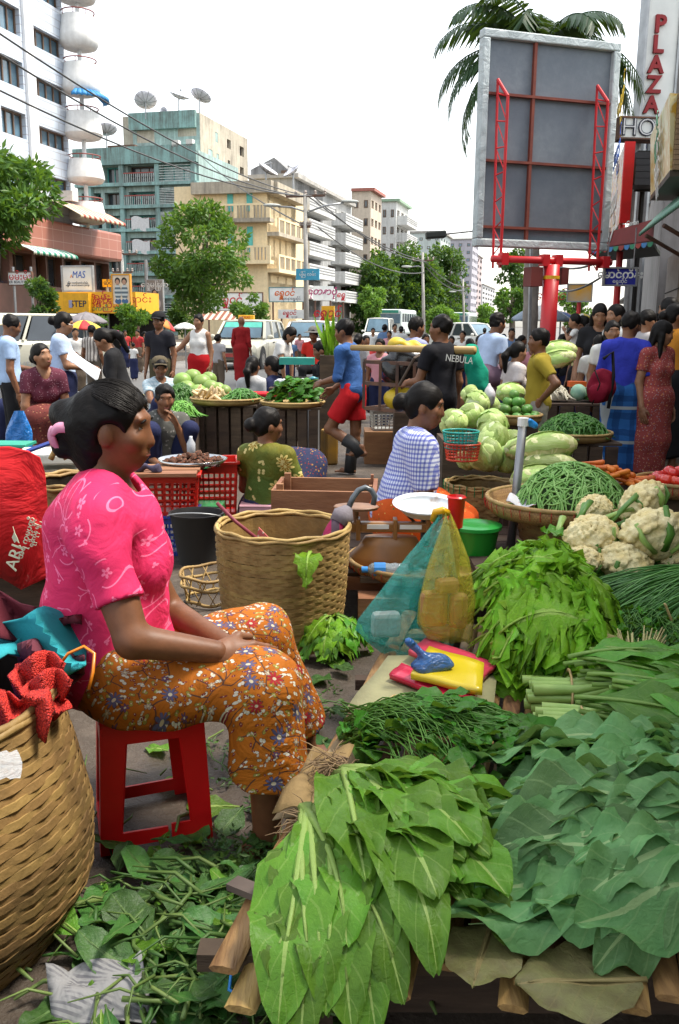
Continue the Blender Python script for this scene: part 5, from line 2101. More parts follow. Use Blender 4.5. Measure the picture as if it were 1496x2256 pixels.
def sitter(label,px,py,Y,yaw,h=1.55,**kw):
 kw.setdefault('pose','sit')
 s = h / 1.6
 loc,seat = at(px,py,Y,s,'sit')
 lean = kw.get('lean',0)
 if lean:
  seat += .74 * s * (1 - math.cos(lean))
  ya = R(yaw)
  loc = loc - Vector((math.sin(ya),math.cos(ya),0)) * (.6 * s * math.sin(lean))
 if kw['pose'] == 'squat':
  seat = max(-.08,(P(px,py,Y).z / s - .2 - .735))
 return person(label,loc,yaw,h,seat=max(seat,.02) if kw['pose'] != 'squat' else seat,**kw)
BLUE_L = cloth('shirt_light_blue',(.36,.5,.72))
BLACKC = cloth('cloth_black',(.018,.018,.02))
NAVY = cloth('cloth_navy',(.02,.025,.07))
WHITEC = cloth('cloth_white',(.68,.67,.64))
GREYC = cloth('cloth_grey',(.36,.35,.36))
BROWNT = cloth('trousers_brown',(.13,.1,.075))
def crowd_left():
 person_ = stander('young person in pale blue shirt and black trousers at the left edge',12,690,8.6,60,head=(0,20),hair='short',top=BLUE_L,sleeve=.6,bottom='trousers',bm=BLACKC,skin=SK1,arms=('fwd','down'))
 r = stander('woman in glasses and pale blue shirt holding white papers',130,686,8.9,75,head=(0,15),hair='bun',top=cloth('shirt_ice',(.45,.56,.75)),sleeve=.55,bottom='longyi',bm=NAVY,skin=SK2,female=True,arms=('fwd','fwd'),fat=1.15)
 t,S,hp = r[0],r[1],r[2]
 g = MB()
 for q in (1,-1):
  g.tube([S(hp(.031 * q + .022 * math.cos(a),.095,.008 + .017 * math.sin(a))) for a in np.linspace(0,2 * PI,13)],.0016,4)
  g.tube([S(hp(.053 * q,.092,.01)),S(hp(.076 * q,.0,.012))],.0016,4)
 g.tube([S(hp(-.009,.096,.01)),S(hp(.009,.096,.01))],.0016,4)
 o = g.build('glasses',METAL)
 o.parent = t
 c = P(180,815,8.5)
 g = MB()
 g.grid([[c + Vector((-.14 + .28 * i / 4,.05 * j,.1 - .2 * i / 4 + .03 * j + .01 * math.sin(i + j))) for i in range(5)] for j in range(4)])
 tag(g.build('paper_sheet',mat('paper',(.7,.74,.8)),None,True,solid=.004),'white sheets of paper held by the woman in glasses','paper')
 sitter('woman in purple print blouse crouching and looking up',96,760,7.9,150,h=1.5,lean=.45,head=(-25,-20),hair='bun',top=printed('purple_print',(.12,.03,.05),[(.4,.26,.3)],60,.3),sleeve=.6,bottom='longyi',bm=printed('red_batik',(.14,.035,.03),[(.3,.15,.08),(.05,.02,.02)],30,.34),skin=SK2,female=True,arms=('low','low'))
 stander('woman in black jacket with long ponytail and pink hair tie',238,714,8.0,262,head=(0,28),lean=.2,hair='pony',top=BLACKC,sleeve=1.6,bottom='longyi',bm=BLACKC,skin=SK2,female=True,arms=('fwd','fwd'))
 g = MB(); p = P(258,738,8.02)
 g.tube([p + Vector((.025 * math.cos(a),.02,.03 * math.sin(a))) for a in np.linspace(0,2 * PI,13)],.012,6)
 tag(g.build('hair_tie',mat('hot_pink',(.8,.08,.35)),None,True),'pink hair tie on the black jacketed woman\'s ponytail','hair tie')
 stander('man in striped shirt and grey trousers seen from behind',201,716,15.5,15,hair='short',top=striped('shirt_striped',(.5,.46,.42),(.16,.14,.13),0,110),bottom='trousers',bm=cloth('trousers_olive',(.12,.1,.08)),skin=SK1)
 stander('man in cap and black printed tee facing the camera',350,690,12.2,195,hair='cap',top=cloth('tee_black',(.02,.02,.026)),bottom='trousers',bm=cloth('khaki_olive',(.08,.07,.04)),skin=SK1)
 t,S,hp,sp,ar,lg = stander('woman in white sleeveless top and bright red skirt',438,692,13.6,200,hair='short',top=WHITEC,sleeve=0,bottom='longyi',bm=cloth('skirt_red',(.42,.012,.015)),skin=SK2,female=True,arms=('down','side'),fat=1.1)
 t,S,hp,sp,ar,lg = stander('monk with shaved head in crimson robe seen from behind',531,697,20.0,20,hair='shaved',top=cloth('robe_crimson',(.24,.012,.014)),sleeve=1.5,bottom='robe',bm=cloth('robe_crimson',(.24,.012,.014)),skin=SK1,fold=.006)
 sitter('seated man in cap and pale checked shirt beside the melons',352,787,10.6,150,hair='cap',top=plaid('check_pale',(.5,.58,.62),(.25,.38,.45),150,.6),bottom='longyi',bm=NAVY,skin=SK1,arms=('fwd','reach'),head=(15,15))
 sitter('crouching man resting his cheek on his hand',362,862,7.6,150,pose='squat',h=1.6,hair='short',top=printed('shirt_grey_print',(.1,.1,.09),[(.25,.24,.22)],24,.35),bottom='trousers',bm=NAVY,skin=SK1,arms=('face','fwd'),head=(10,5),lean=.2)
 sitter('woman in pale grey blouse seated with her back turned',556,785,10.8,20,hair='pony',top=cloth('blouse_grey',(.42,.42,.42)),bottom='longyi',bm=NAVY,skin=SK1,female=True)
 sitter('woman in navy blouse seated beside the grey bloused woman',600,784,10.9,290,hair='bun',top=NAVY,bottom='longyi',bm=NAVY,skin=SK1,female=True,lean=.1)
 stander('girl in white tee bending over the tray stall',633,714,12.0,110,lean=.35,head=(0,30),hair='bob',top=WHITEC,bottom='trousers',bm=BLACKC,skin=SK2,female=True,arms=('low','low'))
 sitter('child in red top and grey hat behind the tray stall',692,722,14.5,190,h=1.4,hair='hat',top=cloth('top_red',(.55,.03,.02)),bottom='trousers',bm=BLACKC,skin=SK3,head=(0,15))
 sitter('man in black shirt squatting on a low seat facing left',710,750,11.4,255,hair='short',top=BLACKC,bottom='trousers',bm=cloth('trousers_grey',(.1,.1,.11)),skin=SK1,arms=('fwd','fwd'),lean=.2,head=(0,10))
 sitter('person in pale top sitting low behind the blue plastic bag',45,880,9.5,120,hair='short',top=cloth('top_lilac',(.45,.4,.42)),bottom='longyi',bm=NAVY,skin=SK1,lean=.5,pose='squat')
crowd_left()
def cap_hat(px,py,Y,col,brim=True,label='',yaw=195,hat=False):
 c = P(px,py,Y)
 t = thing('cap',label,'cap' if not hat else 'hat',c)
 g = MB()
 g.lathe([(.0,.075),(.05,.068),(.085,.04),(.098,.0),(.1,-.015)],18,c,1,1.1)
 g.build('crown',col,t,True)
 ya = R(yaw)
 d = Vector((math.sin(ya),math.cos(ya),0)); sd_ = Vector((d.y,-d.x,0))
 g = MB()
 if hat:
  g.lathe([(.095,-.008),(.16,-.03),(.165,-.034),(.09,-.022)],18,c)
 else:
  g.grid([[c + d * (.08 + .09 * k / 3 - .02 * abs(q) ** 2) + sd_ * (.075 * q) + Vector((0,0,-.005 - .02 * k / 3 - .015 * q * q)) for q in np.linspace(-1,1,7)] for k in range(4)])
 g.build('brim',col,t,True,solid=.006)
cap_hat(350,697,12.2,BLACKC,label='black cap on the man in the black tee')
cap_hat(352,797,10.6,cloth('cap_olive',(.1,.08,.05)),label='olive cap on the seated man by the melons',yaw=165)
cap_hat(692,728,14.5,cloth('hat_grey',(.2,.19,.17)),label='grey brimmed hat on the child in red',hat=True)
def porters():
 t,S,hp,sp,ar,lg = stander('porter boy in loose blue shirt, red shorts and black boots striding left',762,698,8.0,292,pose='stand',lean=.14,head=(0,5),hair='short',top=cloth('shirt_denim',(.045,.12,.32),(.035,.09,.25),.5),sleeve=1.15,bottom='shorts',bm=cloth('shorts_red',(.5,.015,.02)),skin=SK1,arms=('fwd',((.08,.1,-.25),(.06,.3,-.36))),fold=.007,hem=-.14,vox=.011,feet=True,shoes=BLACKM,
  legs={1: ((.085,0,.84),(.1,.0,.47),(.1,.06,.08)),-1: ((-.085,0,.84),(-.09,.22,.5),(-.1,-.14,.3))})
 for q in (1,-1):
  g = MB()
  kn,an = Vector(S(lg[q][1])),Vector(S(lg[q][2]))
  g.tube([an.lerp(kn,.5),an.lerp(kn,.2),an - Vector((0,0,.05))],[.062,.055,.056],12)
  g.build('boot',BLACKM,None,True).parent = t
 stander('porter boy in black printed tee steadying the carrying pole',975,692,7.1,318,hair='short',top=cloth('tee_black2',(.014,.014,.018)),sleeve=.6,bottom='trousers',bm=BLACKC,skin=SK1,vox=.011,arms=('fwd','down'),head=(-25,0),hem=-.1)
 tee = P(1012,792,6.86)
 f = thing('shirt_print','white lettering and picture on the back of the black tee','shirt print',tee)
 text('NEBULA',.075,tee,(1,.22,-.15),(.1,0,1),INKW,f,ext=.001,sx=.8)
 stander('man in pale violet shirt looking right behind the porters',914,697,9.2,60,head=(0,5),hair='short',top=cloth('shirt_violet',(.3,.32,.5)),bottom='longyi',bm=NAVY,skin=SK1)
 pole = MB()
 a,b_ = P(775,766,7.75),P(1046,772,7.0)
 pole.tube([a,a.lerp(b_,.5),b_],[.026,.03,.034],10)
 tag(pole.build('carrying_pole',mat('bamboo_pole',(.4,.27,.1),(.3,.19,.07),6,rough=.5),None,True),'thick bamboo carrying pole on the porters\' shoulders','pole')
porters()
def crowd_right():
 sitter('man in pale blue shirt perched high and looking right',1097,690,10.6,62,h=1.62,lean=.3,hair='short',top=cloth('shirt_powder',(.4,.5,.68)),bottom='longyi',bm=cloth('longyi_mauve',(.2,.13,.18)),skin=SK1,arms=('lap','lap'))
 sitter('girl with long ponytail and yellow hair band',1142,752,9.0,75,h=1.35,hair='pony',top=cloth('blouse_dots',(.55,.5,.48)),bottom='longyi',bm=NAVY,skin=SK2,female=True,lean=.15)
 stander('boy in mustard tee with a hand on his hip',1192,722,7.3,275,hair='short',top=cloth('tee_mustard',(.33,.25,.03)),sleeve=.7,bottom='trousers',bm=cloth('trousers_sand',(.3,.27,.24)),skin=SK1,arms=('hip','hip'),vox=.011,fold=.005,hem=-.12)
 stander('man in royal blue shirt and blue plaid longyi seen from behind',1387,685,7.75,18,head=(35,12),hair='short',top=cloth('shirt_royal',(.035,.05,.42),(.03,.04,.34),.5),sleeve=.95,bottom='longyi',bm=plaid('longyi_plaid',(.025,.12,.36),(.01,.04,.14),42,.4,(.34,.38,.4)),skin=SK1,vox=.011,fold=.006,hem=.0,arms=('fwd','down'),shoes=BLACKC)
 stander('woman in red floral dress looking right',1455,705,7.7,150,head=(-55,10),hair='long',top=printed('red_floral',(.3,.06,.055),[(.5,.2,.08),(.25,.2,.24),(.5,.3,.25)],30,.32),sleeve=.6,bottom='longyi',bm=printed('red_floral',(.3,.06,.055),[(.5,.2,.08)],30,.3),skin=SK2,female=True,vox=.011,hem=-.16,fat=1.08)
 stander('woman with long loose black hair looking down',1322,667,9.8,190,head=(0,18),hair='long',top=BLACKC,bottom='longyi',bm=NAVY,skin=SK2,female=True)
 stander('woman in white top turned left beside the long haired woman',1360,670,9.6,250,hair='bob',top=WHITEC,bottom='longyi',bm=NAVY,skin=SK2,female=True)
 stander('woman in cream yellow top reaching over the vegetables',1291,694,10.6,235,head=(0,18),hair='short',top=cloth('top_cream',(.58,.52,.24)),bottom='longyi',bm=BLACKC,skin=SK1,female=True,arms=('reach','down'))
 stander('girl in lavender top behind the leafy table',1304,712,10.0,220,head=(0,10),hair='bob',top=cloth('top_lavender',(.5,.42,.5)),bottom='longyi',bm=NAVY,skin=SK2,female=True)
 stander('girl half hidden behind the royal blue shirt',1350,706,8.7,180,hair='bob',top=WHITEC,bottom='longyi',bm=NAVY,skin=SK2,female=True)
 stander('child with short black hair in front of the long haired woman',1322,738,8.8,20,hair='short',top=WHITEC,bottom='shorts',bm=NAVY,skin=SK2)
 stander('person in grey shirt with cropped black hair looking right',1428,682,9.2,60,hair='short',top=cloth('shirt_pewter',(.4,.38,.38)),bottom='trousers',bm=BLACKC,skin=SK2)
 stander('woman in orange top cut by the right edge',1490,668,8.6,30,head=(60,0),hair='bun',top=cloth('top_orange',(.6,.24,.03)),bottom='longyi',bm=BLACKC,skin=SK1,female=True)
 stander('dark haired woman with a pale hair clip at the right edge',1478,655,9.4,320,hair='bun',top=GREYC,bottom='longyi',bm=BLACKC,skin=SK2,female=True)
 stander('woman in pink blouse sitting behind the pale blue shirted man',1058,738,12.5,190,hair='bun',top=cloth('blouse_pink',(.6,.2,.28)),bottom='longyi',bm=NAVY,skin=SK1,female=True)
 sitter('infant in white and navy held up by the cream topped woman',1268,702,10.3,290,h=.75,hair='short',top=WHITEC,bottom='trousers',bm=NAVY,skin=SK2,hs=1.5,arms=('up','fwd'))
crowd_right()
def far_crowd():
 pal = [('white',WHITEC),('blue',cloth('far_blue',(.12,.2,.35))),('grey',GREYC),('red',cloth('far_red',(.4,.04,.04))),('black',BLACKC),('pink',cloth('far_pink',(.55,.25,.28)))]
 spots = [(822,722,26,0,180,'beside the far van'),(848,714,24,1,30,'in front of the bus'),(858,728,22,5,200,'below the bus'),(870,713,27,0,170,'right of the bus'),(884,718,25,0,10,'nearest the violet shirted man'),
             (275,727,26,3,150,'behind the ponytailed woman'),(303,726,24,3,200,'beneath the low tree'),(293,755,21,0,30,'short and standing before the kerb'),(318,730,27,4,100,'left of the man in the cap'),
             (1110,735,20,2,190,'under the steel blue umbrella'),(1068,722,30,4,20,'far off behind the saloon'),(1080,728,28,3,160,'far off in a line of walkers'),(790,735,13,2,30,'right behind the blue shirted porter'),(1175,745,12,5,180,'behind the boy in mustard'),(572,742,30,4,200,'behind the taxi'),(660,735,26,5,150,'under the pink umbrella'),(995,740,16,1,190,'behind the black tee'),(1150,738,15,3,100,'by the palm trunk'),
             (742,728,15,0,200,'between the porter and the dark squatter'),(806,738,13.5,3,160,'behind the rusty porter crate'),(872,742,12.5,2,30,'over the black sacks'),(938,735,14,5,170,'between the two porters heads'),(1020,728,18,0,200,'left of the perched man'),(1036,745,13,4,330,'by the hanging green cloth'),(1128,722,17,1,190,'left of the red post'),(1215,728,14,0,210,'just right of the red post'),(1240,735,12.5,4,30,'stooping near the infant'),(1258,722,16,3,180,'under the rainbow umbrella'),(1408,700,10.5,5,200,'behind the royal blue shirt'),(640,742,20,1,190,'behind the white tee girl'),(480,735,17,2,30,'before the taxi'),(165,722,17,0,150,'by the striped shirt man'),(1452,690,11,0,250,'behind the red floral dress'),
             (838,745,11,5,200,'low behind the black rubbish bags')]
 for px,py,Y,c,yaw,where in spots:
  stander('distant passer-by in %s %s' % (pal[c][0],where),px,py,Y,yaw,top=pal[c][1],bottom='longyi' if px % 2 else 'trousers',bm=NAVY if px % 3 else BROWNT,hair='short' if px % 2 else 'bun',skin=SK1 if px % 3 else SK2,vox=.022,feet=False,group='distant passers-by',arms=('down','fwd' if px % 2 else 'down'))
far_crowd()
# ================================================================ the three women of the stalls
def flower_nodes(t,vec,scale,petals,r0,seed=0.0,jitter=1.0):
 """masks for a field of little flowers: (petal mask, heart mask, cell colour, distance)"""
 vo = t.n('TexVoronoi',voronoi_dimensions='2D')
 off = t.n('VectorMath',operation='ADD')
 t.set(off.inputs[0],vec)
 off.inputs[1].default_value = (seed,seed * 1.7,0)
 t.set(vo.inputs['Vector'],off.outputs[0])
 vo.inputs['Scale'].default_value = scale
 vo.inputs['Randomness'].default_value = jitter
 sb = t.n('VectorMath',operation='SUBTRACT')
 t.set(sb.inputs[0],off.outputs[0])
 t.set(sb.inputs[1],vo.outputs['Position'])
 x,y,_ = t.xyz(sb.outputs[0])
 rc = t.xyz(vo.outputs['Color'])
 a = t.m('ADD',t.m('ARCTAN2',y,x),t.m('MULTIPLY',rc[0],6.28))
 d = t.m('MULTIPLY',t.m('SQRT',t.m('ADD',t.m('MULTIPLY',x,x),t.m('MULTIPLY',y,y))),scale)
 pet = t.m('ABSOLUTE',t.m('COSINE',t.m('MULTIPLY',a,petals / 2)))
 rad = t.m('MULTIPLY',t.m('MULTIPLY_ADD',pet,.75,.25),r0)
 return t.m('LESS_THAN',d,rad),t.m('LESS_THAN',d,r0 * .25),vo.outputs['Color'],d,rad
def sari_mats():
 m,t = newmat('pink_blouse',.75,0,.2)
 v = t.obj()
 x,y,z = t.xyz(v)
 uv = t.vec(t.m('ADD',y,t.m('MULTIPLY',x,.5)),t.m('ADD',z,t.m('MULTIPLY',x,.2)))
 base = t.mix(t.ramp(t.noise(v,3,3),.3,.7),(.66,.03,.115),(.55,.022,.1))
 wb = t.n('TexNoise')
 t.set(wb.inputs['Vector'],uv)
 wb.inputs['Scale'].default_value = 5
 dv = t.n('VectorMath',operation='MULTIPLY_ADD')
 t.set(dv.inputs[0],wb.outputs['Color'])
 dv.inputs[1].default_value = (.09,.09,0)
 t.set(dv.inputs[2],uv)
 p1,h1,c1,d1,r1 = flower_nodes(t,uv,13,5,.17,.3)
 p2,h2,c2,d2,r2 = flower_nodes(t,uv,24,3,.17,1.1)
 ring = t.m('LESS_THAN',t.m('ABSOLUTE',t.m('SUBTRACT',d1,.42)),.022)
 rc = t.xyz(c1)
 arc = t.m('MULTIPLY',ring,t.m('GREATER_THAN',t.noise(uv,16,1),.5))
 vo = t.n('TexVoronoi',voronoi_dimensions='2D',feature='DISTANCE_TO_EDGE')
 t.set(vo.inputs['Vector'],dv.outputs[0])
 vo.inputs['Scale'].default_value = 9
 vine = t.m('MULTIPLY',t.m('LESS_THAN',vo.outputs['Distance'],.012),t.m('GREATER_THAN',t.noise(uv,8,1),.52))
 p1 = t.m('MULTIPLY',p1,t.m('GREATER_THAN',rc[1],.35))
 p2 = t.m('MULTIPLY',p2,t.m('GREATER_THAN',t.xyz(c2)[1],.62))
 msk = t.m('MAXIMUM',t.m('MAXIMUM',p1,p2),t.m('MAXIMUM',vine,arc))
 msk = t.m('MULTIPLY',msk,t.m('SUBTRACT',1.0,t.m('MULTIPLY',h1,.8)))
 t.col(t.mix(t.m('MULTIPLY',msk,.75),base,(.85,.2,.36)))
 t.bump(t.m('ADD',t.m('ADD',t.noise(v,8,3,.5,2),t.m('MULTIPLY',msk,.12)),t.m('MULTIPLY',t.noise(v,420,2),.05)),.45,.025)
 m,t = newmat('orange_batik',.75,0,.2)
 v = t.obj()
 x,y,z = t.xyz(v)
 uv = t.vec(t.m('ADD',y,t.m('MULTIPLY',x,-.15)),t.m('ADD',z,t.m('MULTIPLY',x,-.9)))
 col = t.mix(t.ramp(t.noise(v,4,3),.3,.7),(.43,.13,.011),(.34,.095,.008))
 wb = t.n('TexNoise')
 t.set(wb.inputs['Vector'],uv)
 wb.inputs['Scale'].default_value = 9
 dv = t.n('VectorMath',operation='MULTIPLY_ADD')
 t.set(dv.inputs[0],wb.outputs['Color'])
 dv.inputs[1].default_value = (.05,.05,0)
 t.set(dv.inputs[2],uv)
 vo = t.n('TexVoronoi',voronoi_dimensions='2D',feature='DISTANCE_TO_EDGE')
 t.set(vo.inputs['Vector'],dv.outputs[0])
 vo.inputs['Scale'].default_value = 16
 vine = t.m('MULTIPLY',t.m('LESS_THAN',vo.outputs['Distance'],.028),t.m('GREATER_THAN',t.noise(uv,13,1),.45))
 col = t.mix(vine,col,(.1,.045,.03))
 for sc_,pt,r0,sd_,cols,lim in ((46,2,.36,.7,((.62,.6,.5),(.3,.26,.05)),.45),(75,2,.32,2.1,((.55,.5,.4),(.2,.02,.03)),.6),
                                   (28,6,.28,.2,((.12,.06,.14),(.4,.33,.25)),.74),(15,9,.3,1.3,((.38,.02,.03),(.1,.1,.2)),.55)):
  p,h,c,d,rad = flower_nodes(t,dv.outputs[0],sc_,pt,r0,sd_)
  k = t.xyz(c)
  on = t.m('GREATER_THAN',k[1],lim)
  out = t.m('MULTIPLY',t.m('LESS_THAN',d,t.m('ADD',rad,.045)),on)
  col = t.mix(out,col,(.12,.05,.03))
  col = t.mix(t.m('MULTIPLY',p,on),col,t.mix(t.m('GREATER_THAN',k[2],.5),cols[0],cols[1]))
  col = t.mix(t.m('MULTIPLY',h,on),col,(.6,.52,.35))
 t.col(col)
 t.bump(t.m('ADD',t.noise(v,7,3,.5,2.5),t.m('MULTIPLY',t.noise(v,420,2),.05)),.5,.03)
 # green blouse with gold flowers, orange-red longyi, blue check
 m,t = newmat('green_gold',.75,0,.25)
 v = t.obj()
 x,y,z = t.xyz(v)
 uv = t.vec(x,z)
 col = t.mix(t.ramp(t.noise(v,4,3),.4,.6),(.075,.12,.02),(.13,.12,.012))
 p,h,c,d,rad = flower_nodes(t,uv,7.5,8,.3,3.3)
 on = t.m('GREATER_THAN',t.xyz(c)[1],.3)
 edge = t.m('MULTIPLY',t.m('LESS_THAN',t.m('ABSOLUTE',t.m('SUBTRACT',d,rad)),.06),on)
 col = t.mix(t.m('MULTIPLY',p,on),col,(.3,.17,.02))
 col = t.mix(edge,col,(.62,.5,.16))
 col = t.mix(t.m('MULTIPLY',h,on),col,(.65,.55,.2))
 p,h,c,d,rad = flower_nodes(t,uv,17,2,.3,5.1)
 col = t.mix(t.m('MULTIPLY',p,t.m('GREATER_THAN',t.xyz(c)[1],.72)),col,(.6,.5,.2))
 t.col(col)
 t.bump(t.noise(v,9,3,.5,2),.4,.03)
sari_mats()
def to_local(w,loc,yaw):
 return np.array(Matrix.Rotation(R(yaw),3,'Z') @ (Vector(w) - Vector(loc)))
def pink_woman():
 loc = P(228,1480,2.26); loc.z = 0
 yaw,h = 82,1.66
 s = h / 1.6
 L = lambda px,py,Y: to_local(P(px,py,Y),loc,yaw)
 legs = {1: (L(285,1502,2.14) / s,L(585,1512,2.06) / s,L(588,1842,2.1) / s),-1: (L(250,1480,2.36) / s,L(580,1400,2.52) / s,L(672,1640,2.62) / s)}
 J = {('arm',1): (L(214,1172,2.09),L(292,1412,2.0),L(478,1436,2.06)),('arm',-1): (L(270,1165,2.42),L(372,1345,2.46),L(500,1422,2.28))}
 t,S,hp,sp,ar,lg = person('woman in pink embroidered blouse and orange batik skirt on red stool',loc,yaw,h,'sit',seat=.36,lean=.075,top=MATS['pink_blouse'],sleeve=.66,bottom=None,hair='shaved',
  head=(10,2),hs=.9,skin=SK3,female=True,vox=.0075,J=J,legs=legs,hem=-.1,fold=.0065,fax=(.5,.5,1.2),fat=1.14,deep=1.32,hand='relaxed',feet=True)
 # the wrap skirt: two wide legs of cloth ending below the knee
 pts = [q for k in (1,-1) for q in lg[k]]
 lo,hi = S(np.min(pts,0)) - .2,S(np.max(pts,0)) + .2
 T = Sdf(lo,hi,.0075)
 T.ell(S(sp(0,.0,.0)),S((.19,.17,.115)),.04)
 T.cap(S(sp(0,.02,.0)),S((lg[1][1] * .55 + lg[-1][1] * .45) * np.array([1,.45,1])),.12,.07,.06)
 for k in (1,-1):
  a,kn,an = lg[k]
  e = kn + (an - kn) * (.56 if k > 0 else .8)
  T.cap(S(a),S(kn),.122,.088,.04)
  T.cap(S(kn),S(e),.088,.108 if k > 0 else .095,.03,trim=True)
 T.folds(.005,34,12,(.6,1.2,.6))
 T.cut(S(sp(0,0,.1)),np.array([0,-.25,1]))
 link('skirt',T.mesh('skirt'),MATS['orange_batik'],None).parent = t
 # hair swept back into a full twist
 A = Sdf(S(hp(0,0,0)) - np.array([.2,.36,.26]),S(hp(0,0,0)) + np.array([.2,.2,.24]),.0055)
 A.ell(S(hp(0,-.014,.026)),S((.08,.1,.096)),.01)
 A.ell(S(hp(0,-.07,-.01)),S((.072,.064,.086)),.03)
 A.ell(S(hp(0,-.06,-.085)),S((.055,.045,.055)),.03)
 A.cap(S(hp(0,-.1,.03)),S(hp(.0,-.145,.03)),.045,.038,.02)
 A.cap(S(hp(.02,-.12,.0)),S(hp(.02,-.14,-.06)),.036,.028,.02)
 A.ell(S(hp(0,.118,-.035)),S((.09,.088,.105)),.012,mode='sub')
 for k in (1,-1):
  A.ell(S(hp(.09 * k,.014,-.04)),S((.034,.045,.062)),.008,mode='sub')
 A.folds(.0016,120,5,(1,.35,1))
 sb,r_ = MB(),random.Random(2)
 for i in range(260):                                   # loose strands combed back to the twist
  a = r_.uniform(-1.5,1.5); e0 = r_.uniform(.6,1.3) * (1 if abs(a) < 1 else .8); pts = []
  for k in range(9):
   q = k / 8
   el = e0 + (2.55 - e0) * q + .03 * math.sin(5 * q + i); aa = a * (1 - .75 * q * q)
   pts.append(S(hp(.09 * math.sin(aa) * math.sin(max(.35,min(2.8,el + .25))) ,-.014 + .1125 * math.cos(el) * (1 - .12 * abs(math.sin(aa))),.026 + .1085 * math.sin(el) * math.cos(aa * .8) + .0015 * math.sin(i * 3.1))))
  sb.tube(pts,[.0007,.0011,.0012,.0012,.0012,.0011,.001,.0008,.0004],3,cap=False)
 o = sb.build('hair_strands',HAIR,None,True,kind='stuff'); o.parent = t
 link('hair',A.mesh('hair'),HAIR,None).parent = t
 g = MB()
 for k,(a0,a1,o_) in enumerate(((.6,2.7,0),(2.6,4.4,.02))):
  g.tube([S(hp(.05 + .012 * math.sin(a),-.128 + .034 * math.cos(a),-.045 + o_ + .045 * math.sin(a))) for a in np.linspace(a0,a1,12)],[.003 + .004 * math.sin(PI * i / 11) for i in range(12)],6,flat=2.2)
 g.build('hair_clip',mat('clip_pink',(.75,.3,.45),rough=.25),None,True).parent = t
 st = MB()
 return t
pink_woman()
def stool(name,label,corners,z,m,crack=False,seat_r=.8):
 """moulded plastic stool: four splayed channel legs, low cross bars, seat with a raised rim"""
 c = sum(corners,Vector()) / 4
 t = thing(name,label,'stool',(c.x,c.y,0))
 tops = [c + (q - c) * seat_r + Vector((0,0,z)) for q in corners]
 for i in range(4):
  q,tp = corners[i],tops[i]
  for j in (1,-1):                                  # each leg: two flanges meeting at the corner
   n_ = corners[(i + j) % 4]
   tn = tops[(i + j) % 4]
   dq,dt = (n_ - q).normalized(),(tn - tp).normalized()
   b = MB()
   w0,w1 = .05,.066
   b.prism([q,q + dq * w0,tp + dt * w1 - Vector((0,0,.02)),tp - Vector((0,0,.02))],(c - q).normalized() * .006)
   b.build('leg',m,t)
 for i in range(4):
  a,b_ = corners[i],corners[(i + 1) % 4]
  ta,tb = tops[i],tops[(i + 1) % 4]
  inw = (c - (a + b_) / 2).normalized()
  def rail(f0,f1,h0,h1,name='cross_bar'):
   P0,P1 = a.lerp(ta,h0),b_.lerp(tb,h0)
   Q0,Q1 = a.lerp(ta,h1),b_.lerp(tb,h1)
   b = MB()
   b.prism([P0.lerp(P1,f0),P0.lerp(P1,f1),Q0.lerp(Q1,f1),Q0.lerp(Q1,f0)],inw * .007)
   b.build(name,m,t)
  if crack and i == 0:
   rail(.16,.6,.045,.15)
   rail(.63,.84,.06,.165)
  else:
   rail(.16,.84,.05,.15)
  rail(.02,.98,.82,.985,'apron')
 b = MB()
 nrm = [q + (q - c).normalized() * .012 for q in [Vector((p.x,p.y,z)) for p in tops]]
 b.prism([Vector((p.x,p.y,z - .012)) for p in nrm],(0,0,.018))
 b.build('seat',m,t,bevel=.012)
 return t
REDPL = mat('red_plastic',(.72,.01,.012),(.62,.008,.01),6,rough=.38,spec=.4,bump=.15,bs=25)
stool('plastic_stool','red plastic stool with a cracked cross bar under the pink bloused woman',[G(222,1888),G(470,1846),G(425,1742),G(212,1782)],.365,REDPL,True,.9)
sitter('woman in green blouse with gold flowers seen from behind',584,897,5.65,25,h=1.5,lean=-.05,top=MATS['green_gold'],sleeve=.6,bottom='longyi',bm=printed('navy_batik',(.03,.035,.08),[(.3,.16,.05),(.2,.03,.03)],34,.36),hair='bun',head=(42,4),skin=SK1,female=True,vox=.009,arms=('lap','lap'),fat=1.12,hem=-.02)
def checked_woman():
 t,S,hp,sp,ar,lg = sitter('woman in blue checked shirt and orange skirt sitting cross-legged by the scale',932,842,4.55,84,h=1.56,pose='cross',lean=.16,top=plaid('blue_check',(.62,.66,.78),(.02,.04,.38),290,.15),sleeve=.8,bottom='longyi',
  bm=printed('orange_floral',(.55,.085,.012),[(.09,.12,.03),(.6,.4,.1)],26,.27),hair='bun',head=(16,4),skin=SK1,female=True,vox=.009,arms=('lap','lap'),fat=1.32,hem=-.1,fold=.005,feet=True)
checked_woman()
def pink_stool():
 c = P(572,1110,5.6)
 p = Vector((c.x,5.62,0))
 k = [p + Vector((dx * .15,dy * .13,0)) for dx,dy in ((-1,-1),(1,-1),(1,1),(-1,1))]
 stool('plastic_stool','pale pink plastic stool under the green bloused woman',k,.22,mat('pink_plastic',(.6,.33,.38),rough=.35))
pink_stool()
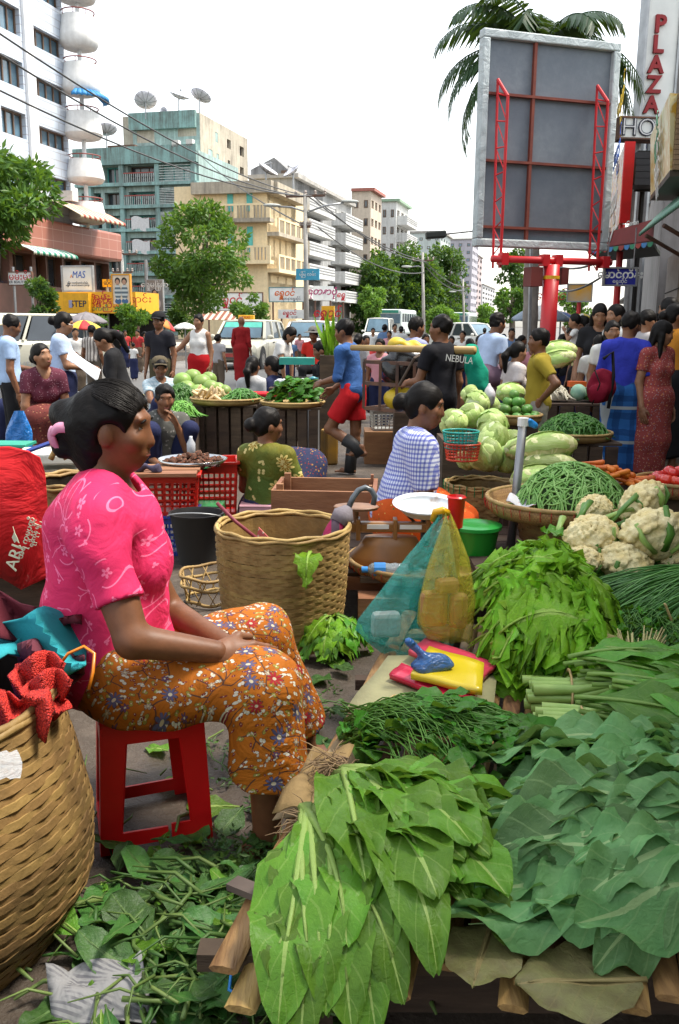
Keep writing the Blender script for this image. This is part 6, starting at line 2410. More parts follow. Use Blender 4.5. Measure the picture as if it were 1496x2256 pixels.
# ================================================================ market goods: helpers
def vegleaf(name,c1,c2,rib,rough=.42,nv=8,tr=.25,wax=.4,veinb=.5,hue=.12):
 """leaf skin: pale midrib and side veins by UV, blotches, a little light through it"""
 m,t = newmat(name,rough,0,wax)
 u,v,_ = t.xyz(t.uv())
 a = t.m('MULTIPLY',t.m('ABSOLUTE',t.m('SUBTRACT',u,.5)),2)
 ob = t.obj()
 n1 = t.noise(ob,22,4,.6)
 mid = t.m('LESS_THAN',a,t.m('MULTIPLY_ADD',v,-.09,.12))
 fr = t.m('FRACT',t.m('SUBTRACT',t.m('MULTIPLY',v,nv),t.m('MULTIPLY',a,1.6)))
 vein = t.m('LESS_THAN',fr,.09)
 fr2 = t.m('FRACT',t.m('ADD',t.m('MULTIPLY',v,nv * 2.3),t.m('MULTIPLY',a,4.5)))
 v2 = t.m('LESS_THAN',fr2,.06)
 hs = t.n('HueSaturation')
 t.set(hs.inputs['Color'],t.mix(t.ramp(n1,.3,.7),c1,c2))
 t.set(hs.inputs['Value'],t.m('MULTIPLY_ADD',t.rnd(),.7,.62))
 t.set(hs.inputs['Hue'],t.m('MULTIPLY_ADD',t.rnd(),hue * .2,.5 - hue * .1))
 col = t.mix(t.m('MULTIPLY',vein,.24),hs.outputs[0],rib)
 col = t.mix(t.m('MULTIPLY',v2,.1),col,rib)
 col = t.mix(t.m('MULTIPLY',mid,.85),col,rib)
 t.col(col)
 wr = t.noise(ob,60,3,.6,1)
 hgt = t.m('ADD',t.m('MULTIPLY',t.m('MAXIMUM',vein,t.m('MULTIPLY',v2,.5)),-.5),t.m('ADD',t.m('MULTIPLY',mid,.8),wr))
 t.bump(hgt,veinb,.006)
 tl = t.n('BsdfTranslucent')
 t.set(tl.inputs['Color'],t.mix(.4,col,(.3,.45,.03)))
 mx = t.n('MixShader')
 mx.inputs[0].default_value = tr
 t.nt.links.new(t.b.outputs[0],mx.inputs[1])
 t.nt.links.new(tl.outputs[0],mx.inputs[2])
 t.nt.links.new(mx.outputs[0],t.out.inputs['Surface'])
 return m
V_MUST = vegleaf('mustard_leaf',(.125,.27,.026),(.08,.2,.018),(.34,.48,.13),nv=7,wax=.25)
V_KALE = vegleaf('blue_green_leaf',(.135,.28,.1),(.085,.205,.07),(.3,.44,.19),nv=7,rough=.5,wax=.25)
V_LETT = vegleaf('lettuce_leaf',(.22,.46,.022),(.14,.36,.016),(.36,.55,.11),nv=6,tr=.35,veinb=.8,wax=.25)
V_PEA = vegleaf('pea_leaf',(.055,.2,.016),(.03,.13,.01),(.07,.17,.04),nv=5,rough=.45,wax=.3)
V_CHOY = vegleaf('choy_leaf',(.1,.28,.018),(.055,.2,.012),(.2,.34,.07),nv=7)
V_CORI = vegleaf('coriander_leaf',(.08,.28,.014),(.045,.19,.01),(.1,.22,.03),nv=4)
V_OLD = vegleaf('teak_leaf',(.17,.17,.06),(.11,.09,.04),(.25,.2,.08),nv=8,rough=.6,tr=.1)
V_DROP = vegleaf('fallen_leaf',(.055,.15,.025),(.03,.095,.018),(.1,.18,.05),nv=7,rough=.5,tr=.1)
STEM_P = mat('pale_stem',(.3,.44,.12),(.22,.36,.08),14,rough=.4,stretch=(1,1,1))
STEM_G = mat('green_stem',(.09,.22,.03),(.06,.16,.02),14,rough=.45)
ROOTM = mat('root_fibre',(.32,.22,.12),(.2,.13,.07),20,rough=.95)
BAMBOO = mat('bamboo_slat',(.4,.24,.09),(.12,.06,.025),5,rough=.5,bump=.3,bs=20,vary=.6,stretch=(9,1.2,9),lo=.3,hi=.7)
WOODD = mat('dark_wood',(.085,.055,.035),(.045,.03,.02),4,rough=.85,bump=.4,bs=18,vary=.4,stretch=(1,1,6))
WOODR = mat('crate_wood',(.3,.14,.065),(.2,.085,.04),3,rough=.7,bump=.3,bs=20,vary=.35,stretch=(1,4,4))
CARD = mat('cardboard',(.34,.25,.14),(.25,.18,.1),5,rough=.9,bump=.2)
SACK = mat('plastic_sack',(.32,.31,.16),(.24,.23,.12),6,rough=.7,bump=.3)
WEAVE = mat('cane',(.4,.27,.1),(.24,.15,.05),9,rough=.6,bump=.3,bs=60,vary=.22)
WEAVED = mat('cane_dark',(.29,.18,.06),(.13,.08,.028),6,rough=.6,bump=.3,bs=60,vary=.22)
class Heap:
 def __init__(s,c,r,z0,h,rot=0,hang=None):
  s.c,s.r,s.z0,s.h,s.rot,s.hang = c,r,z0,h,rot,hang
 def z(s,x,y):
  dx,dy = x - s.c[0],y - s.c[1]
  ca,sa = math.cos(s.rot),math.sin(s.rot)
  q = ((dx * ca + dy * sa) / s.r[0]) ** 2 + ((-dx * sa + dy * ca) / s.r[1]) ** 2
  z = s.z0 + (s.h * (1 - q) ** .7 if q < 1 else 0)
  if s.hang and y < s.hang:
   z -= (s.hang - y) * 1.6
  return z
PROFILES = {'broad': lambda v: max(0.0,math.sin(PI * min(1,max(0,(v - .16) / .84)) ** .85)) ** .52,
   'spoon': lambda v: max(0.0,math.sin(PI * min(1,max(0,(v - .2) / .8)) ** .95)) ** .42,
   'oval': lambda v: math.sin(PI * v) ** .7,
   'lance': lambda v: math.sin(PI * v ** .8) ** .9}
def leaf_mesh(base,ang,L,W,heap=None,off=0,prof='broad',rip=.012,nf=3,fold=.15,curve=0,nu=9,nvv=15,tip=0,stem=.011,seed=0,frill=0,droop=0,pet=.16,jag=0,quilt=0,roll=0):
 """one leaf laid on a heap: blade with rippled edges plus its stalk"""
 r_ = random.Random(seed)
 ph,ph2 = r_.uniform(0,6.3),r_.uniform(0,6.3)
 b = MB()
 rows = []
 dx,dy = math.cos(ang),math.sin(ang)
 w0 = PROFILES[prof]
 def cen(v):
  a = ang + curve * v
  return base[0] + math.cos(ang + curve * v * .5) * L * v,base[1] + math.sin(ang + curve * v * .5) * L * v,a
 zl = r_.uniform(-.006,.006)
 ru,rv = r_.uniform(-roll,roll),r_.uniform(-.3,1) * roll
 for i in range(nvv):
  v = .02 + .98 * math.sin(PI / 2 * i / (nvv - 1)) ** .85 if i else .02
  cx,cy,a = cen(v)
  px_,py_ = -math.sin(a),math.cos(a)
  wv = max(stem * .5,W * .5 * w0(v))
  if jag:
   wv *= 1 + jag * math.sin(i * 2.4 + ph) * (1 if v > .2 else 0)
  row = []
  for j in range(nu):
   u = -1 + 2 * j / (nu - 1)
   x,y = cx + px_ * u * wv,cy + py_ * u * wv
   if frill and abs(u) > .6:
    x += frill * math.sin(i * 2.1 + ph) * u * u
    y += frill * math.cos(i * 1.7 + ph2) * u * u
   z = heap.z(x,y) if heap else 0
   z += off + zl + rip * (u * u) * math.sin(nf * 6.28 * v + ph + (1.5 if u > 0 else 0)) * min(1,wv / (W * .3 + 1e-6)) + fold * abs(u) * wv * .6 + tip * v * v - droop * max(0,v - .5) ** 2
   z += ru * u * wv + rv * max(0,v - .35) * L * .6 + .004 * math.sin(9 * v + 4 * u + ph2) + (quilt * W * math.cos(6.28 * (7 * v - 1.6 * abs(u))) * min(1,3 * abs(u)) * w0(v) if quilt else 0)
   row.append((x,y,z))
  rows.append(row)
 b.grid(rows)
 k0 = len(b.v)
 pts = []
 for v in np.linspace(-.02,.9,8):
  cx,cy,a = cen(v)
  z = (heap.z(cx,cy) if heap else 0) + off + zl + tip * v * v - droop * max(0,v - .5) ** 2
  pts.append((cx,cy,z + stem * .35))
 b.tube(pts,[stem * (1 - .82 * i / 7) for i in range(8)],6,flat=.7)
 for k in range(k0,len(b.v)):
  b.uv[k] = (.5,.1)
 return b.mesh('leaf',True)
def leaves(parent,n,gen,m,name='leaf'):
 for i in range(n):
  link(name,gen(i),m,parent)
def woven(name,label,c,prof,nst,rows,m,strip,cat='basket',amp=.006,stake_m=None,rim=True,stakew=.02,bottom=True,tiltv=0,inner=None):
 """basket of single cane strands passing in front of and behind upright stakes"""
 t = thing(name,label,cat,c)
 c = Vector(c)
 zs = [p[1] for p in prof]
 rs = [p[0] for p in prof]
 rad = lambda z: float(np.interp(z,zs,rs))
 r_ = random.Random(nst)
 for i in range(rows):
  z = zs[0] + (zs[-1] - zs[0]) * (i + .5) / rows
  hh = (zs[-1] - zs[0]) / rows * strip
  n = nst * 2
  b = MB()
  cols = []
  wob = r_.uniform(0,6.28)
  for k in range(n):
   a = PI * k / nst * 1.0
   w_ = amp * math.cos(nst / 2 * 2 * PI * k / n * 1.0 + PI * i)
   jz = .12 * hh * math.sin(3 * a + wob) + r_.uniform(-.06,.06) * hh
   ring = []
   for dz,o_ in ((-hh / 2,0),(hh / 2,0),(hh / 2,.004),(-hh / 2,.004)):
    rr = rad(z + dz) + w_ + o_ + (.0015 if abs(dz) < 0 else 0)
    ring.append((c.x + rr * math.cos(a),c.y + rr * math.sin(a),c.z + z + dz + jz))
   cols.append(ring)
  cols.append(cols[0])
  b.grid(cols,uv=False,close=True)
  b.build('strand',m,t,'auto')
 for k in range(nst):
  a = 2 * PI * (k + .0) / nst
  b = MB()
  tx,ty = -math.sin(a) * stakew / 2,math.cos(a) * stakew / 2
  rws = []
  for z in np.linspace(zs[0],zs[-1],7):
   rr = rad(z)
   rws.append([(c.x + rr * math.cos(a) + sg * tx,c.y + rr * math.sin(a) + sg * ty,c.z + z) for sg in (-1,1)])
  b.grid(rws,uv=False)
  b.build('stake',stake_m or m,t)
 if rim:
  for j,(dz,dr) in enumerate(((0,.004),(.012,0),(0,-.008))):
   b = MB()
   b.tube([(c.x + (rs[-1] + dr + .003 * math.sin(9 * a + j)) * math.cos(a),c.y + (rs[-1] + dr + .003 * math.sin(9 * a + j)) * math.sin(a),c.z + zs[-1] + dz + .004 * math.sin(11 * a + 2 * j)) for a in np.linspace(0,2 * PI,49)],.009,6)
   b.build('rim_cane',m,t,True)
 if bottom:
  b = MB()
  b.lathe([(0.001,.012),(rs[0] - .005,.012),(rs[0] - .005,.03)],24,c + Vector((0,0,zs[0])))
  b.build('base',WEAVED,t)
 if inner:
  b = MB()
  n = 32
  b.grid([[(c.x + (rad(z) - .012) * math.cos(2 * PI * k / n),c.y + (rad(z) - .012) * math.sin(2 * PI * k / n),c.z + z) for k in range(n)] for z in np.linspace(zs[0],zs[-1] - .01,5)],uv=False,close=True)
  b.build('lining',inner,t)
 return t
def tray(label,c,r,h=.07,m=None,cat='tray',lace=None,name='bamboo_tray'):
 t = thing(name,label,cat,c)
 b = MB()
 b.lathe([(.001,.012),(r * .86,.012),(r * .93,.03),(r * .97,h),(r,h),(r * 1.005,h * .5),(r * .93,.0),(.001,0)],48,c)
 wv,tt = newmat('tray_weave_%d' % len(MATS),.6,0,.3)
 v = tt.obj()
 x,y,z = tt.xyz(v)
 ck = tt.n('TexChecker')
 ck.inputs['Scale'].default_value = 90
 tt.set(ck.inputs['Vector'],v)
 tt.col(tt.mix(ck.outputs[1],(.33,.19,.07),(.24,.13,.05)))
 tt.bump(ck.outputs[1],.5,.004)
 b.build('woven_bowl',m or wv,t,True)
 b = MB()
 b.tube([(c[0] + r * math.cos(a),c[1] + r * math.sin(a),c[2] + h) for a in np.linspace(0,2 * PI,61)],.011,8)
 b.build('rim',WEAVE,t,True)
 if lace:
  for k in range(46):
   a = 2 * PI * k / 46
   p = Vector((c[0] + r * 1.003 * math.cos(a),c[1] + r * 1.003 * math.sin(a),c[2]))
   b = MB()
   b.tube([p + Vector((0,0,h + .011)),p + Vector((.012 * math.cos(a),.012 * math.sin(a),h * .8)),p + Vector((.004 * math.cos(a),.004 * math.sin(a),h * .35))],.0022,4)
   b.build('lacing',lace,t)
 return t
# ================================================================ the near display: bamboo slat platform
PZ = .27
def platform():
 t = thing('display_platform','low bamboo slat platform carrying the green vegetables','table',(.6,2.1,0))
 sl = Vector((.235,.972,0))
 r_ = random.Random(11)
 x = -.21
 k = 0
 while x < 1.75:
  w = r_.uniform(.044,.066)
  y0 = 1.35 + r_.uniform(-.06,.05) - .04 * (x > .3)
  L = 1.95 + r_.uniform(-.1,.1)
  a = Vector((x + (y0 - 1.3) * .24,y0,PZ - .012 + r_.uniform(-.012,.006)))
  if k == 1:
   a = a + Vector((-.02,-.02,-.03))
  e = a + sl * L
  b = MB()                                           # split bamboo: a shallow half round with nodes
  rows = []
  side = Vector((sl.y,-sl.x,0))
  for i in range(15):
   q = i / 14
   nb = .0028 if i % 4 == 2 else 0
   p = a.lerp(e,q)
   rows.append([p + side * (w / 2 + nb) * math.cos(th) + Vector((0,0,(.009 + nb) * math.sin(th) - .006)) for th in (PI,PI * .75,PI * .5,PI * .25,0,-.25 * PI,-.75 * PI)])
  b.grid(rows,uv=False,close=True)
  b.f.append(tuple(range(7)))
  b.f.append(tuple(len(b.v) - 7 + i for i in reversed(range(7))))
  b.build('slat',BAMBOO,t,'auto')
  x += w + r_.uniform(.004,.02)
  k += 1
 for y,z in ((1.42,PZ - .045),(2.0,PZ - .05),(2.7,PZ - .05),(3.1,PZ - .05)):
  b = MB()
  b.beam((-.28 + (y - 1.3) * .24,y,z),(2.0,y - .03,z),.045,.035)
  b.build('cross_beam',WOODD,t)
 for (x,y) in ((.0,1.52),(1.5,1.45),(.3,3.0),(1.8,3.0)):
  b = MB()
  b.box((x,y,(PZ - .07) / 2),(.07,.07,PZ - .07))
  b.build('leg',WOODD,t)
 b = MB()
 b.box((.85,1.56,.1),(1.7,.04,.2))
 b.build('front_board',WOODD,t)
 # loose slat sticking out on the left
 b = MB()
 b.beam(G(512,1945,.27),G(612,1985,.28),.035,.014)
 o = b.build('loose_batten',mat('batten',(.13,.1,.08),(.08,.06,.05),5,rough=.8))
 tag(o,'short grey batten sticking out left of the mustard greens','wood batten')
platform()
def flat_sheet(name,label,pts,m,z,cat,nx=9,ny=9,rip=.006,seed=1,solid=.003,folds=None):
 """a limp four-cornered sheet through four picture points at height z"""
 r_ = random.Random(seed)
 a,b_,c,d = [G(px,py,z) if len(q) == 2 else G(px,py,q[2]) for q in pts for px,py in [q[:2]]]
 ph = [r_.uniform(0,6.3) for _ in range(4)]
 rows = []
 for j in range(ny):
  row = []
  for i in range(nx):
   u,v = i / (nx - 1),j / (ny - 1)
   p = a.lerp(b_,u).lerp(d.lerp(c,u),v)
   p = p + Vector((0,0,rip * (math.sin(7 * u + ph[0] + 3 * v) + math.sin(9 * v + ph[1] - 2 * u) + 1.6) + (folds(u,v) if folds else 0)))
   row.append(p)
  rows.append(row)
 b = MB()
 b.grid(rows)
 return tag(b.build(name,m,None,True,solid=solid),label,cat)
# ---------------------------------------------------------------- mustard greens with roots, front of the platform
def mustard():
 t = thing('mustard_greens','bunch of mustard greens fanned from its hairy roots over the slats','greens',(.05,1.6,PZ))
 R0 = G(752,1700,.37)
 hp_ = Heap((.12,1.6),(.32,.28),PZ + .014,.09,hang=1.32)
 r_ = random.Random(5)
 n = 52
 for i in range(n):
  q = i / (n - 1)
  a = R(r_.uniform(-93,-18) if i % 3 else r_.uniform(-72,-42))
  L = (.55 - .1 * q + r_.uniform(-.06,.02)) * (.96 if i % 3 else 1.12) * (1 - .12 * max(0,math.cos(a)))
  W = r_.uniform(.13,.2)
  me = leaf_mesh((R0.x + r_.uniform(-.02,.02),R0.y + r_.uniform(-.02,.02)),a,L,W,hp_,.004 + .0011 * i,'broad',nvv=32,nu=13,quilt=.03,rip=.02,nf=r_.choice((2,3)),fold=r_.uniform(-.1,.45),curve=r_.uniform(-.35,.35),seed=i,stem=.014,jag=.015,roll=.18)
  link('leaf',me,V_MUST,t)
 R1 = G(690,1830,.34)
 for i in range(16):
  a = R(r_.uniform(-98,-66))
  me = leaf_mesh((R1.x + r_.uniform(-.02,.02),R1.y),a,r_.uniform(.33,.42),r_.uniform(.12,.17),hp_,.01 + .002 * i,'broad',rip=.014,fold=r_.uniform(-.05,.2),curve=r_.uniform(-.3,.2),seed=100 + i,stem=.012,jag=.03)
  link('leaf',me,V_MUST,t)
 for c,n_,sp_ in ((R0,70,.09),(R1,45,.07)):
  b = MB()
  for i in range(n_):
   p = c + Vector((r_.uniform(-.03,.02),r_.uniform(-.01,.04),r_.uniform(.0,.02)))
   d = Vector((r_.uniform(-1,-.05),r_.uniform(-.5,.8),r_.uniform(-.3,.5)))
   pts = [p]
   for k in range(4):
    d = d + Vector((r_.uniform(-.6,.6),r_.uniform(-.6,.6),r_.uniform(-.9,.3)))
    p = p + d.normalized() * sp_ * .3
    p.z = max(p.z,PZ + .01)
    pts.append(p.copy())
   b.tube(pts,[.0022,.0018,.0014,.001,.0007],4,cap=False)
  b.build('roots',ROOTM,t,True,kind='stuff')
mustard()
def kale():
 t = thing('leafy_kale_pile','pile of waxy blue green leaves with stalks to the right','greens',(.7,1.6,PZ))
 hp_ = Heap((.68,1.66),(.42,.34),PZ + .01,.12,hang=1.36)
 r_ = random.Random(6)
 n = 130
 for i in range(n):
  q = i / n
  y = r_.uniform(1.4,1.98)
  x = r_.uniform(.5,.95) + .25 * (y - 1.4)
  a = R(180 + r_.uniform(-16,26))
  me = leaf_mesh((x,y),a,r_.uniform(.26,.4),r_.uniform(.075,.12),hp_,.004 + .0007 * i,'broad',nvv=28,nu=13,quilt=.025,rip=.024,nf=r_.choice((2,3)),fold=r_.uniform(.0,.95),curve=r_.uniform(-.35,.4),seed=300 + i,stem=.007,jag=.025,roll=.3)
  link('leaf',me,V_KALE,t)
 for k,(px,py,a,L,W) in enumerate(((1420,2150,182,.22,.18),(1085,2020,250,.18,.14))):
  p = G(px,py,PZ + .02)
  me = leaf_mesh((p.x,p.y),R(a),L,W,Heap((0,0),(1,1),PZ + .008,0),.004 * k,'oval',rip=.006,fold=.02,seed=900 + k,stem=.006,jag=.04)
  o = link('lining_leaf',me,V_OLD)
  tag(o,('broad olive leaf lying flat on the slats under the blue green pile','brownish torn leaf between the two green piles')[k],'leaf')
kale()
def small_leaf_shapes(W,L,n,seed,prof='oval',rip=.004):
 return [leaf_mesh((0,0),R(90),L * f,W * f,None,0,prof,rip=rip,nf=2,fold=.25,nu=5,nvv=7,stem=.002,seed=seed + i,tip=-.01) for i,f in enumerate(np.linspace(.7,1.25,n))]
def leafy(name,label,heap,stems,nleaf,shapes,m,sm,region,dirv,spread,cat='greens',seed=0,stem_r=.0022,stemL=.3,upd=.02,sizes=(.8,1.2)):
 """bunch of stalks with many small leaves lying on a heap"""
 t = thing(name,label,cat,(heap.c[0],heap.c[1],heap.z0))
 r_ = random.Random(seed)
 b = MB()
 for i in range(stems):
  x,y = region(r_)
  a = dirv + r_.uniform(-spread,spread)
  pts = []
  cv = r_.uniform(-.5,.5)
  for k in range(6):
   q = k / 5
   xx,yy = x + math.cos(a + cv * q) * stemL * q,y + math.sin(a + cv * q) * stemL * q
   pts.append((xx,yy,heap.z(xx,yy) + r_.uniform(0,upd) + .004))
  b.tube(pts,[stem_r * (1 - .1 * k) for k in range(6)],5)
 b.build('stalks',sm,t,True,kind='stuff')
 for i in range(nleaf):
  a0,d0 = r_.uniform(0,2 * PI),math.sqrt(r_.random())
  ca,sa = math.cos(heap.rot),math.sin(heap.rot)
  ux,uy = d0 * math.cos(a0) * heap.r[0] * 1.03,d0 * math.sin(a0) * heap.r[1] * 1.03
  x,y = heap.c[0] + ux * ca - uy * sa,heap.c[1] + ux * sa + uy * ca
  z = heap.z(x,y)
  gx = (heap.z(x + .02,y) - heap.z(x - .02,y)) / .04
  gy = (heap.z(x,y + .02) - heap.z(x,y - .02)) / .04
  o = put('leaf',shapes[i % len(shapes)],m,t,(x,y,z + r_.uniform(.0,upd)),(max(-1,min(1,gy)) * .6 + r_.uniform(-.5,.5),-max(-1,min(1,gx)) * .6 + r_.uniform(-.5,.5),dirv - PI / 2 + r_.uniform(-1.1,1.1)),r_.uniform(*sizes))
 return t
def more_greens():
 sh = small_leaf_shapes(.055,.065,6,40)
 leafy('pea_shoots','dark pea shoots with round leaves and cut stalks at the left',Heap((.3,2.02),(.33,.2),PZ + .015,.13,R(-38)),110,290,sh,V_PEA,STEM_G,
          lambda r_: (r_.uniform(.0,.12),r_.uniform(2.08,2.33)),R(-40),.35,seed=1,stemL=.42,upd=.035)
 b = MB()                                              # band round the cut ends
 c = G(860,1560,.36)
 b.tube([c + Vector((.03 * math.cos(a),.06 * math.cos(a),.05 * math.sin(a) - .02)) for a in np.linspace(0,2 * PI,20)],.003,5)
 tag(b.build('cane_tie',mat('cane_tie',(.5,.36,.16)),None,True),'thin cane tie round the pea shoot stalks','tie')
 sh = small_leaf_shapes(.035,.04,6,60,'oval',.008)
 leafy('coriander_heap','heap of coriander sprigs behind the tied greens',Heap((.98,2.7),(.52,.22),PZ + .02,.13,R(8)),120,300,sh,V_CORI,STEM_G,
          lambda r_: (r_.uniform(.6,1.4),r_.uniform(2.5,2.85)),R(120),1.2,seed=2,stemL=.16,upd=.05,stem_r=.0018,sizes=(.7,1.25))
 for k,(px,py,a,red) in enumerate(((1388,1452,80,1),(1428,1440,60,0),(1318,1402,150,1))):
  p = G(px,py,.43)
  t = thing('herb_bundle',('coriander root bundle bound with a red band','coriander root bundle bound with an orange band','small root bundle with a red band half under the leaves')[k],'herb bundle',p)
  r_ = random.Random(k)
  d = Vector((math.cos(R(a)),math.sin(R(a)),.35))
  sd_ = Vector((-d.y,d.x,0)).normalized()
  b = MB()
  for i in range(22):
   o_ = sd_ * r_.uniform(-.024,.024) + Vector((0,0,r_.uniform(-.018,.02)))
   b.tube([p - d * .05 + o_ * 1.15,p + o_ * .7,p + d * .09 + o_ * 1.4],[.0035,.0032,.002],5)
  b.build('stalks',mat('root_pale',(.42,.4,.16),(.3,.26,.1),20),t,True,kind='stuff')
  b = MB()
  b.tube([p + sd_ * .027 * math.cos(x) + Vector((0,0,.023 * math.sin(x))) for x in np.linspace(0,2 * PI,17)],.0035,6,flat=1.6)
  b.build('band',mat('band_red',(.5,.04,.03)) if red else mat('band_orange',(.55,.25,.04)),t,True)
 # tied choy: thick pale stalks, long leaves
 for k,(px,py,n,a0) in enumerate(((1165,1512,15,-8),(1180,1602,17,-13))):
  p = G(px,py,.33 - .02 * k)
  t = thing('choy_bundle',('upper bundle of thick stalked greens tied with cane','lower bundle of thick stalked greens tied with cane')[k],'greens',p)
  hp_ = Heap((p.x + .3,p.y - .06),(.42,.16),PZ + .012,.1,R(a0))
  r_ = random.Random(30 + k)
  d = Vector((math.cos(R(a0)),math.sin(R(a0)),0))
  sd_ = Vector((-d.y,d.x,0))
  for i in range(n):
   o_ = sd_ * ((i % 6) / 5 - .5) * .13
   lift = .028 * (i // 6)
   st = p + o_ + d * r_.uniform(-.015,.02)
   b = MB()
   fan = (i % 6) / 5 - .5
   pts = [Vector((st.x,st.y,PZ + .022 + lift)),st + d * .12 + Vector((0,0,PZ + .03 + lift - st.z)),st + d * .26 + sd_ * fan * .06 + Vector((0,0,hp_.z(st.x + d.x * .26,st.y + d.y * .26) + lift * .5 - st.z))]
   b.tube(pts,[.017 * r_.uniform(.8,1.1),.014,.007],8)
   b.build('stalk',STEM_P,t,True)
  for i in range(22):
   o_ = sd_ * r_.uniform(-.07,.07)
   st = p + o_ + d * r_.uniform(.1,.22)
   me = leaf_mesh((st.x,st.y),R(a0 + r_.uniform(-22,18)),r_.uniform(.3,.46),r_.uniform(.09,.14),hp_,.015 + .0035 * i,'broad',rip=.012,fold=r_.uniform(.1,.5),curve=r_.uniform(-.3,.3),seed=500 + i + 40 * k,stem=.009,pet=.2,jag=.04)
   link('leaf',me,V_CHOY,t)
  c = p + d * .115
  b = MB()
  b.tube([Vector((c.x,c.y,PZ + .055)) + sd_ * .085 * math.cos(x) + Vector((0,0,.055 * math.sin(x))) for x in np.linspace(0,2 * PI,21)],.0035,5,flat=1.5)
  b.build('cane_tie',mat('cane_tie',(.5,.36,.16)),t,True)
 # lettuce
 t = thing('lettuce_pile','tall pile of frilly bright green lettuce leaves','lettuce',(.68,2.95,PZ))
 hp_ = Heap((.68,2.9),(.3,.42),PZ,.27)
 r_ = random.Random(9)
 n = 84
 for i in range(n):
  y = r_.uniform(2.55,3.15)
  x = .42 + .1 * (y - 2.5) + r_.uniform(-.04,.26) * (i / n + .3)
  a = R(r_.uniform(-45,30))
  me = leaf_mesh((x,y),a,r_.uniform(.17,.26),r_.uniform(.13,.2),hp_,.003 + .0011 * i,'spoon',rip=.03,nf=r_.choice((5,6,7)),fold=r_.uniform(-.5,.5),curve=r_.uniform(-.5,.5),seed=700 + i,stem=.006,frill=.03,nvv=26,nu=13,jag=.14,tip=r_.uniform(-.07,.06))
  link('leaf',me,V_LETT,t)
 # spring onions: long thin leaves
 t = thing('spring_onion_bundle','bundle of long thin spring onion leaves running to the right','spring onions',(1.2,2.95,PZ))
 hp_ = Heap((1.25,2.95),(.62,.34),PZ + .02,.2)
 b = MB()
 r_ = random.Random(12)
 for i in range(430):
  x0,y0 = r_.uniform(1.5,1.8),r_.uniform(2.72,3.15)
  L = r_.uniform(.55,1.0)
  a = R(180 + r_.uniform(-7,22) + 26 * (2.95 - y0))
  lf = r_.uniform(0,.05)
  pts = []
  for k in range(8):
   q = k / 7
   x,y = x0 + math.cos(a + .25 * q) * L * q,y0 + math.sin(a + .25 * q) * L * q
   pts.append((x,y,hp_.z(x,y) + lf + .01 * math.sin(5 * q + i)))
  b.tube(pts,[.0042,.004,.0038,.0035,.003,.0024,.0016,.0006],5,cap=False)
 m,tt = newmat('onion_leaf',.4)
 ge = tt.n('NewGeometry')
 tt.col(tt.mix(ge.outputs['Random Per Island'],(.03,.13,.02),(.1,.26,.05)))
 b.build('blades',m,t,True,kind='stuff')
 b = MB()
 c = Vector((1.28,2.7,PZ + .17))
 b.beam(G(1465,1330,.5),G(1480,1368,.44),.012,.003)
 b.build('cane_tie',mat('cane_tie',(.5,.36,.16)),t)
more_greens()
# ---------------------------------------------------------------- cauliflowers
def cauliflower_master():
 s = Sdf((-.125,-.125,-.07),(.125,.125,.13),.0042)
 s.ell((0,0,0),(.085,.085,.062),.01)
 r_ = np.random.default_rng(3)
 n = 150
 for i in range(n):
  ph = i * 2.39996
  z = 1 - (i + .5) / n * 1.25
  rr = math.sqrt(max(0,1 - z * z))
  d = np.array([rr * math.cos(ph),rr * math.sin(ph),z])
  c = d * np.array([.088,.088,.066]) * r_.uniform(.93,1.06)
  q = r_.uniform(.009,.016)
  s.ell(c,(q,q,q),.004)
 s.folds(.0014,380,4)
 return s.mesh('curd')
CURD = cauliflower_master()
def curdmat():
 m,t = newmat('curd',.8,0,.2)
 v = t.obj()
 n1,n2 = t.noise(v,14,4),t.noise(v,220,3)
 ge = t.n('NewGeometry')
 pt = t.ramp(ge.outputs['Pointiness'],.42,.56)
 c = t.mix(t.ramp(n1,.35,.7),(.72,.64,.38),(.64,.5,.2))
 c = t.mix(t.m('MULTIPLY',t.ramp(t.noise(v,40,3),.5,.8),.4),c,(.45,.34,.14))
 t.col(c)
 t.bump(n2,.7,.006)
curdmat()
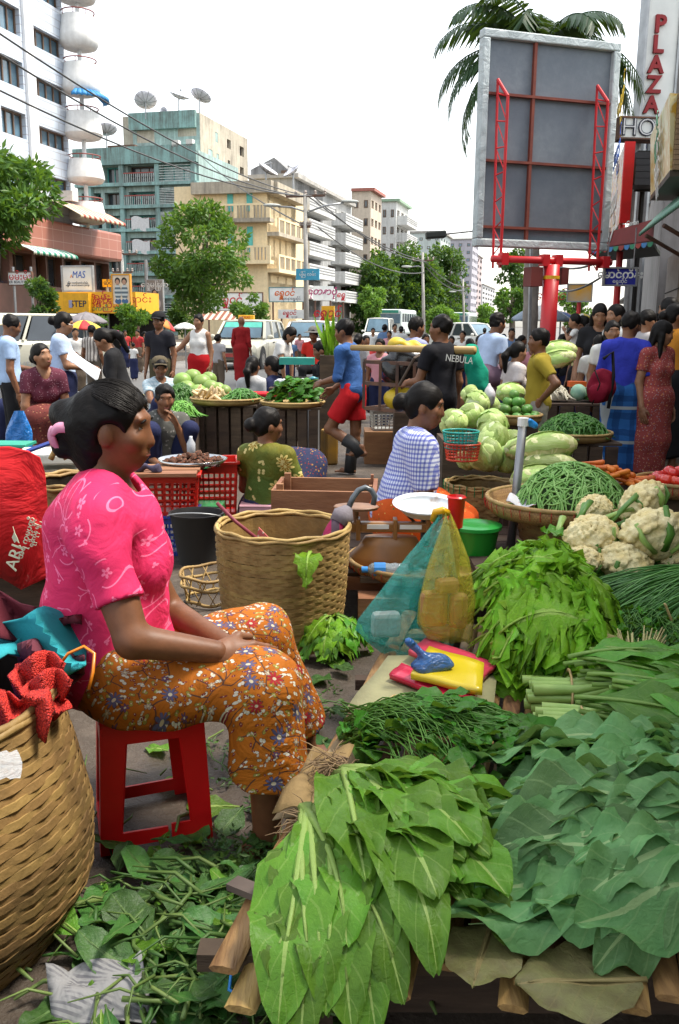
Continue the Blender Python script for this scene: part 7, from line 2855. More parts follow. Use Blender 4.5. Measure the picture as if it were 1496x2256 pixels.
def cauliflowers():
 spec = [(1302,1182,3.3,1.05,20,60,'with its stalks pointing left, in the middle of the pile'),(1440,1185,3.25,1.35,60,15,'largest and frontmost at the right of the pile'),(1418,1110,3.55,1.1,70,40,'lying behind under cut stalks'),
   (1310,1122,3.6,.75,10,60,'small and half hidden by stalks near the beans'),(1372,1245,3.2,1.1,0,10,'low and yellowest above the spring onions'),(1283,1238,3.15,.75,0,30,'small at the left foot of the pile'),
   (1496,1165,3.5,.8,60,0,'cut by the right edge, upper one'),(1490,1235,3.25,.7,40,30,'cut by the right edge, lower one')]
 r_ = random.Random(8)
 for k,(px,py,Y,sc,tl,tz,where) in enumerate(spec):
  c = P(px,py,Y)
  t = thing('cauliflower','cream cauliflower ' + where,'cauliflower',c,'cauliflowers')
  rot = Euler((R(-tl * .7),R(r_.uniform(-20,20)),R(tz)))
  o = put('curd',CURD,MATS['curd'],t,c,rot,sc)
  m3 = rot.to_matrix()
  n = 7
  for i in range(n):
   a = 2 * PI * i / n + k
   d = m3 @ Vector((math.cos(a),math.sin(a),0))
   up = m3 @ Vector((0,0,1))
   b = MB()
   ll = r_.uniform(.03,.07) * sc
   b.tube([c - up * .055 * sc + d * .03 * sc,c - up * .035 * sc + d * .085 * sc,c + up * (ll - .04) * sc + d * .1 * sc],[.013 * sc,.012 * sc,.008 * sc],7,flat=.6)
   b.build('leaf_stalk',STEM_P if i % 2 else STEM_G,t,True)
 for k,(px,py,px2,py2) in enumerate(((1262,1190,1290,1110),(1225,1180,1240,1140),(1345,1150,1410,1085),(1335,1140,1405,1120),(1350,1160,1420,1140),(1380,1200,1425,1165),(1270,1150,1300,1105))):
  a,b_ = P(px,py,3.38),P(px2,py2,3.5)
  b = MB()
  b.tube([a,a.lerp(b_,.5) + Vector((0,-.01,.01)),b_],[.013,.012,.016],8,flat=.65)
  o = b.build('cut_stalk',STEM_P if k % 2 else STEM_G,None,True)
  tag(o,'cut green cauliflower stalk lying on the cauliflower pile','stalk','cut cauliflower stalks')
 b = MB()                                              # what the pile rests on
 t = thing('low_table','low plank table under the cauliflowers and bean tray','table',(1.2,3.6,0))
 for i in range(6):
  b = MB()
  b.box((1.35,3.2 + .17 * i,.3),(1.5,.16,.03))
  b.build('plank',WOODD,t)
 for x,y in ((.7,3.2),(2.0,3.2),(.7,4.0),(2.0,4.0)):
  b = MB()
  b.box((x,y,.142),(.06,.06,.284))
  b.build('leg',WOODD,t)
 for i,(px,py,a) in enumerate(((1235,1205,150),(1250,1180,120),(1340,1215,200),(1290,1225,230),(1460,1250,190),(1245,1225,170))):
  p = P(px,py,3.3)
  me = leaf_mesh((p.x,p.y),R(a),.13,.08,Heap((0,0),(9,9),p.z,0),0,'broad',rip=.015,fold=.6,seed=1500 + i,stem=.006,frill=.008)
  tag(link('leaf',me,V_CHOY),'loose green leaf tucked among the cauliflowers','leaf','leaves among the cauliflowers')
 # darker filler leaves so the pile has a body
 t = thing('greens_bed','bed of dark leaves beneath the cauliflowers','greens',(1.2,3.4,.3))
 hp_ = Heap((1.3,3.5),(.5,.3),.315,.2)
 for i in range(40):
  me = leaf_mesh((r_.uniform(.9,1.6),r_.uniform(3.25,3.7)),R(r_.uniform(0,360)),.25,.14,hp_,.002 * i * .5,'broad',rip=.02,fold=.2,seed=1600 + i,stem=.008)
  link('leaf',me,V_CHOY,t)
cauliflowers()
# ================================================================ baskets, crates, tools
def plastic(name,c,rough=.3):
 return mat(name,c,C3(c,.85),6,rough=rough,spec=.5)
def film(name,c,alpha=.5,rough=.2):
 """thin plastic bag: coloured, part see-through, crinkled"""
 m,t = newmat(name,rough,0,.5)
 v = t.obj()
 n_ = t.noise(v,14,4,.6,2)
 t.col(t.mix(t.ramp(n_,.3,.7),c,C3(c,.75)))
 t.bump(n_,.9,.02)
 t.set(t.b.inputs['Alpha'],t.m('MULTIPLY_ADD',t.ramp(n_,.3,.7),.25,alpha))
 return m
def bx(name,c,sz,m,par=None,rz=0,bev=0,rot=None):
 b = MB()
 b.box(c,sz,rz,rot)
 return b.build(name,m,par,bevel=bev)
def crate(label,c,sz,rz,m,nx=7,nz=5,taper=.9,lat=True,name='plastic_crate'):
 """open plastic crate, its sides pierced by rows of holes"""
 t = thing(name,label,'crate',c)
 c = Vector(c)
 rm = Matrix.Rotation(rz,3,'Z')
 w,d,h = sz
 for k in range(4):
  hw,hd = (w / 2,d / 2) if k % 2 == 0 else (d / 2,w / 2)
  r2 = rm @ Matrix.Rotation(k * PI / 2,3,'Z')
  def pt(u,z,o=0):
   f = taper + (1 - taper) * z
   return c + r2 @ Vector((u * hw * f,-(hd * f) + o,z * h))
  b = MB()
  ws = np.linspace(-1,1,nx + 1)
  zs = np.linspace(.1,.82,nz + 1)
  for a,e in ((0,.1),(.82,1)):
   b.prism([pt(-1,a),pt(1,a),pt(1,e),pt(-1,e)],r2 @ Vector((0,.006,0)))
  for u in ws:
   b.prism([pt(u * .98 - .035,.1),pt(u * .98 + .035,.1),pt(u * .98 + .035,.82),pt(u * .98 - .035,.82)],r2 @ Vector((0,.005,0)))
  for z in zs[1:-1]:
   b.prism([pt(-1,z - .025),pt(1,z - .025),pt(1,z + .025),pt(-1,z + .025)],r2 @ Vector((0,.004,0)))
  b.build('side',m,t)
 bx('bottom',c + Vector((0,0,.01)),(w * taper,d * taper,.01),m,t,rz)
 b = MB()
 q = [c + rm @ Vector((sx * (w / 2 + .006),sy * (d / 2 + .006),h)) for sx,sy in ((-1,-1),(1,-1),(1,1),(-1,1),(-1,-1))]
 for i in range(4):
  b.beam(q[i],q[i + 1],.018,.014)
 b.build('rim',m,t)
 return t
def left_things():
 # tall cane basket at the lower left, with crate, net and cloths in it
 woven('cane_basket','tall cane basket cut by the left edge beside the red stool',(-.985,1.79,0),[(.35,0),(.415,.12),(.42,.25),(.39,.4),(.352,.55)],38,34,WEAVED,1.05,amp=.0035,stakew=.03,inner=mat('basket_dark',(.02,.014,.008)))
 crate('blue pierced plastic crate inside the tall cane basket',(-.98,1.76,.4),(.4,.36,.24),.5,plastic('blue_plastic',(.06,.1,.5)),14,9)
 m,t = newmat('red_net',.7)
 ck = t.n('TexVoronoi'); t.set(ck.inputs['Vector'],t.obj()); ck.inputs['Scale'].default_value = 210
 t.col(t.mix(t.ramp(ck.outputs['Distance'],.2,.6),(.75,.04,.02),(.3,.01,.008)))
 t.bump(ck.outputs['Distance'],1,.004)
 tri = lambda x: abs((x % 2) - 1)
 t = thing('red_net_sack','crumpled red net sack stuffed in the cane basket','net sack',P(60,1560,1.8))
 for k,(x0,y0,x1,y1,Y) in enumerate(((15,1432,125,1530,1.86),(-30,1505,100,1600,1.72),(40,1470,140,1560,1.8))):
  b = MB()
  b.grid([[P(x0 + (x1 - x0) * i / 16 + 20 * tri(.17 * j + k),y0 + (y1 - y0) * j / 12 + 40 * tri(.11 * i + .1 * j + k) - 9 * tri(.33 * i + .3 * j),Y + .06 * tri(.2 * i - .13 * j + k) - .05 * j / 12) for i in range(17)] for j in range(13)])
  b.build('net_fold',m,t,True,solid=.004)
 b = MB()
 b.tube([P(122,1478,1.92),P(150,1440,1.92),P(185,1424,1.94),P(208,1440,1.93),P(205,1480,1.9),P(196,1520,1.88)],.004,6)
 tag(b.build('plastic_rope',plastic('orange_cord',(.65,.2,.01)),None,True),'loop of orange cord rising from the red net','cord')
 for k,(x0,y0,x1,y1,Y,c,lab) in enumerate(((-30,1345,190,1450,2.02,(.03,.3,.34),'folded teal cloth behind the red net'),(40,1405,185,1490,1.98,(.13,.035,.05),'folded maroon cloth behind the red net'),(-30,1308,180,1380,2.12,(.12,.02,.03),'wine red cloth behind the teal cloth'))):
  b = MB()
  b.grid([[P(x0 + (x1 - x0) * i / 14,y0 + (y1 - y0) * j / 10 + 50 * tri(.13 * i + .06 * j + k * .4) - 16 * tri(.21 * i - .3 * j),Y + .12 * tri(.17 * i + .9 * k - .12 * j) - .1 * j / 10) for i in range(15)] for j in range(11)])
  tag(b.build('folded_cloth',cloth('fold_%d' % k,c),None,'auto',solid=.006),lab,'cloth')
 b = MB()
 b.grid([[P(-20 + 65 * i / 6,1655 + 60 * j / 4,1.5 - .03 * j) + Vector((0,.01 * math.sin(3 * i + j),0)) for i in range(7)] for j in range(5)])
 tag(b.build('plastic_scrap',film('clear_film',(.5,.52,.52),.6),None,True),'scrap of clear plastic on the basket rim at the left edge','plastic scrap')
 # red bag
 m,t = newmat('red_bag',.75)
 n_ = t.noise(t.obj(),5,4,.6,1.5)
 t.col(t.mix(t.ramp(n_,.3,.7),(.62,.008,.014),(.5,.006,.01)))
 t.bump(n_,.6,.04)
 tb = thing('shopping_bag','red fabric bag with white print at the left edge','bag',P(30,1260,3.1))
 c = P(20,1130,3.15)
 ol = [(-90,990),(20,986),(62,992),(88,1010),(100,1045),(106,1130),(108,1270),(76,1286),(30,1262),(-90,1235)]
 b = MB()
 for k,Yb in enumerate((3.12,3.02,3.02,3.12,3.35)):
  q = (.93,.985,1,1.0,.97)[k]
  b.v += [tuple(P(20 + (x - 20) * q,1130 + (y - 1130) * q + 3 * math.sin(x * .1 + k),Yb + .012 * math.sin(x * .05 + y * .04))) for x,y in ol]
  if k:
   b.f += [(n * 1 + 10 * (k - 1),(n + 1) % 10 + 10 * (k - 1),(n + 1) % 10 + 10 * k,n + 10 * k) for n in range(10)]
 b.v.append(tuple(P(20,1120,2.97))); b.f += [(50,(n + 1) % 10,n) for n in range(10)]
 for k in range(10):
  b.v[k] = tuple(Vector(b.v[k]) - Vector((0,.12,0)))
 b.build('bag_body',m,tb,True)
 for s_,px,py,sz in (('ARI',33,1228,.06),('အရိ ကုမ္ပဏီ',58,1185,.026),('ရန်ကုန် မြို့',76,1180,.02)):
  text(s_,sz,P(px,py,2.9),(.35,.05,1),(-1,.1,.35),mat('ink_sage',(.55,.6,.45)),tb,ext=.002)
 b = MB()
 q = [(28,1160),(31,1172),(26,1184),(32,1196),(36,1192),(42,1197),(37,1184),(33,1176)]
 b.prism([P(x,y,2.9) for x,y in q],(0,.004,0))
 b.build('bird_emblem',MATS['ink_sage'],tb)
 b = MB(); b.tube([P(38,1180,2.94),(P(38,1180,2.94).x,3.0,0)],.02,6)
 bx('crate_stand',(c.x - .05,3.25,.22),(.5,.3,.44),WOODD,tb)
 # cane basket and white foam box behind
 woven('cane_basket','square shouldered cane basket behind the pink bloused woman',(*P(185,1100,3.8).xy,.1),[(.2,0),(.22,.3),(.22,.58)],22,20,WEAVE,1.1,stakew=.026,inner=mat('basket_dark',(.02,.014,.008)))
 b = MB(); b.tube([P(112 + 35 * q,1012 - 26 * math.sin(PI * q),3.6) for q in np.linspace(0,1,9)],.012,6)
 tag(b.build('basket_handle_loop',WEAVE,None,True),'looped cane handle of the basket behind the woman','handle')
 t = thing('foam_box','white foam box lid with blue edge behind the red bag','box',P(110,1010,4.3))
 bx('lid',P(112,1004,4.3),(.3,.3,.05),plastic('foam',(.62,.62,.55),.7),t,.2,.01)
 b = MB(); b.tube([P(60,994,4.15),P(110,976,4.15),P(158,970,4.2)],.012,6); b.build('blue_edge',plastic('blue_edge',(.06,.1,.4)),t)
 bx('box',(P(112,1060,4.35).x,4.35,.33),(.28,.28,.66),plastic('foam',(.62,.62,.55),.7),t,.2)
 b = MB(); b.grid([[P(42 + (4 + 26 * min(1,.25 + j / 6)) * math.cos(a),905 + 80 * j / 8,7.0 + .07 * math.sin(a) + .015 * math.sin(5 * a + j)) for a in np.linspace(0,6.28,21)] for j in range(9)])
 tag(b.build('plastic_bag',film('blue_bag',(.02,.2,.6),.75),None,True),'blue plastic bag held by the person at the left edge','bag')
 tag(bx('wooden_box',P(42,985,7.0) - Vector((0,0,.16)),(.5,.4,.3),WOODD),'dark wooden box under the blue plastic bag','box')
 tag(bx('green_plate',P(12,978,5.2),(.3,.2,.015),plastic('mint',(.03,.38,.26))),'green plastic plate edge above the red bag','plate')
 # newspaper and blue loop on the ground
 m,t = newmat('newsprint',.9)
 x,y,z = t.xyz(t.obj())
 ln = t.m('GREATER_THAN',t.m('SINE',t.m('MULTIPLY',t.m('ADD',y,t.m('MULTIPLY',x,.25)),700)),.1)
 t.col(t.mix(t.m('MULTIPLY',ln,t.ramp(t.noise(t.obj(),22,3),.42,.55)),(.24,.24,.24),(.13,.13,.14)))
 t.bump(t.noise(t.obj(),12,3,.6,1),.6,.02)
 flat_sheet('newspaper','crumpled grey newspaper sheet on the leaf litter',[(118,2270),(345,2262),(312,2128,.06),(104,2175,.03)],m,.03,'newspaper',14,14,.008,5,folds=lambda u,v: .035 * abs(math.sin(5 * u + 2 * v)) * v)
 b = MB(); b.tube([P(555,2125,1.5),P(510,2140,1.48),P(505,2180,1.46),P(535,2195,1.45),P(550,2170,1.46),P(562,2180,1.45)],.004,6)
 tag(b.build('blue_string',plastic('blue_string',(.02,.25,.7)),None,True),'loop of blue plastic string under the slats','string')
left_things()
def middle_things():
 # the big open basket with umbrella
 c = G(638,1330); c = Vector((c.x + .0,3.72,0))
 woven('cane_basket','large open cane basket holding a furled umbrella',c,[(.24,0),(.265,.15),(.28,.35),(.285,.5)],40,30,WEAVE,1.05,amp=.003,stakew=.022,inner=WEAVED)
 b = MB(); b.lathe([(.001,0),(.17,0),(.2,.03),(.19,.03),(.16,.008),(.001,.008)],28,c + Vector((.02,0,.3)))
 tag(b.build('tin_dish',mat('dish_brown',(.2,.09,.04),rough=.4),None,True),'round brown dish inside the large cane basket','dish')
 t = thing('umbrella','furled grey and plum umbrella with hooked handle','umbrella',P(735,1200,3.75))
 a,e = P(690,1240,3.68),P(768,1118,3.8)
 b = MB(); b.tube([a.lerp(e,q) for q in (0,.3,.6,.85,1)],[.012,.03,.04,.034,.014],10)
 b.build('canopy',striped('umb_plum',(.07,.05,.07),(.25,.02,.07),0,90),t,True)
 b = MB(); b.tube([a.lerp(e,.7),a.lerp(e,.86),a.lerp(e,1.0)],[.042,.05,.02],9); b.build('folds',cloth('umb_grey2',(.2,.18,.2)),t,True)
 b = MB(); b.tube([e,P(778,1096,3.82),P(790,1080,3.83),P(805,1074,3.84),P(818,1080,3.84),P(826,1094,3.84),P(822,1112,3.84)],.013,8)
 b.build('handle',plastic('handle_grey',(.1,.12,.14)),t,True)
 b = MB(); b.tube([P(478,1108,3.75),P(520,1150,3.72),P(590,1205,3.7)],.008,7)
 tag(b.build('stick',mat('stick_red',(.2,.03,.05)),None,True),'dark red stick leaning in the large cane basket','stick')
 b = MB(); b.prism([P(560,1205,3.76),P(570,1162,3.76),P(612,1205,3.7)],(0,.01,0))
 tag(b.build('paper_packet',printed('packet',(.5,.12,.12),[(.6,.5,.4)],40)),'torn red paper packet in the large cane basket','packet')
 p = P(682,1222,3.42)
 me = leaf_mesh((p.x,p.y + .04),R(-95),.13,.11,None,p.z,'oval',rip=.01,seed=77,frill=.008,droop=.45)
 tag(link('cabbage_leaf',me,V_LETT),'pale cabbage leaf hanging over the basket rim','leaf')
 # small hexagonal basket on the ground
 t = thing('open_weave_basket','low open weave cane basket behind the orange skirt','basket',G(465,1320))
 c = G(470,1325); r_ = random.Random(2)
 for z,rr in ((.02,.13),(.1,.155),(.15,.16)):
  b = MB(); b.tube([c + Vector((rr * math.cos(a),rr * math.sin(a),z + .006 * math.sin(5 * a))) for a in np.linspace(0,2 * PI,33)],.008,6); b.build('hoop',WEAVE,t,True)
 for i in range(24):
  a = 2 * PI * i / 24
  b = MB(); b.tube([c + Vector((.13 * math.cos(a),.13 * math.sin(a),.01)),c + Vector((.16 * math.cos(a + .5 * (-1) ** i),.16 * math.sin(a + .5 * (-1) ** i),.155))],.005,5,flat=.5); b.build('splint',WEAVE,t,True)
 # black bucket
 c = Vector((*G(436,1240).xy,0)); t = thing('bucket','black rubber bucket beside the blue crate','bucket',c)
 b = MB(); b.lathe([(.105,0),(.15,.28),(.158,.29),(.16,.3),(.148,.3),(.142,.28),(.1,.02),(.001,.02)],28,c); b.build('pail',BLACKM,t,'auto')
 b = MB(); b.tube([c + Vector((.155 * math.cos(a),.155 * math.sin(a) * .5 - .07,.285 - .04 * math.sin(a))) for a in np.linspace(PI,2 * PI,11)],.005,6); b.build('bail',METAL,t,True)
 # crates, board, tray of shellfish
 RC = plastic('crate_red',(.6,.02,.012)); BC = plastic('crate_blue',(.03,.07,.4))
 c = G(385,1222)
 crate('blue crate under the red crate',(c.x - .06,5.25,0),(.36,.34,.24),.1,BC)
 crate('red crate on the blue crate carrying a chopping board',(c.x - .08,5.25,.245),(.44,.36,.24),.1,RC,9,5)
 crate('red crate behind the bucket and tray',(P(470,1080,5.7).x,5.75,.12),(.3,.3,.36),.15,RC,8,6)
 tag(bx('wooden_box',(P(470,1080,5.7).x,5.75,.06),(.32,.3,.118),WOODD),'dark box beneath the rear red crate','box')
 tag(bx('green_crate_edge',(P(440,1140,5.55).x + .06,5.5,.12),(.2,.2,.24),plastic('crate_green',(.02,.25,.08))),'green plastic box beside the bucket','box')
 t = thing('chopping_board','worn plank chopping board on the red crate','chopping board',(c.x - .08,5.2,.49))
 for i in range(3):
  bx('plank',(c.x - .1,5.08 + .125 * i,.497 + .004 * (i % 2)),(.5,.12,.02),WOODR,t,.1)
 S_ = Sdf((c.x - .3,4.95,.5),(c.x + .05,5.25,.62),.009); S_.cap((c.x - .2,5.1,.53),(c.x - .08,5.08,.53),.03,.03).folds(.009,60,4)
 tag(link('rag',S_.mesh('rag'),cloth('rag_plum',(.07,.06,.1))),'crumpled plum rag on the chopping board','rag')
 c2 = P(425,1022,5.45)
 t = thing('metal_tray','round metal tray heaped with brown shellfish','tray',c2)
 b = MB(); b.lathe([(.001,0),(.17,0),(.21,.035),(.215,.035),(.175,-.006),(.001,-.006)],32,c2); b.build('pan',CHROME,t,True)
 bx('stand',(c2.x,c2.y,(c2.z + .49) / 2 - .01),(.2,.2,c2.z - .49 - .02 if c2.z > .53 else .02),WOODD,t)
 sm = printed('shell',(.09,.045,.03),[(.35,.22,.14),(.45,.1,.04)],60,.3)
 e_ = MB(); e_.ell((0,0,0),(.026,.017,.012),8); sh = e_.mesh('shell',True); r_ = random.Random(4)
 for i in range(130):
  a,q = r_.uniform(0,6.28),math.sqrt(r_.random())
  put('shell',sh,sm,t,c2 + Vector((.18 * q * math.cos(a),.18 * q * math.sin(a),.012 + .05 * (1 - q * q) * r_.random())),(r_.uniform(-1,1),r_.uniform(-1,1),r_.uniform(0,6)),r_.uniform(.8,1.3))
 # open timber crate
 f = Facade(595,4.75,Vector((1,-.06,0)))
 w = f.u(838); z0,z1 = f.z(700,1130),f.z(700,1068); zt = f.z(700,1030) - .02
 t = thing('timber_crate','open reddish timber crate behind the large cane basket','crate',f.pt(w / 2,0))
 for o_ in (0,-.42):
  for za,zb in ((.12,.27),(.31,.47)):
   b = MB(); f.slab(b,0,w,za,zb,o_ - .012,o_ + .012); b.build('board',WOODR,t)
 for u in (.012,w - .012):
  for za,zb in ((.12,.27),(.31,.47)):
   b = MB(); f.slab(b,u - .012,u + .012,za,zb,-.405,-.014); b.build('board',WOODR,t)
  for o_ in (-.03,-.39):
   b = MB(); f.slab(b,u - .03 if u > .1 else u + .013,u - .013 if u > .1 else u + .05,.1,.5,o_ - .02,o_ + .015); b.build('corner_post',WOODR,t)
 for i in range(5):
  b = MB(); f.slab(b,.02,w - .02,.1,.118,-.4 + .08 * i,-.33 + .08 * i); b.build('board',WOODR,t)
 tag(bx('plank_stack',(f.pt(w / 2,0).x,4.95,.05),(.6,.35,.098),WOODD),'dark planks beneath the timber crate','planks')
 # leafy head on the ground
 t = thing('cabbage_trimmings','trimmed dark green cabbage head lying on the ground','cabbage',G(730,1440)); p = G(732,1442); r_ = random.Random(3)
 for i in range(22):
  a = r_.uniform(0,6.28)
  link('leaf',leaf_mesh((p.x + .03 * math.cos(a),p.y + .02 * math.sin(a)),a,r_.uniform(.1,.15),.11,Heap((p.x,p.y),(.16,.16),.005,.13),.002 * i,'broad',rip=.018,nf=4,fold=.2,frill=.01,seed=800 + i,stem=.007,jag=.1),V_CHOY if i % 3 else V_LETT,t)
middle_things()
def vendor_two():
 """platform of the woman in the checked shirt: seat boards, scale, tub, trays"""
 t = thing('bench_platform','dark timber platform under the checked shirt woman','table',(.5,4.5,0))
 z = .245
 for i in range(8):
  bx('plank',(.62,3.98 + .16 * i,z - .015),(1.55,.15,.03),WOODD,t)
 for x in (-.1,1.3):
  for y in (4.0,5.1):
   bx('leg',(x,y,.105),(.07,.07,.21),WOODD,t)
 bx('front_rail',(.6,3.9,.2),(1.5,.03,.06),WOODR,t)
 c = Vector((P(930,1215,4.0).x,4.0,z))
 tray('flat bamboo tray holding the scale and green tub',c,.34,.05,lace=mat('lace_red',(.4,.03,.02)))
 # scale
 s = thing('balance_scale','brown enamel balance scale with a white pan','scale',c + Vector((-.08,-.02,.02)))
 o = c + Vector((-.15,0,.012)); BR = mat('enamel_brown',(.26,.12,.035),(.2,.09,.03),6,rough=.35)
 b = MB(); b.lathe([(.17,0),(.165,.05),(.12,.1),(.1,.14),(.001,.14)],20,o,1.2,.55); b.build('base',BR,s,True)
 bx('beam',o + Vector((0,-.02,.19)),(.38,.05,.045),BR,s,0,.008)
 for x in (-.15,.02,.17):
  bx('bracket',o + Vector((x,-.02,.18)),(.02,.07,.1),BR,s,0,.004)
 for x in (-.06,.09):
  bx('label_plate',o + Vector((x,-.048,.195)),(.1,.004,.02),SIGNW,s)
 b = MB(); q = o + Vector((-.16,-.01,.27)); b.lathe([(.001,0),(.1,0),(.105,.012),(.1,.016),(.001,.012)],20,q,1.0,.7); b.tube([q,q - Vector((0,0,.08))],.012,8); b.build('weight_plate',mat('plate_rust',(.25,.13,.07),(.15,.08,.05),12,rough=.5),s,'auto')
 q = P(938,1108,4.0); b = MB(); b.lathe([(.02,-.075),(.1,-.05),(.15,0),(.155,.0),(.1,-.04),(.001,-.055)],28,q,1.0,.8); b.v = [tuple(q + Matrix.Rotation(R(13),3,'X') @ (Vector(v) - q)) for v in b.v]
 b.build('pan',mat('pan_white',(.66,.7,.72),(.3,.2,.13),16,rough=.35,lo=.56,hi=.74),s,True)
 b = MB(); b.tube([q - Vector((0,0,.07)),q - Vector((0,0,.2))],.02,8); b.tube([q + Vector((-.09,0,-.05)),q + Vector((0,0,-.14)),q + Vector((.09,0,-.05))],.008,6); b.build('pan_support',mat('iron',(.03,.025,.02)),s)
 # tub
 p = P(1045,1205,4.05); p.z = z + .015; t = thing('plastic_tub','green lidded plastic tub beside the scale','tub',p); GP = plastic('tub_green',(.012,.22,.02))
 b = MB(); b.lathe([(.085,0),(.115,.18),(.001,.18)],26,p); b.build('tub',GP,t,'auto')
 b = MB(); b.lathe([(.001,.188),(.06,.188),(.08,.194),(.11,.19),(.125,.186),(.125,.17),(.118,.17)],26,p); b.build('lid',plastic('lid_green',(.015,.28,.04)),t,'auto')
 p = P(800,1212,3.75); p.z = z + .055; t = thing('water_bottle','empty clear water bottle with blue cap lying in the tray','bottle',p)
 b = MB(); b.tube([p + Vector((x,.02,0)) for x in (.02,.04,.1,.12,.14,.16,.18,.2)],[.012,.03,.032,.029,.032,.029,.032,.03],12); b.build('bottle',film('clear_pet',(.45,.55,.6),.35,.1),t,True)
 b = MB(); b.tube([p + Vector((.05,.02,0)),p + Vector((.1,.02,0))],.0335,12); b.build('label',plastic('label_blue',(.02,.2,.55)),t)
 b = MB(); b.tube([p + Vector((-.005,.02,0)),p + Vector((.022,.02,0))],.014,10); b.build('cap',plastic('cap_blue',(.02,.25,.7)),t)
 bx('bottle_rest',p + Vector((.09,.02,-.045)),(.2,.03,.025),WOODD,t)
 tag(bx('stool_block',(P(815,1290,3.7).x + .06,3.72,.1),(.22,.12,.2),WOODR),'low timber block under the bamboo tray','block')
 # post with cup and the two hanging bags
 p = G(1018,1445,PZ); p = Vector((p.x,2.95,0)); ztop = P(1005,1130,2.95).z
 t = thing('wooden_post','dark post with a red plastic cup upturned on top','post',p)
 b = MB(); b.beam(p,(P(1000,1130,2.95).x,2.95,ztop),.035,.035,(0,1,0)); b.build('post',WOODD,t)
 b = MB(); b.lathe([(.024,-.05),(.03,.05),(.034,.055),(.028,.06),(.022,.04)],16,(P(1004,1150,2.95).x,2.95,ztop)); b.build('cup',plastic('cup_red',(.6,.01,.01)),t,'auto')
 def bag(label,px_top,py_top,outline,Y,m,cont):
  """bag hung from its gathered neck: widens downwards"""
  t = thing('plastic_bag',label,'bag',P(px_top,py_top,Y))
  b = MB(); rows = []
  for (py,xl,xr,dep) in outline:
   l,r = P(xl,py,Y),P(xr,py,Y); c = (l + r) / 2; hw = (r - l).length / 2
   rows.append([c + Vector((hw * math.cos(a) * (1 + .09 * abs(math.sin(3.5 * a + .4)) - .05),dep * math.sin(a) * (.75 + .45 * abs(math.sin(5 * a + py * .006))),.012 * math.sin(4 * a + py * .01))) for a in np.linspace(0,2 * PI,29)[:-1]])
  b.grid(rows,uv=False,close=True); n = len(b.v); b.f.append(tuple(range(n - 28,n)))
  b.build('film',m,t,True)
  for nm,px,py,w,h,mm,rz in cont:
   q = P(px,py,Y); bx(nm,q,(w,.05,h),mm,t,rz,.016)
  return t
 KR = mat('kraft',(.4,.24,.08),(.3,.17,.06),8)
 bag('teal plastic bag hanging from the post',975,1135,[(1135,968,985,.01),(1160,950,990,.03),(1220,900,1000,.06),(1300,845,1010,.08),(1372,792,1012,.09),(1396,786,1010,.085),(1422,822,1000,.07),(1446,890,985,.04),(1455,930,970,.015)],2.9,film('teal_film',(.03,.44,.37),.38),[('printed_paper',850,1375,.1,.09,SIGNW,.15)])
 bag('yellow plastic bag of paper packets hanging from the post',985,1140,[(1138,980,995,.01),(1170,968,1010,.025),(1240,945,1035,.045),(1330,924,1048,.055),(1380,920,1044,.05),(1396,930,1044,.04),(1408,985,1040,.02)],2.8,film('yellow_film',(.62,.56,.06),.32),[('kraft_packet',955,1340,.09,.12,KR,.1),('kraft_packet',1010,1345,.06,.12,KR,-.2),('kraft_packet',985,1290,.08,.05,KR,.3)])
 b = MB(); b.tube([P(955,1145,2.92),P(960,1128,2.9),P(975,1124,2.88),P(985,1130,2.9)],.013,8)
 tag(b.build('knotted_bag',plastic('knot_yellow',(.7,.4,.01)),None,True),'yellow knot of plastic tied at the post','knot')
 # packs of folded bags on the sack
 flat_sheet('sacking','olive plastic sacking spread on the slats',[(760,1570),(1085,1590),(1100,1440),(855,1450)],SACK,PZ + .022,'sack',rip=.004)
 flat_sheet('cardboard_sheet','torn cardboard sheet at the platform edge',[(600,1830,.24),(780,1760),(840,1560),(770,1600)],CARD,PZ + .01,'cardboard',rip=.008,seed=4)
 flat_sheet('dry_leaf_sheet','dry brown leaf sheet behind the mustard roots',[(600,1790,.3),(720,1800),(780,1660),(690,1680)],mat('dry_leaf',(.3,.2,.08),(.2,.13,.05),9,rough=.8,bump=.4),PZ + .05,'dry leaf',rip=.012,seed=6)
 for k,(q,z,c,lab) in enumerate(((((858,1490),(1030,1560),(1052,1530),(885,1470)),.045,(.62,.02,.07),'flat pack of red bags under the yellow pack'),(((900,1440),(1060,1500),(1095,1468),(938,1412)),.055,(.6,.05,.1),'pink red pack of bags at the back of the stack'),(((905,1492),(1062,1528),(1066,1468),(945,1432)),.075,(.68,.52,.02),'pack of yellow plastic bags'))):
  flat_sheet('bag_pack',lab,q,plastic('pack_%d' % k,c,.22),PZ + z,'bag pack',rip=.002,seed=k,solid=.018)
 q = G(955,1465,PZ + .1); S_ = Sdf(q - Vector((.12,.09,.05)),q + Vector((.12,.09,.12)),.006); S_.ell(q,(.075,.04,.03)).cap(q + Vector((-.02,0,.02)),q + Vector((-.075,0,.075)),.012,.009,.02).folds(.005,60,3)
 tag(link('plastic_bag',S_.mesh('bag'),film('blue_film',(.02,.13,.4),.7)),'small knotted blue plastic bag on the yellow pack','bag')
vendor_two()
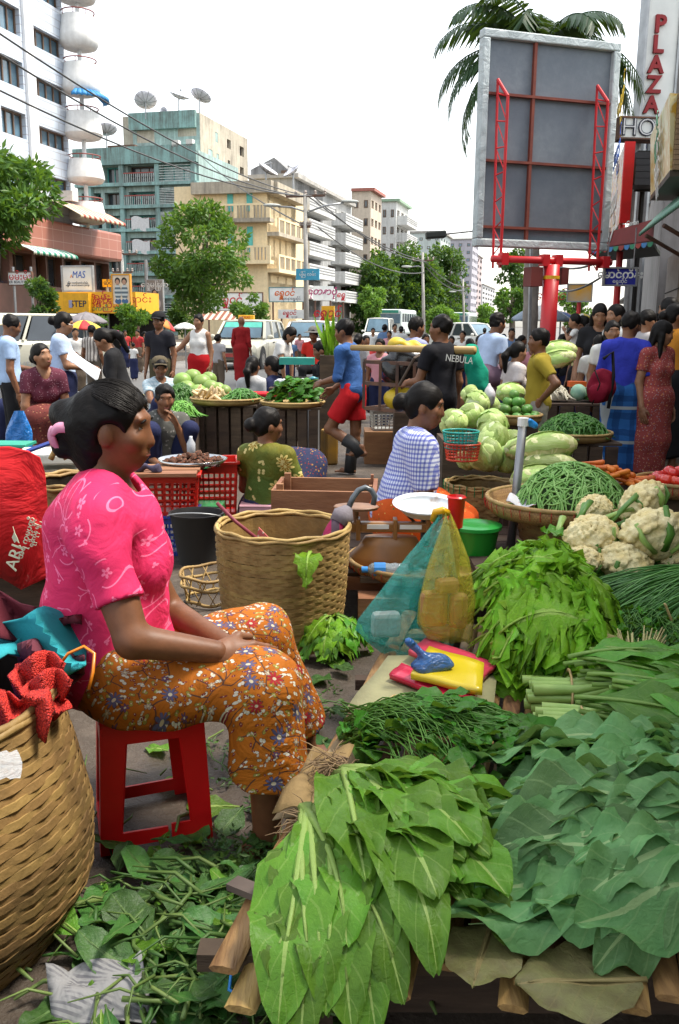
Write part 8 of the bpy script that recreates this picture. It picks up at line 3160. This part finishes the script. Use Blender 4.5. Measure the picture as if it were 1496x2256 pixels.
# ================================================================ produce behind
def ballmesh(name,r,dent=0,ribs=0,n=14):
 b = MB()
 m_ = n // 2 + 1
 for i in range(m_ + 1):
  th = PI * i / m_
  for k in range(n):
   a = 2 * PI * k / n
   q = 1 + ribs * math.cos(6 * a) - dent * (abs(math.cos(th)) ** 8)
   b.v.append((r[0] * q * math.sin(th) * math.cos(a),r[1] * q * math.sin(th) * math.sin(a),-r[2] * q * math.cos(th)))
 for i in range(m_):
  for k in range(n):
   a,e = i * n + k,i * n + (k + 1) % n
   b.f.append((a,e,e + n,a + n))
 return b.mesh(name,True)
def produce(name,me,m,label,cat,group,spots,rot=.4,seed=0):
 r_ = random.Random(seed)
 for p,s in spots:
  o = put(name,me,m,None,p,(r_.uniform(-rot,rot),r_.uniform(-rot,rot),r_.uniform(0,6.28)),s)
  tag(o,label,cat,group)
def cabbagemat(name,c,c2):
 m,t = newmat(name,.5,0,.35)
 v = t.obj()
 w_ = t.n('TexVoronoi',feature='DISTANCE_TO_EDGE')
 mp = t.n('Mapping'); t.set(mp.inputs['Vector'],v); mp.inputs['Scale'].default_value = (1,1,.35)
 t.set(w_.inputs['Vector'],mp.outputs[0]); w_.inputs['Scale'].default_value = 22
 vein = t.ramp(w_.outputs['Distance'],0,.1)
 t.col(t.mix(vein,t.mix(.45,c,C3(c,1.3)),t.mix(t.ramp(t.noise(v,9,3),.3,.7),c,c2)))
 t.bump(t.m('ADD',t.m('MULTIPLY',vein,.3),t.noise(v,20,3)),.4,.01)
 return m
CABM,NAPA = cabbagemat('cabbage',(.5,.6,.24),(.34,.48,.13)),cabbagemat('napa',(.6,.6,.32),(.42,.5,.16))
def cab_mesh(seed,r=(.1,.1,.085),n=7):
 s = Sdf((-.16,-.16,-.14),(.16,.16,.14),.008); r_ = np.random.default_rng(seed)
 s.ell((0,0,0),r,.0)
 for i in range(n):
  d = r_.normal(size=3); d /= np.linalg.norm(d)
  s.ell(d * np.array(r) * .18,np.array(r) * r_.uniform(.86,.97),.003)
 s.folds(.0022,45,seed)
 return s.mesh('cabbage')
def stand(label,px,py,Y,w,d,z,m=None,planks=5):
 """slatted crate table: plank sides on posts and a plank top"""
 p = P(px,py,Y); c = Vector((p.x,Y,0)); t = thing('slatted_table',label,'table',c)
 for i in range(planks):
  x = c.x - w / 2 + w * (i + .5) / planks
  bx('plank',(x,Y - d / 2,z / 2 - .01),(w / planks * .8,.02,z - .03),WOODD,t)
  bx('plank',(x,Y + d / 2,z / 2 - .01),(w / planks * .7,.02,z - .03),WOODD,t)
 for i in range(3):
  bx('top_board',(c.x,Y - d / 2 + d * (i + .5) / 3,z - .01),(w + .04,d / 3 * .94,.02),WOODD,t)
 return t,Vector((c.x,Y,z))
def behind():
 r_ = random.Random(21)
 # bean tray on a basket, carrots, tomatoes
 c = P(1232,1135,4.2); c.z = .47
 woven('cane_basket','dark basket under the bean tray',(c.x + .05,c.y + .02,.33),[(.22,0),(.24,.125)],26,6,WEAVED,1.1,inner=DARK)
 tray('broad bamboo tray with red lacing heaped with green beans',c,.35,.075,lace=mat('lace_red',(.4,.03,.02)))
 hp_ = Heap((c.x + .06,c.y + .02),(.27,.27),c.z + .03,.2); t = thing('green_bean_heap','heap of long green beans in the laced tray','green beans',(c.x,c.y,c.z)); b = MB()
 for i in range(620):
  a,q = r_.uniform(0,6.28),math.sqrt(r_.random()) * .26; x,y = hp_.c[0] + q * math.cos(a),hp_.c[1] + q * math.sin(a); d = r_.gauss(.5,1.0); L = r_.uniform(.07,.12); cv = r_.uniform(-.6,.6); pts = []
  for k in range(5):
   f = k / 4 - .5; xx,yy = x + math.cos(d + cv * f) * L * f,y + math.sin(d + cv * f) * L * f; pts.append((xx,yy,hp_.z(xx,yy) + r_.uniform(0,.004) + .012 * (i % 3) * .6))
  b.tube(pts,[.002,.0045,.005,.0045,.0015],5,cap=False)
 m,tt = newmat('bean',.45); ge = tt.n('NewGeometry'); tt.col(tt.mix(ge.outputs['Random Per Island'],(.09,.24,.035),(.2,.38,.1))); b.build('beans',m,t,True,kind='stuff')
 b = MB(); b.lathe([(.26,0),(.2,.1),(.1,.16),(.001,.185)],20,(hp_.c[0],hp_.c[1],c.z + .02)); b.build('beans_core',mat('bean_core',(.03,.08,.015)),t,True)
 flat_sheet('printed_wrapper','crumpled white printed plastic wrapper in the bean tray',[(1115,1112),(1180,1125),(1185,1090),(1140,1088)],printed('wrap',(.6,.6,.62),[(.5,.03,.03)],40,.25),c.z + .05,'wrapper',rip=.012)
 b = MB(); b.lathe([(.001,-.075),(.006,-.07),(.012,.0),(.017,.05),(.014,.062),(.004,.066)],10); cm = b.mesh('carrot',True); cmat = mat('carrot',(.62,.16,.015),(.5,.11,.01),12,rough=.5,vary=.25)
 for i in range(42):
  px = r_.uniform(1305,1415); py = 1014 + (px - 1300) * .34 + r_.uniform(0,24); p = P(px,py,4.55 + r_.uniform(-.1,.1)); p.z = max(p.z,.52)
  o = put('carrot',cm,cmat,None,p,(R(90) + r_.uniform(-.2,.2),0,R(60) + r_.uniform(-.8,.8)),r_.uniform(.8,1.1)); tag(o,'orange carrot heaped behind the green beans','carrot','carrots behind the beans')
 tag(bx('produce_box',(P(1360,1060,4.6).x,4.62,.27),(.4,.4,.54),WOODD),'dark box carrying the carrots','box')
 c = P(1492,1100,4.6); c.z = .5; tray('bamboo tray of tomatoes at the right edge',c,.22,.07,lace=mat('lace_red',(.4,.03,.02))); tag(bx('tray_box',(c.x,c.y,.25),(.3,.3,.495),WOODD),'dark box under the tomato tray','box')
 produce('tomato',ballmesh('tomato',(.034,.034,.029),.12,.015),mat('tomato',(.58,.025,.012),(.5,.05,.02),5,rough=.2,spec=.6,vary=.2),'ripe red tomato in the tray at the right edge','tomato','tomatoes in the tray',[((c.x + q * math.cos(a),c.y + q * math.sin(a),c.z + .045 + .035 * (q < .12) + .03 * (q < .06)),r_.uniform(.85,1.1)) for q,n in ((.17,15),(.11,10),(.1,9),(.05,5)) for a in np.linspace(0,6.28,n + 1)[:-1]])
 # cabbages
 c = Vector((P(1062,1080,5.15).x,5.2,0)); t = woven('cane_basket','cane basket laced with green string heaped with cabbages',c,[(.17,0),(.2,.25),(.21,.43)],30,22,WEAVE,1.1,inner=WEAVED)
 for k in range(30):
  a = 2 * PI * k / 30; b = MB(); b.tube([c + Vector((.222 * math.cos(a),.222 * math.sin(a),.45)),c + Vector((.224 * math.cos(a),.224 * math.sin(a),.39))],.003,4); b.build('lacing',mat('lace_green',(.02,.2,.06)),t)
 cb = [cab_mesh(i) for i in range(4)]
 for k,(px,py,Y,s,lab) in enumerate(((1000,932,5.5,.95,'at the upper left of the heap'),(1040,915,5.6,.9,'cut in half at the top of the heap'),(1085,935,5.4,1.0,'at the upper right of the heap'),(1085,968,5.25,1.1,'in the middle of the heap'),(1125,978,5.3,.95,'at the right of the heap'),(1072,1002,5.05,1.05,'at the front of the heap'),(1118,1012,5.1,.85,'low at the right rim of the basket'),(1030,1010,5.15,.7,'low behind the teal basket'),(1052,890,6.0,.95,'behind the heap by the white sack'),(1075,895,6.1,.85,'second one behind the heap'),(1035,868,6.4,.7,'smallest one beside the black tee'))):
  tag(put('cabbage',cb[k % 4],CABM,None,P(px,py,Y),(r_.uniform(-.8,.8),r_.uniform(-.8,.8),r_.uniform(0,6)),s * .9),'pale green cabbage ' + lab,'cabbage','cabbages')
 for k,(px,py,col,lab) in enumerate(((1018,996,(.5,.05,.02),'red pierced plastic basket under the teal one'),(1015,970,(.01,.32,.27),'teal pierced plastic basket tipped on the cabbages'))):
  p = P(px,py,4.95); t = thing('plastic_basket',lab,'basket',p); m = plastic('pb_%d' % k,col)
  for j,z in enumerate(np.linspace(-.04,.05,6)):
   b = MB(); rr = .085 + .25 * (z + .04) * .7; b.tube([p + Vector((rr * math.cos(a),rr * math.sin(a),z)) for a in np.linspace(0,2 * PI,29)],.003 if 0 < j < 5 else .006,5); b.build('hoop',m,t,True)
  for a in np.linspace(0,2 * PI,29)[:-1]:
   b = MB(); b.tube([p + Vector((.085 * math.cos(a),.085 * math.sin(a),-.04)),p + Vector((.101 * math.cos(a),.101 * math.sin(a),.05))],.003,4); b.build('rib',m,t)
 nm = cab_mesh(9,(.135,.07,.065),5)
 for k,(px,py,Y,rz,s,lab) in enumerate(((1205,985,4.9,.1,1.15,'uppermost of the stack by the pipe'),(1210,1025,4.85,-.05,1.1,'second of the stack by the pipe'),(1185,1055,4.75,.2,1.1,'bottom of the stack beside the beans'),(1150,990,5.05,.6,.9,'just behind the iron pipe'),(1125,865,6.6,.7,1.0,'behind beside the round gourds'),(1232,770,8.8,.1,1.2,'top one on the far table'),(1228,790,8.7,-.1,1.2,'lower one on the far table'))):
  tag(put('napa_cabbage',nm,NAPA,None,P(px,py,Y),(r_.uniform(-.3,.3),r_.uniform(-.2,.2),rz),s),'long pale napa cabbage, ' + lab,'cabbage','napa cabbages')
 CL = vegleaf('cabbage_leaf',(.46,.6,.2),(.32,.48,.1),(.62,.7,.42),nv=6,tr=.2)
 b = MB(); b.grid([[(.108 * (1 + .1 * max(0,i - 5) * .3) * math.sin(.24 * i * (1 + .1 * math.sin(7 * a))) * math.cos(a),.108 * (1 + .03 * max(0,i - 5)) * math.sin(.24 * i) * math.sin(a),.09 * math.cos(.24 * i) + .006 * math.sin(9 * a + i) * (i > 4)) for a in np.linspace(0,2 * PI,19)] for i in range(1,9)]); wrap = b.mesh('outer_leaf',True)
 for o in [o for o in COL.objects if o.name.split('.')[0] in ('cabbage','napa_cabbage')]:
  for q in range(3):
   e = link('outer_leaf',wrap,CL); e.parent = o; e.rotation_euler = (r_.uniform(-2,2),r_.uniform(-1.5,1.5),r_.uniform(0,6)) if 'napa' not in o.name else (1.5 * (q - 1),0,0); e.scale = (.97,.97,.97) if 'napa' not in o.name else (1.27,.69,.7)
 tag(bx('produce_box',(P(1200,1080,5.0).x,5.05,.2),(.5,.3,.4),WOODD),'dark box under the napa cabbages','box')
 tag(bx('produce_box',(P(1050,900,6.2).x,6.2,.3),(.5,.4,.58),WOODD),'dark box under the rear cabbages','box')
 # pipe
 t = thing('iron_pipe','grey iron pipe standing beside the napa cabbages','pipe',P(1122,1235,4.35)); a,e = P(1122,1235,4.35),P(1153,925,4.35); b = MB(); b.tube([a,e],.022,12); b.tube([a,(a.x,a.y,0)],.022,12); b.build('pipe',METAL,t,True)
 b = MB(); b.tube([e - Vector((0,0,.03)),e + Vector((0,0,.01))],.028,12); b.build('collar',SIGNW,t); S_ = Sdf(e - Vector((.05,.05,.06)),e + Vector((.1,.05,.05)),.006); S_.cap(e + Vector((.03,0,-.01)),e + Vector((.055,0,-.02)),.018,.016).folds(.005,90,2); link('blue_knot',S_.mesh('knot'),plastic('knot_blue',(.02,.25,.65)),t)
 # gourds, chillies, tables on the right
 c = P(1130,925,6.3); c.z = max(c.z - .02,.4); tray('bamboo tray of round green gourds',c,.2,.06,WEAVE); tag(bx('tray_box',(c.x,c.y,c.z / 2),(.3,.3,c.z - .005),WOODD),'dark box under the gourd tray','box')
 produce('gourd',ballmesh('gourd',(.038,.038,.034),.05,.02),mat('gourd',(.07,.2,.03),(.13,.28,.06),9,rough=.45,vary=.4),'round green gourd heaped behind the cabbages','gourd','gourds',[((c.x + q * math.cos(a),c.y + q * math.sin(a),c.z + .05 + z),r_.uniform(.85,1.15)) for q,z,n in ((.15,0,12),(.1,.05,8),(.05,.1,5),(0,.15,1)) for a in np.linspace(0,6.28,n + 1)[:-1]])
 t,c = stand('slatted table carrying the tray of green chillies',1262,960,7.0,.6,.5,.48); tray('bamboo tray heaped with green chillies',c,.3,.06,WEAVE)
 def heapstuff(name,label,cat,c,rr,h,n,L,r0,m,up=.02,core=None):
  hp = Heap((c.x,c.y),(rr,rr),c.z + .03,h); t = thing(name,label,cat,c); b = MB()
  for i in range(n):
   a,q = r_.uniform(0,6.28),math.sqrt(r_.random()) * rr; x,y = c.x + q * math.cos(a),c.y + q * math.sin(a); d = r_.uniform(0,6.28); l = L * r_.uniform(.7,1.2)
   b.tube([(x,y,hp.z(x,y) + r_.uniform(0,up)),(x + l / 2 * math.cos(d),y + l / 2 * math.sin(d),hp.z(x + l / 2 * math.cos(d),y + l / 2 * math.sin(d)) + up * .6),(x + l * math.cos(d),y + l * math.sin(d),hp.z(x + l * math.cos(d),y + l * math.sin(d)))],[r0,r0,r0 * .3],5)
  b.build('pieces',m,t,True,kind='stuff')
  b = MB(); b.lathe([(rr,0),(rr * .7,h * .5),(.001,h * .92)],14,(c.x,c.y,c.z + .025)); b.build('core',core or m,t,True)
 GCH = leafmat('chilli',(.03,.11,.015),(.07,.2,.03),0)
 heapstuff('chilli_heap','heap of long green chillies','chillies',c,.27,.16,420,.08,.008,GCH)
 t,c = stand('dark table of mixed vegetables behind the boy in mustard',1272,850,8.4,.75,.5,.66); LGR = leafmat('herbs',(.03,.09,.015),(.06,.16,.025),.1)
 heapstuff('leafy_herb_heap','dark leafy herbs at the right end of the far table','herbs',c + Vector((.2,0,0)),.16,.12,300,.06,.007,LGR); heapstuff('radish_heap','pale radishes at the left end of the far table','radishes',c - Vector((.22,0,0)),.14,.12,90,.09,.012,mat('radish',(.6,.55,.42)))
 tag(put('melon',ballmesh('melon',(.075,.075,.08)),mat('netted_melon',(.2,.4,.28),(.3,.45,.33),20),None,c + Vector((.0,-.05,.09))),'pale green netted melon on the far table','melon')
 tag(bx('orange_packet',c + Vector((.02,.1,.16)),(.16,.1,.05),plastic('packet_orange',(.7,.12,.02))),'orange packet among the herbs on the far table','packet')
 tag(bx('timber_box',(P(1075,835,9.5).x,9.6,.3),(.7,.4,.6),WOODR),'brown timber box under the perched man','box')
 S_ = Sdf(P(1048,815,8.0) - Vector((.2,.15,.3)),P(1048,815,8.0) + Vector((.2,.15,.3)),.014); S_.cap(P(1040,775,8.0),P(1052,850,8.0),.06,.09,.03).folds(.015,30,6,(1,1,.2)); tag(link('tarpaulin',S_.mesh('tarp'),cloth('tarp_green',(.01,.27,.17))),'hanging green cloth behind the black tee','cloth')
 tag(bx('cloth_prop',(P(1046,850,8.0).x,8.02,P(1048,850,8).z / 2),(.05,.05,P(1048,850,8).z),WOODD),'dark prop beneath the green cloth','prop')
 p = P(1078,872,6.0); S_ = Sdf(p - Vector((.1,.1,.1)),p + Vector((.1,.1,.12)),.01); S_.ell(p,(.045,.04,.06)).cap(p,p + Vector((0,0,.08)),.03,.012,.02).folds(.005,50,2); tag(link('plastic_bag',S_.mesh('sack'),plastic('bag_white',(.55,.53,.56),.5)),'pale plastic sack behind the cabbages','bag')
 b = MB(); b.ell((0,0,0),(.1,.05,.14),14); t = thing('backpack','dark red backpack on the royal blue shirt','bag',P(1325,850,7.5)); S_ = Sdf(P(1325,850,7.5) - Vector((.25,.2,.3)),P(1325,850,7.5) + Vector((.25,.2,.3)),.013); S_.ell(P(1325,850,7.52),(.12,.09,.15),.02,np.array(Matrix.Rotation(.35,3,'Y'))).ell(P(1318,865,7.44),(.08,.05,.09),.02).folds(.006,30,4); link('bag_body',S_.mesh('bp'),cloth('bag_red',(.2,.008,.025)),t)
 b = MB(); b.tube([P(1330,790,7.45),P(1350,775,7.5),P(1352,830,7.45),P(1340,900,7.45)],.014,6); b.tube([P(1310,815,7.42),P(1322,845,7.4),P(1305,890,7.42)],.006,6); b.build('strap',BLACKC,t,True)
 # tables on the left with radishes, leaves, melons
 t,c = stand('slatted crate table with the radish tray',500,960,8.6,.58,.45,.6); tray('bamboo tray of radishes and greens',c,.34,.05,WEAVE)
 produce('radish',ballmesh('radish',(.02,.02,.075),0,0,10),mat('radish_cream',(.6,.48,.28),(.5,.38,.2),9,vary=.25),'cream radish piled on the left tray','radish','radishes',[((c.x - .17 + r_.uniform(-.13,.13),c.y + r_.uniform(-.15,.12),c.z + .05 + .02 * (i % 4)),r_.uniform(.7,1.1)) for i in range(40)],1.4,3)
 heapstuff('leaf_stalk_heap','green stalks at the right of the radish tray','greens',c + Vector((.16,-.02,.01)),.16,.09,160,.14,.006,GCH)
 t,c = stand('slatted crate table with a heap of dark leaves',645,960,8.4,.5,.42,.6); tray('flat bamboo tray under the dark leaf heap',c,.3,.04,WEAVE)
 sh = small_leaf_shapes(.07,.1,5,90); leafy('spinach_heap','mounded dark glossy leaves on the second crate table',Heap((c.x,c.y),(.24,.22),c.z + .03,.19),30,240,sh,V_PEA,STEM_G,lambda r: (c.x + r.uniform(-.15,.15),c.y + r.uniform(-.1,.1)),1.2,2.5,seed=7,stemL=.1,upd=.03,sizes=(.8,1.2))
 MEL = mat('melon_green',(.16,.27,.05),(.22,.32,.08),7,rough=.45,vary=.3); c = P(465,852,10.2); ml = ballmesh('melon',(.105,.105,.1),.03,.01,16)
 produce('melon',ml,MEL,'round green melon stacked behind the radish tray','melon','melons',[(P(px,py,Y),s) for px,py,Y,s in ((402,840,10,1),(395,862,9.9,.9),(425,832,10.2,1),(445,845,10,1.05),(412,858,9.8,1),(465,855,9.8,.9),(460,836,10.3,.9),(480,858,9.9,.8),(438,865,9.7,.9),(495,862,9.9,.75),(420,875,9.7,.9),(450,872,9.7,.9))])
 tag(bx('produce_box',(P(445,880,10).x,10,P(445,880,10).z / 2),(.75,.5,P(445,880,10).z),WOODD),'dark table under the melons','table')
 b = MB(); p = P(402,905,8.2); tag(bx('produce_box',(P(400,930,8.2).x,8.2,.25),(.3,.3,.5),WOODD),'small dark stand with stalks beside the crouching man','stand'); heapstuff('herb_heap','bright green stalks on the small dark stand','greens',Vector((P(400,930,8.2).x,8.2,.49)),.15,.12,200,.12,.006,leafmat('bright_stalk',(.08,.25,.03),(.16,.36,.06),.1))
 heapstuff('leafy_herb_heap','dark leafy bunches between the melons and the crouching man','greens',Vector((P(400,880,8.9).x,8.9,.5)),.17,.22,380,.08,.012,LGR); tag(bx('produce_box',(P(400,900,8.9).x,8.9,.25),(.3,.3,.495),WOODD),'hidden dark box under the leafy bunches','box')
 p = P(421,985,7.2); t = thing('bottle','grey plastic bottle beside the crouching man','bottle',p); b = MB(); b.lathe([(.035,-.1),(.036,.03),(.014,.07),(.014,.09)],14,p); b.build('bottle',plastic('bottle_grey',(.45,.47,.5)),t,True); bx('block',p - Vector((0,0,.1 + (p.z - .1) / 2)),(.15,.15,p.z - .105),WOODD,t)
 tag(bx('folded_cloth',P(560,868,9.2),(.5,.25,.04),cloth('fold_red',(.5,.02,.03)),None,-.2,.015),'red and blue folded cloth between the tables','cloth'); tag(bx('produce_box',(P(560,880,9.2).x,9.2,P(560,880,9.2).z / 2),(.5,.3,P(560,880,9.2).z - .01),WOODD),'dark box under the red folded cloth','box')
 # tray stall with pot
 t,c = stand('small stall table with pale wrapped goods',645,850,10.6,.5,.4,.62); produce('wrapped_parcel',ballmesh('parcel',(.05,.04,.03),0,.05,8),plastic('parcel',(.6,.62,.66),.4),'pale wrapped parcel on the small stall','parcel','parcels',[((c.x + r_.uniform(-.2,.2),c.y + r_.uniform(-.15,.15),c.z + .03 + .02 * (i % 3)),1) for i in range(22)])
 tag(bx('goods_tray',P(655,795,10.9),(.42,.3,.08),plastic('tray_teal',(.02,.3,.24))),'teal plastic tray of goods on the stall','tray'); tag(bx('stall_prop',(P(655,810,10.9).x,10.95,.36),(.3,.2,.72),WOODD),'dark prop under the teal tray','prop')
 p = P(690,845,9.8); t = thing('cooking_pot','aluminium cooking pot with a blue lid','pot',p); b = MB(); b.lathe([(.09,-.1),(.1,0),(.105,.04),(.001,.045)],20,p); b.build('pot',CHROME,t,'auto'); b = MB(); b.lathe([(.05,.045),(.06,.06),(.001,.08)],16,p); b.build('lid',plastic('lid_teal',(.05,.25,.3)),t,True); b = MB(); b.lathe([(.09,-p.z),(.09,-.101)],14,p); b.build('stove',METAL,t)
 # porter's crate: iron frame with black sacks
 fr = Facade(806,7.75,P(948,800,7.3) - P(806,800,7.75)); w = fr.u(948); t = thing('porter_crate','rusty slatted carrying frame slung from the pole','carrying frame',fr.pt(w / 2,.5)); z0,z1,zm = fr.z(870,905),fr.z(870,800),fr.z(870,848)
 for o_ in (0,-.4):
  for q in (z0,zm,z1):
   b = MB(); b.beam(fr.pt(0,q,o_),fr.pt(w,q,o_),.025,.03); b.build('rail',RUST,t)
  for u in np.linspace(0,w,5):
   b = MB(); b.beam(fr.pt(u,z0,o_ + .015),fr.pt(u,z1,o_ + .015),.025,.012,(0,1,0)); b.build('upright',RUST,t)
 for u in (0,w):
  for q in (z0,z1):
   b = MB(); b.beam(fr.pt(u,q,0),fr.pt(u,q,-.4),.025,.025); b.build('rail',RUST,t)
 b = MB(); b.tube([fr.pt(w * .55,zm,.03),fr.pt(w * .75,z1 + .05,.02),fr.pt(w * .8,P(915,772,7.5).z,-.1)],.012,6); b.tube([fr.pt(w * .2,z1,-.2),fr.pt(w * .2,P(830,768,7.6).z,-.1)],.01,6); b.build('sling',mat('rope',(.1,.07,.05)),t)
 q = fr.pt(w / 2,0,-.2); S_ = Sdf(Vector((q.x - .4,q.y - .4,z0 - .05)),Vector((q.x + .4,q.y + .4,z1 + .3)),.014); S_.ell((q.x - .08,q.y,z1 - .05),(.2,.17,.17),.03).ell((q.x + .12,q.y,z1 - .06),(.17,.16,.15),.03).ell((q.x + .02,q.y,z1 + .06),(.2,.14,.08),.04).folds(.014,26,8); tag(link('rubbish_sack',S_.mesh('sack'),mat('sack_black',(.012,.012,.013),rough=.25,spec=.5,bump=.6,bs=14)),'shiny black plastic sacks in the carrying frame','sack')
 S_ = Sdf(Vector((q.x - .35,q.y - .3,z0 - .02)),Vector((q.x + .3,q.y + .3,z0 + .25)),.014); S_.ell((q.x - .08,q.y - .02,z0 + .1),(.17,.13,.1)).folds(.01,30,2); tag(link('yellow_sack',S_.mesh('sack'),plastic('sack_yellow',(.6,.42,.02),.5)),'yellow sack at the bottom of the carrying frame','sack')
 for k,(px,py,wd) in enumerate(((905,765,.3),(960,790,.22))):
  S_ = Sdf(P(px,py,8.6) - Vector((.3,.2,.15)),P(px,py,8.6) + Vector((.3,.2,.15)),.014); S_.cap(P(px,py,8.6) - Vector((wd / 2,0,-.03)),P(px,py,8.6) + Vector((wd / 2,0,-.03)),.06,.05).folds(.014,30,k); tag(link('yellow_sack',S_.mesh('sack'),plastic('sack_yellow',(.6,.42,.02),.5)),('yellow plastic sack behind the black sacks','yellow sack beside the black tee')[k],'sack'); tag(bx('sack_stand',(P(px,py,8.6).x,8.6,P(px,py,8.6).z / 2 - .03),(wd,.2,P(px,py,8.6).z - .06),WOODD),('dark stand behind the carrying frame','dark stand beside the black tee')[k],'stand')
 tag(bx('bollard',(P(725,985,8.6).x,8.7,.17),(.13,.2,.34),mat('ochre_paint',(.42,.22,.02),(.2,.12,.04),4),None,.3,.02),'worn ochre concrete block behind the striding boy','block'); tag(bx('produce_box',(P(870,965,8.9).x,8.9,.16),(.62,.4,.32),WOODR),'low brown box behind the striding boy','box'); crate('pale slatted plastic crate on the brown box',(P(850,935,8.9).x,8.9,.325),(.3,.25,.2),.1,plastic('crate_pale',(.4,.4,.37))); S_ = 0
 p = P(726,740,9.5); sh = small_leaf_shapes(.03,.3,4,33,'lance'); t = thing('onion_sheaf','upright sheaf of green onion leaves behind the striding boy','greens',p - Vector((0,0,.25)))
 for i in range(30):
  put('leaf',sh[i % 4],V_LETT,t,p + Vector((r_.uniform(-.05,.05),r_.uniform(-.04,.04),-.22)),(R(80) + r_.uniform(-.25,.2),0,r_.uniform(-3,3)),1.3)
 tag(bx('sheaf_box',(p.x,9.5,(p.z - .2) / 2),(.2,.2,p.z - .2),WOODD),'dark stand under the onion sheaf','stand')
behind()
# ================================================================ leaf litter round the stool
def litter():
 gr = COL.objects['ground']; r_ = random.Random(17)
 hp = Heap((-.28,1.65),(.3,.32),.004,.035)
 shapes = [leaf_mesh((0,0),R(90),L,W,None,0,p,rip=.012,nf=2,fold=.12,seed=60 + i,stem=.004,nu=7,nvv=10,curve=cv,jag=.06) for i,(L,W,p,cv) in enumerate(((.2,.1,'broad',.3),(.26,.12,'broad',-.4),(.16,.09,'oval',.2),(.3,.06,'lance',.5),(.22,.14,'broad',0),(.12,.07,'oval',-.3)))]
 for i in range(290):
  x,y = (r_.gauss(-.3,.16),r_.gauss(1.68,.17)) if i % 4 else (r_.gauss(-.05,.28),r_.gauss(2.5,.4))
  if y < 1.45 or (x < -.58 and y < 2.2) or x > .4:
   continue
  o = link('leaf',shapes[i % 6],V_DROP if i % 5 else V_MUST,gr); o.location = (x,y,hp.z(x,y) + .00012 * i + .004); o.rotation_euler = (r_.uniform(-.35,.35),r_.uniform(-.35,.35),r_.uniform(0,6.28)); q = r_.uniform(.35,.8); o.scale = (q,q,q)
 b = MB()
 for i in range(260):
  x,y = (r_.gauss(-.3,.18),r_.gauss(1.66,.18)) if i % 3 else (r_.gauss(-.1,.4),r_.gauss(2.5,.5)); a = r_.uniform(0,6.28); L = r_.uniform(.04,.2); z = hp.z(x,y) + r_.uniform(.0,.06 if i % 3 else .012) + .004; dz = r_.uniform(-.02,.04) if i % 3 else 0
  b.tube([(x,y,z),(x + L / 2 * math.cos(a),y + L / 2 * math.sin(a),z + dz * .6 + .008),(x + L * math.cos(a + .3),y + L * math.sin(a + .3),max(.005,z + dz))],[.0035,.003,.0012] if i % 4 else [.006,.005,.003],5)
 m,tt = newmat('trimmings',.55); ge = tt.n('NewGeometry'); tt.col(tt.mix(ge.outputs['Random Per Island'],(.03,.09,.015),(.14,.2,.05)))
 tag(b.build('stalk_litter',m,None,True,kind='stuff'),'scattered stalks and trimmings on the ground by the stool','plant litter')
 v,q = leafcloud([(-.3 + .1 * (i % 3),1.6 + .06 * (i // 3),.02) for i in range(24)] + [(r_.uniform(-.5,.5),r_.uniform(2.2,3.2),.012) for _ in range(16)],[.13] * 24 + [.05] * 16,5200,.03,.4,.1,5); v[:,2] = np.clip(v[:,2] * .5 + .01,.004,.12)
 tag(link('leaf_scraps',fastmesh('scraps',v,q,False),leafmat('scrap',(.02,.06,.012),(.07,.14,.025),.1),None,kind='stuff'),'fine leaf scraps trampled round the stool','plant litter')
litter()
# ---------------------------------------------------------------- lettering to plain meshes
def letters_to_mesh():
 fonts = [o for o in COL.objects if o.type == 'FONT']
 bpy.context.view_layer.update()
 dg = bpy.context.evaluated_depsgraph_get()
 for o in fonts:
  me = bpy.data.meshes.new_from_object(o.evaluated_get(dg))
  n = bpy.data.objects.new('lettering',me)
  COL.objects.link(n)
  n.parent = o.parent
  n.matrix_parent_inverse = o.matrix_parent_inverse
  n.matrix_basis = o.matrix_basis
 for o in fonts:
  bpy.data.objects.remove(o)
letters_to_mesh()
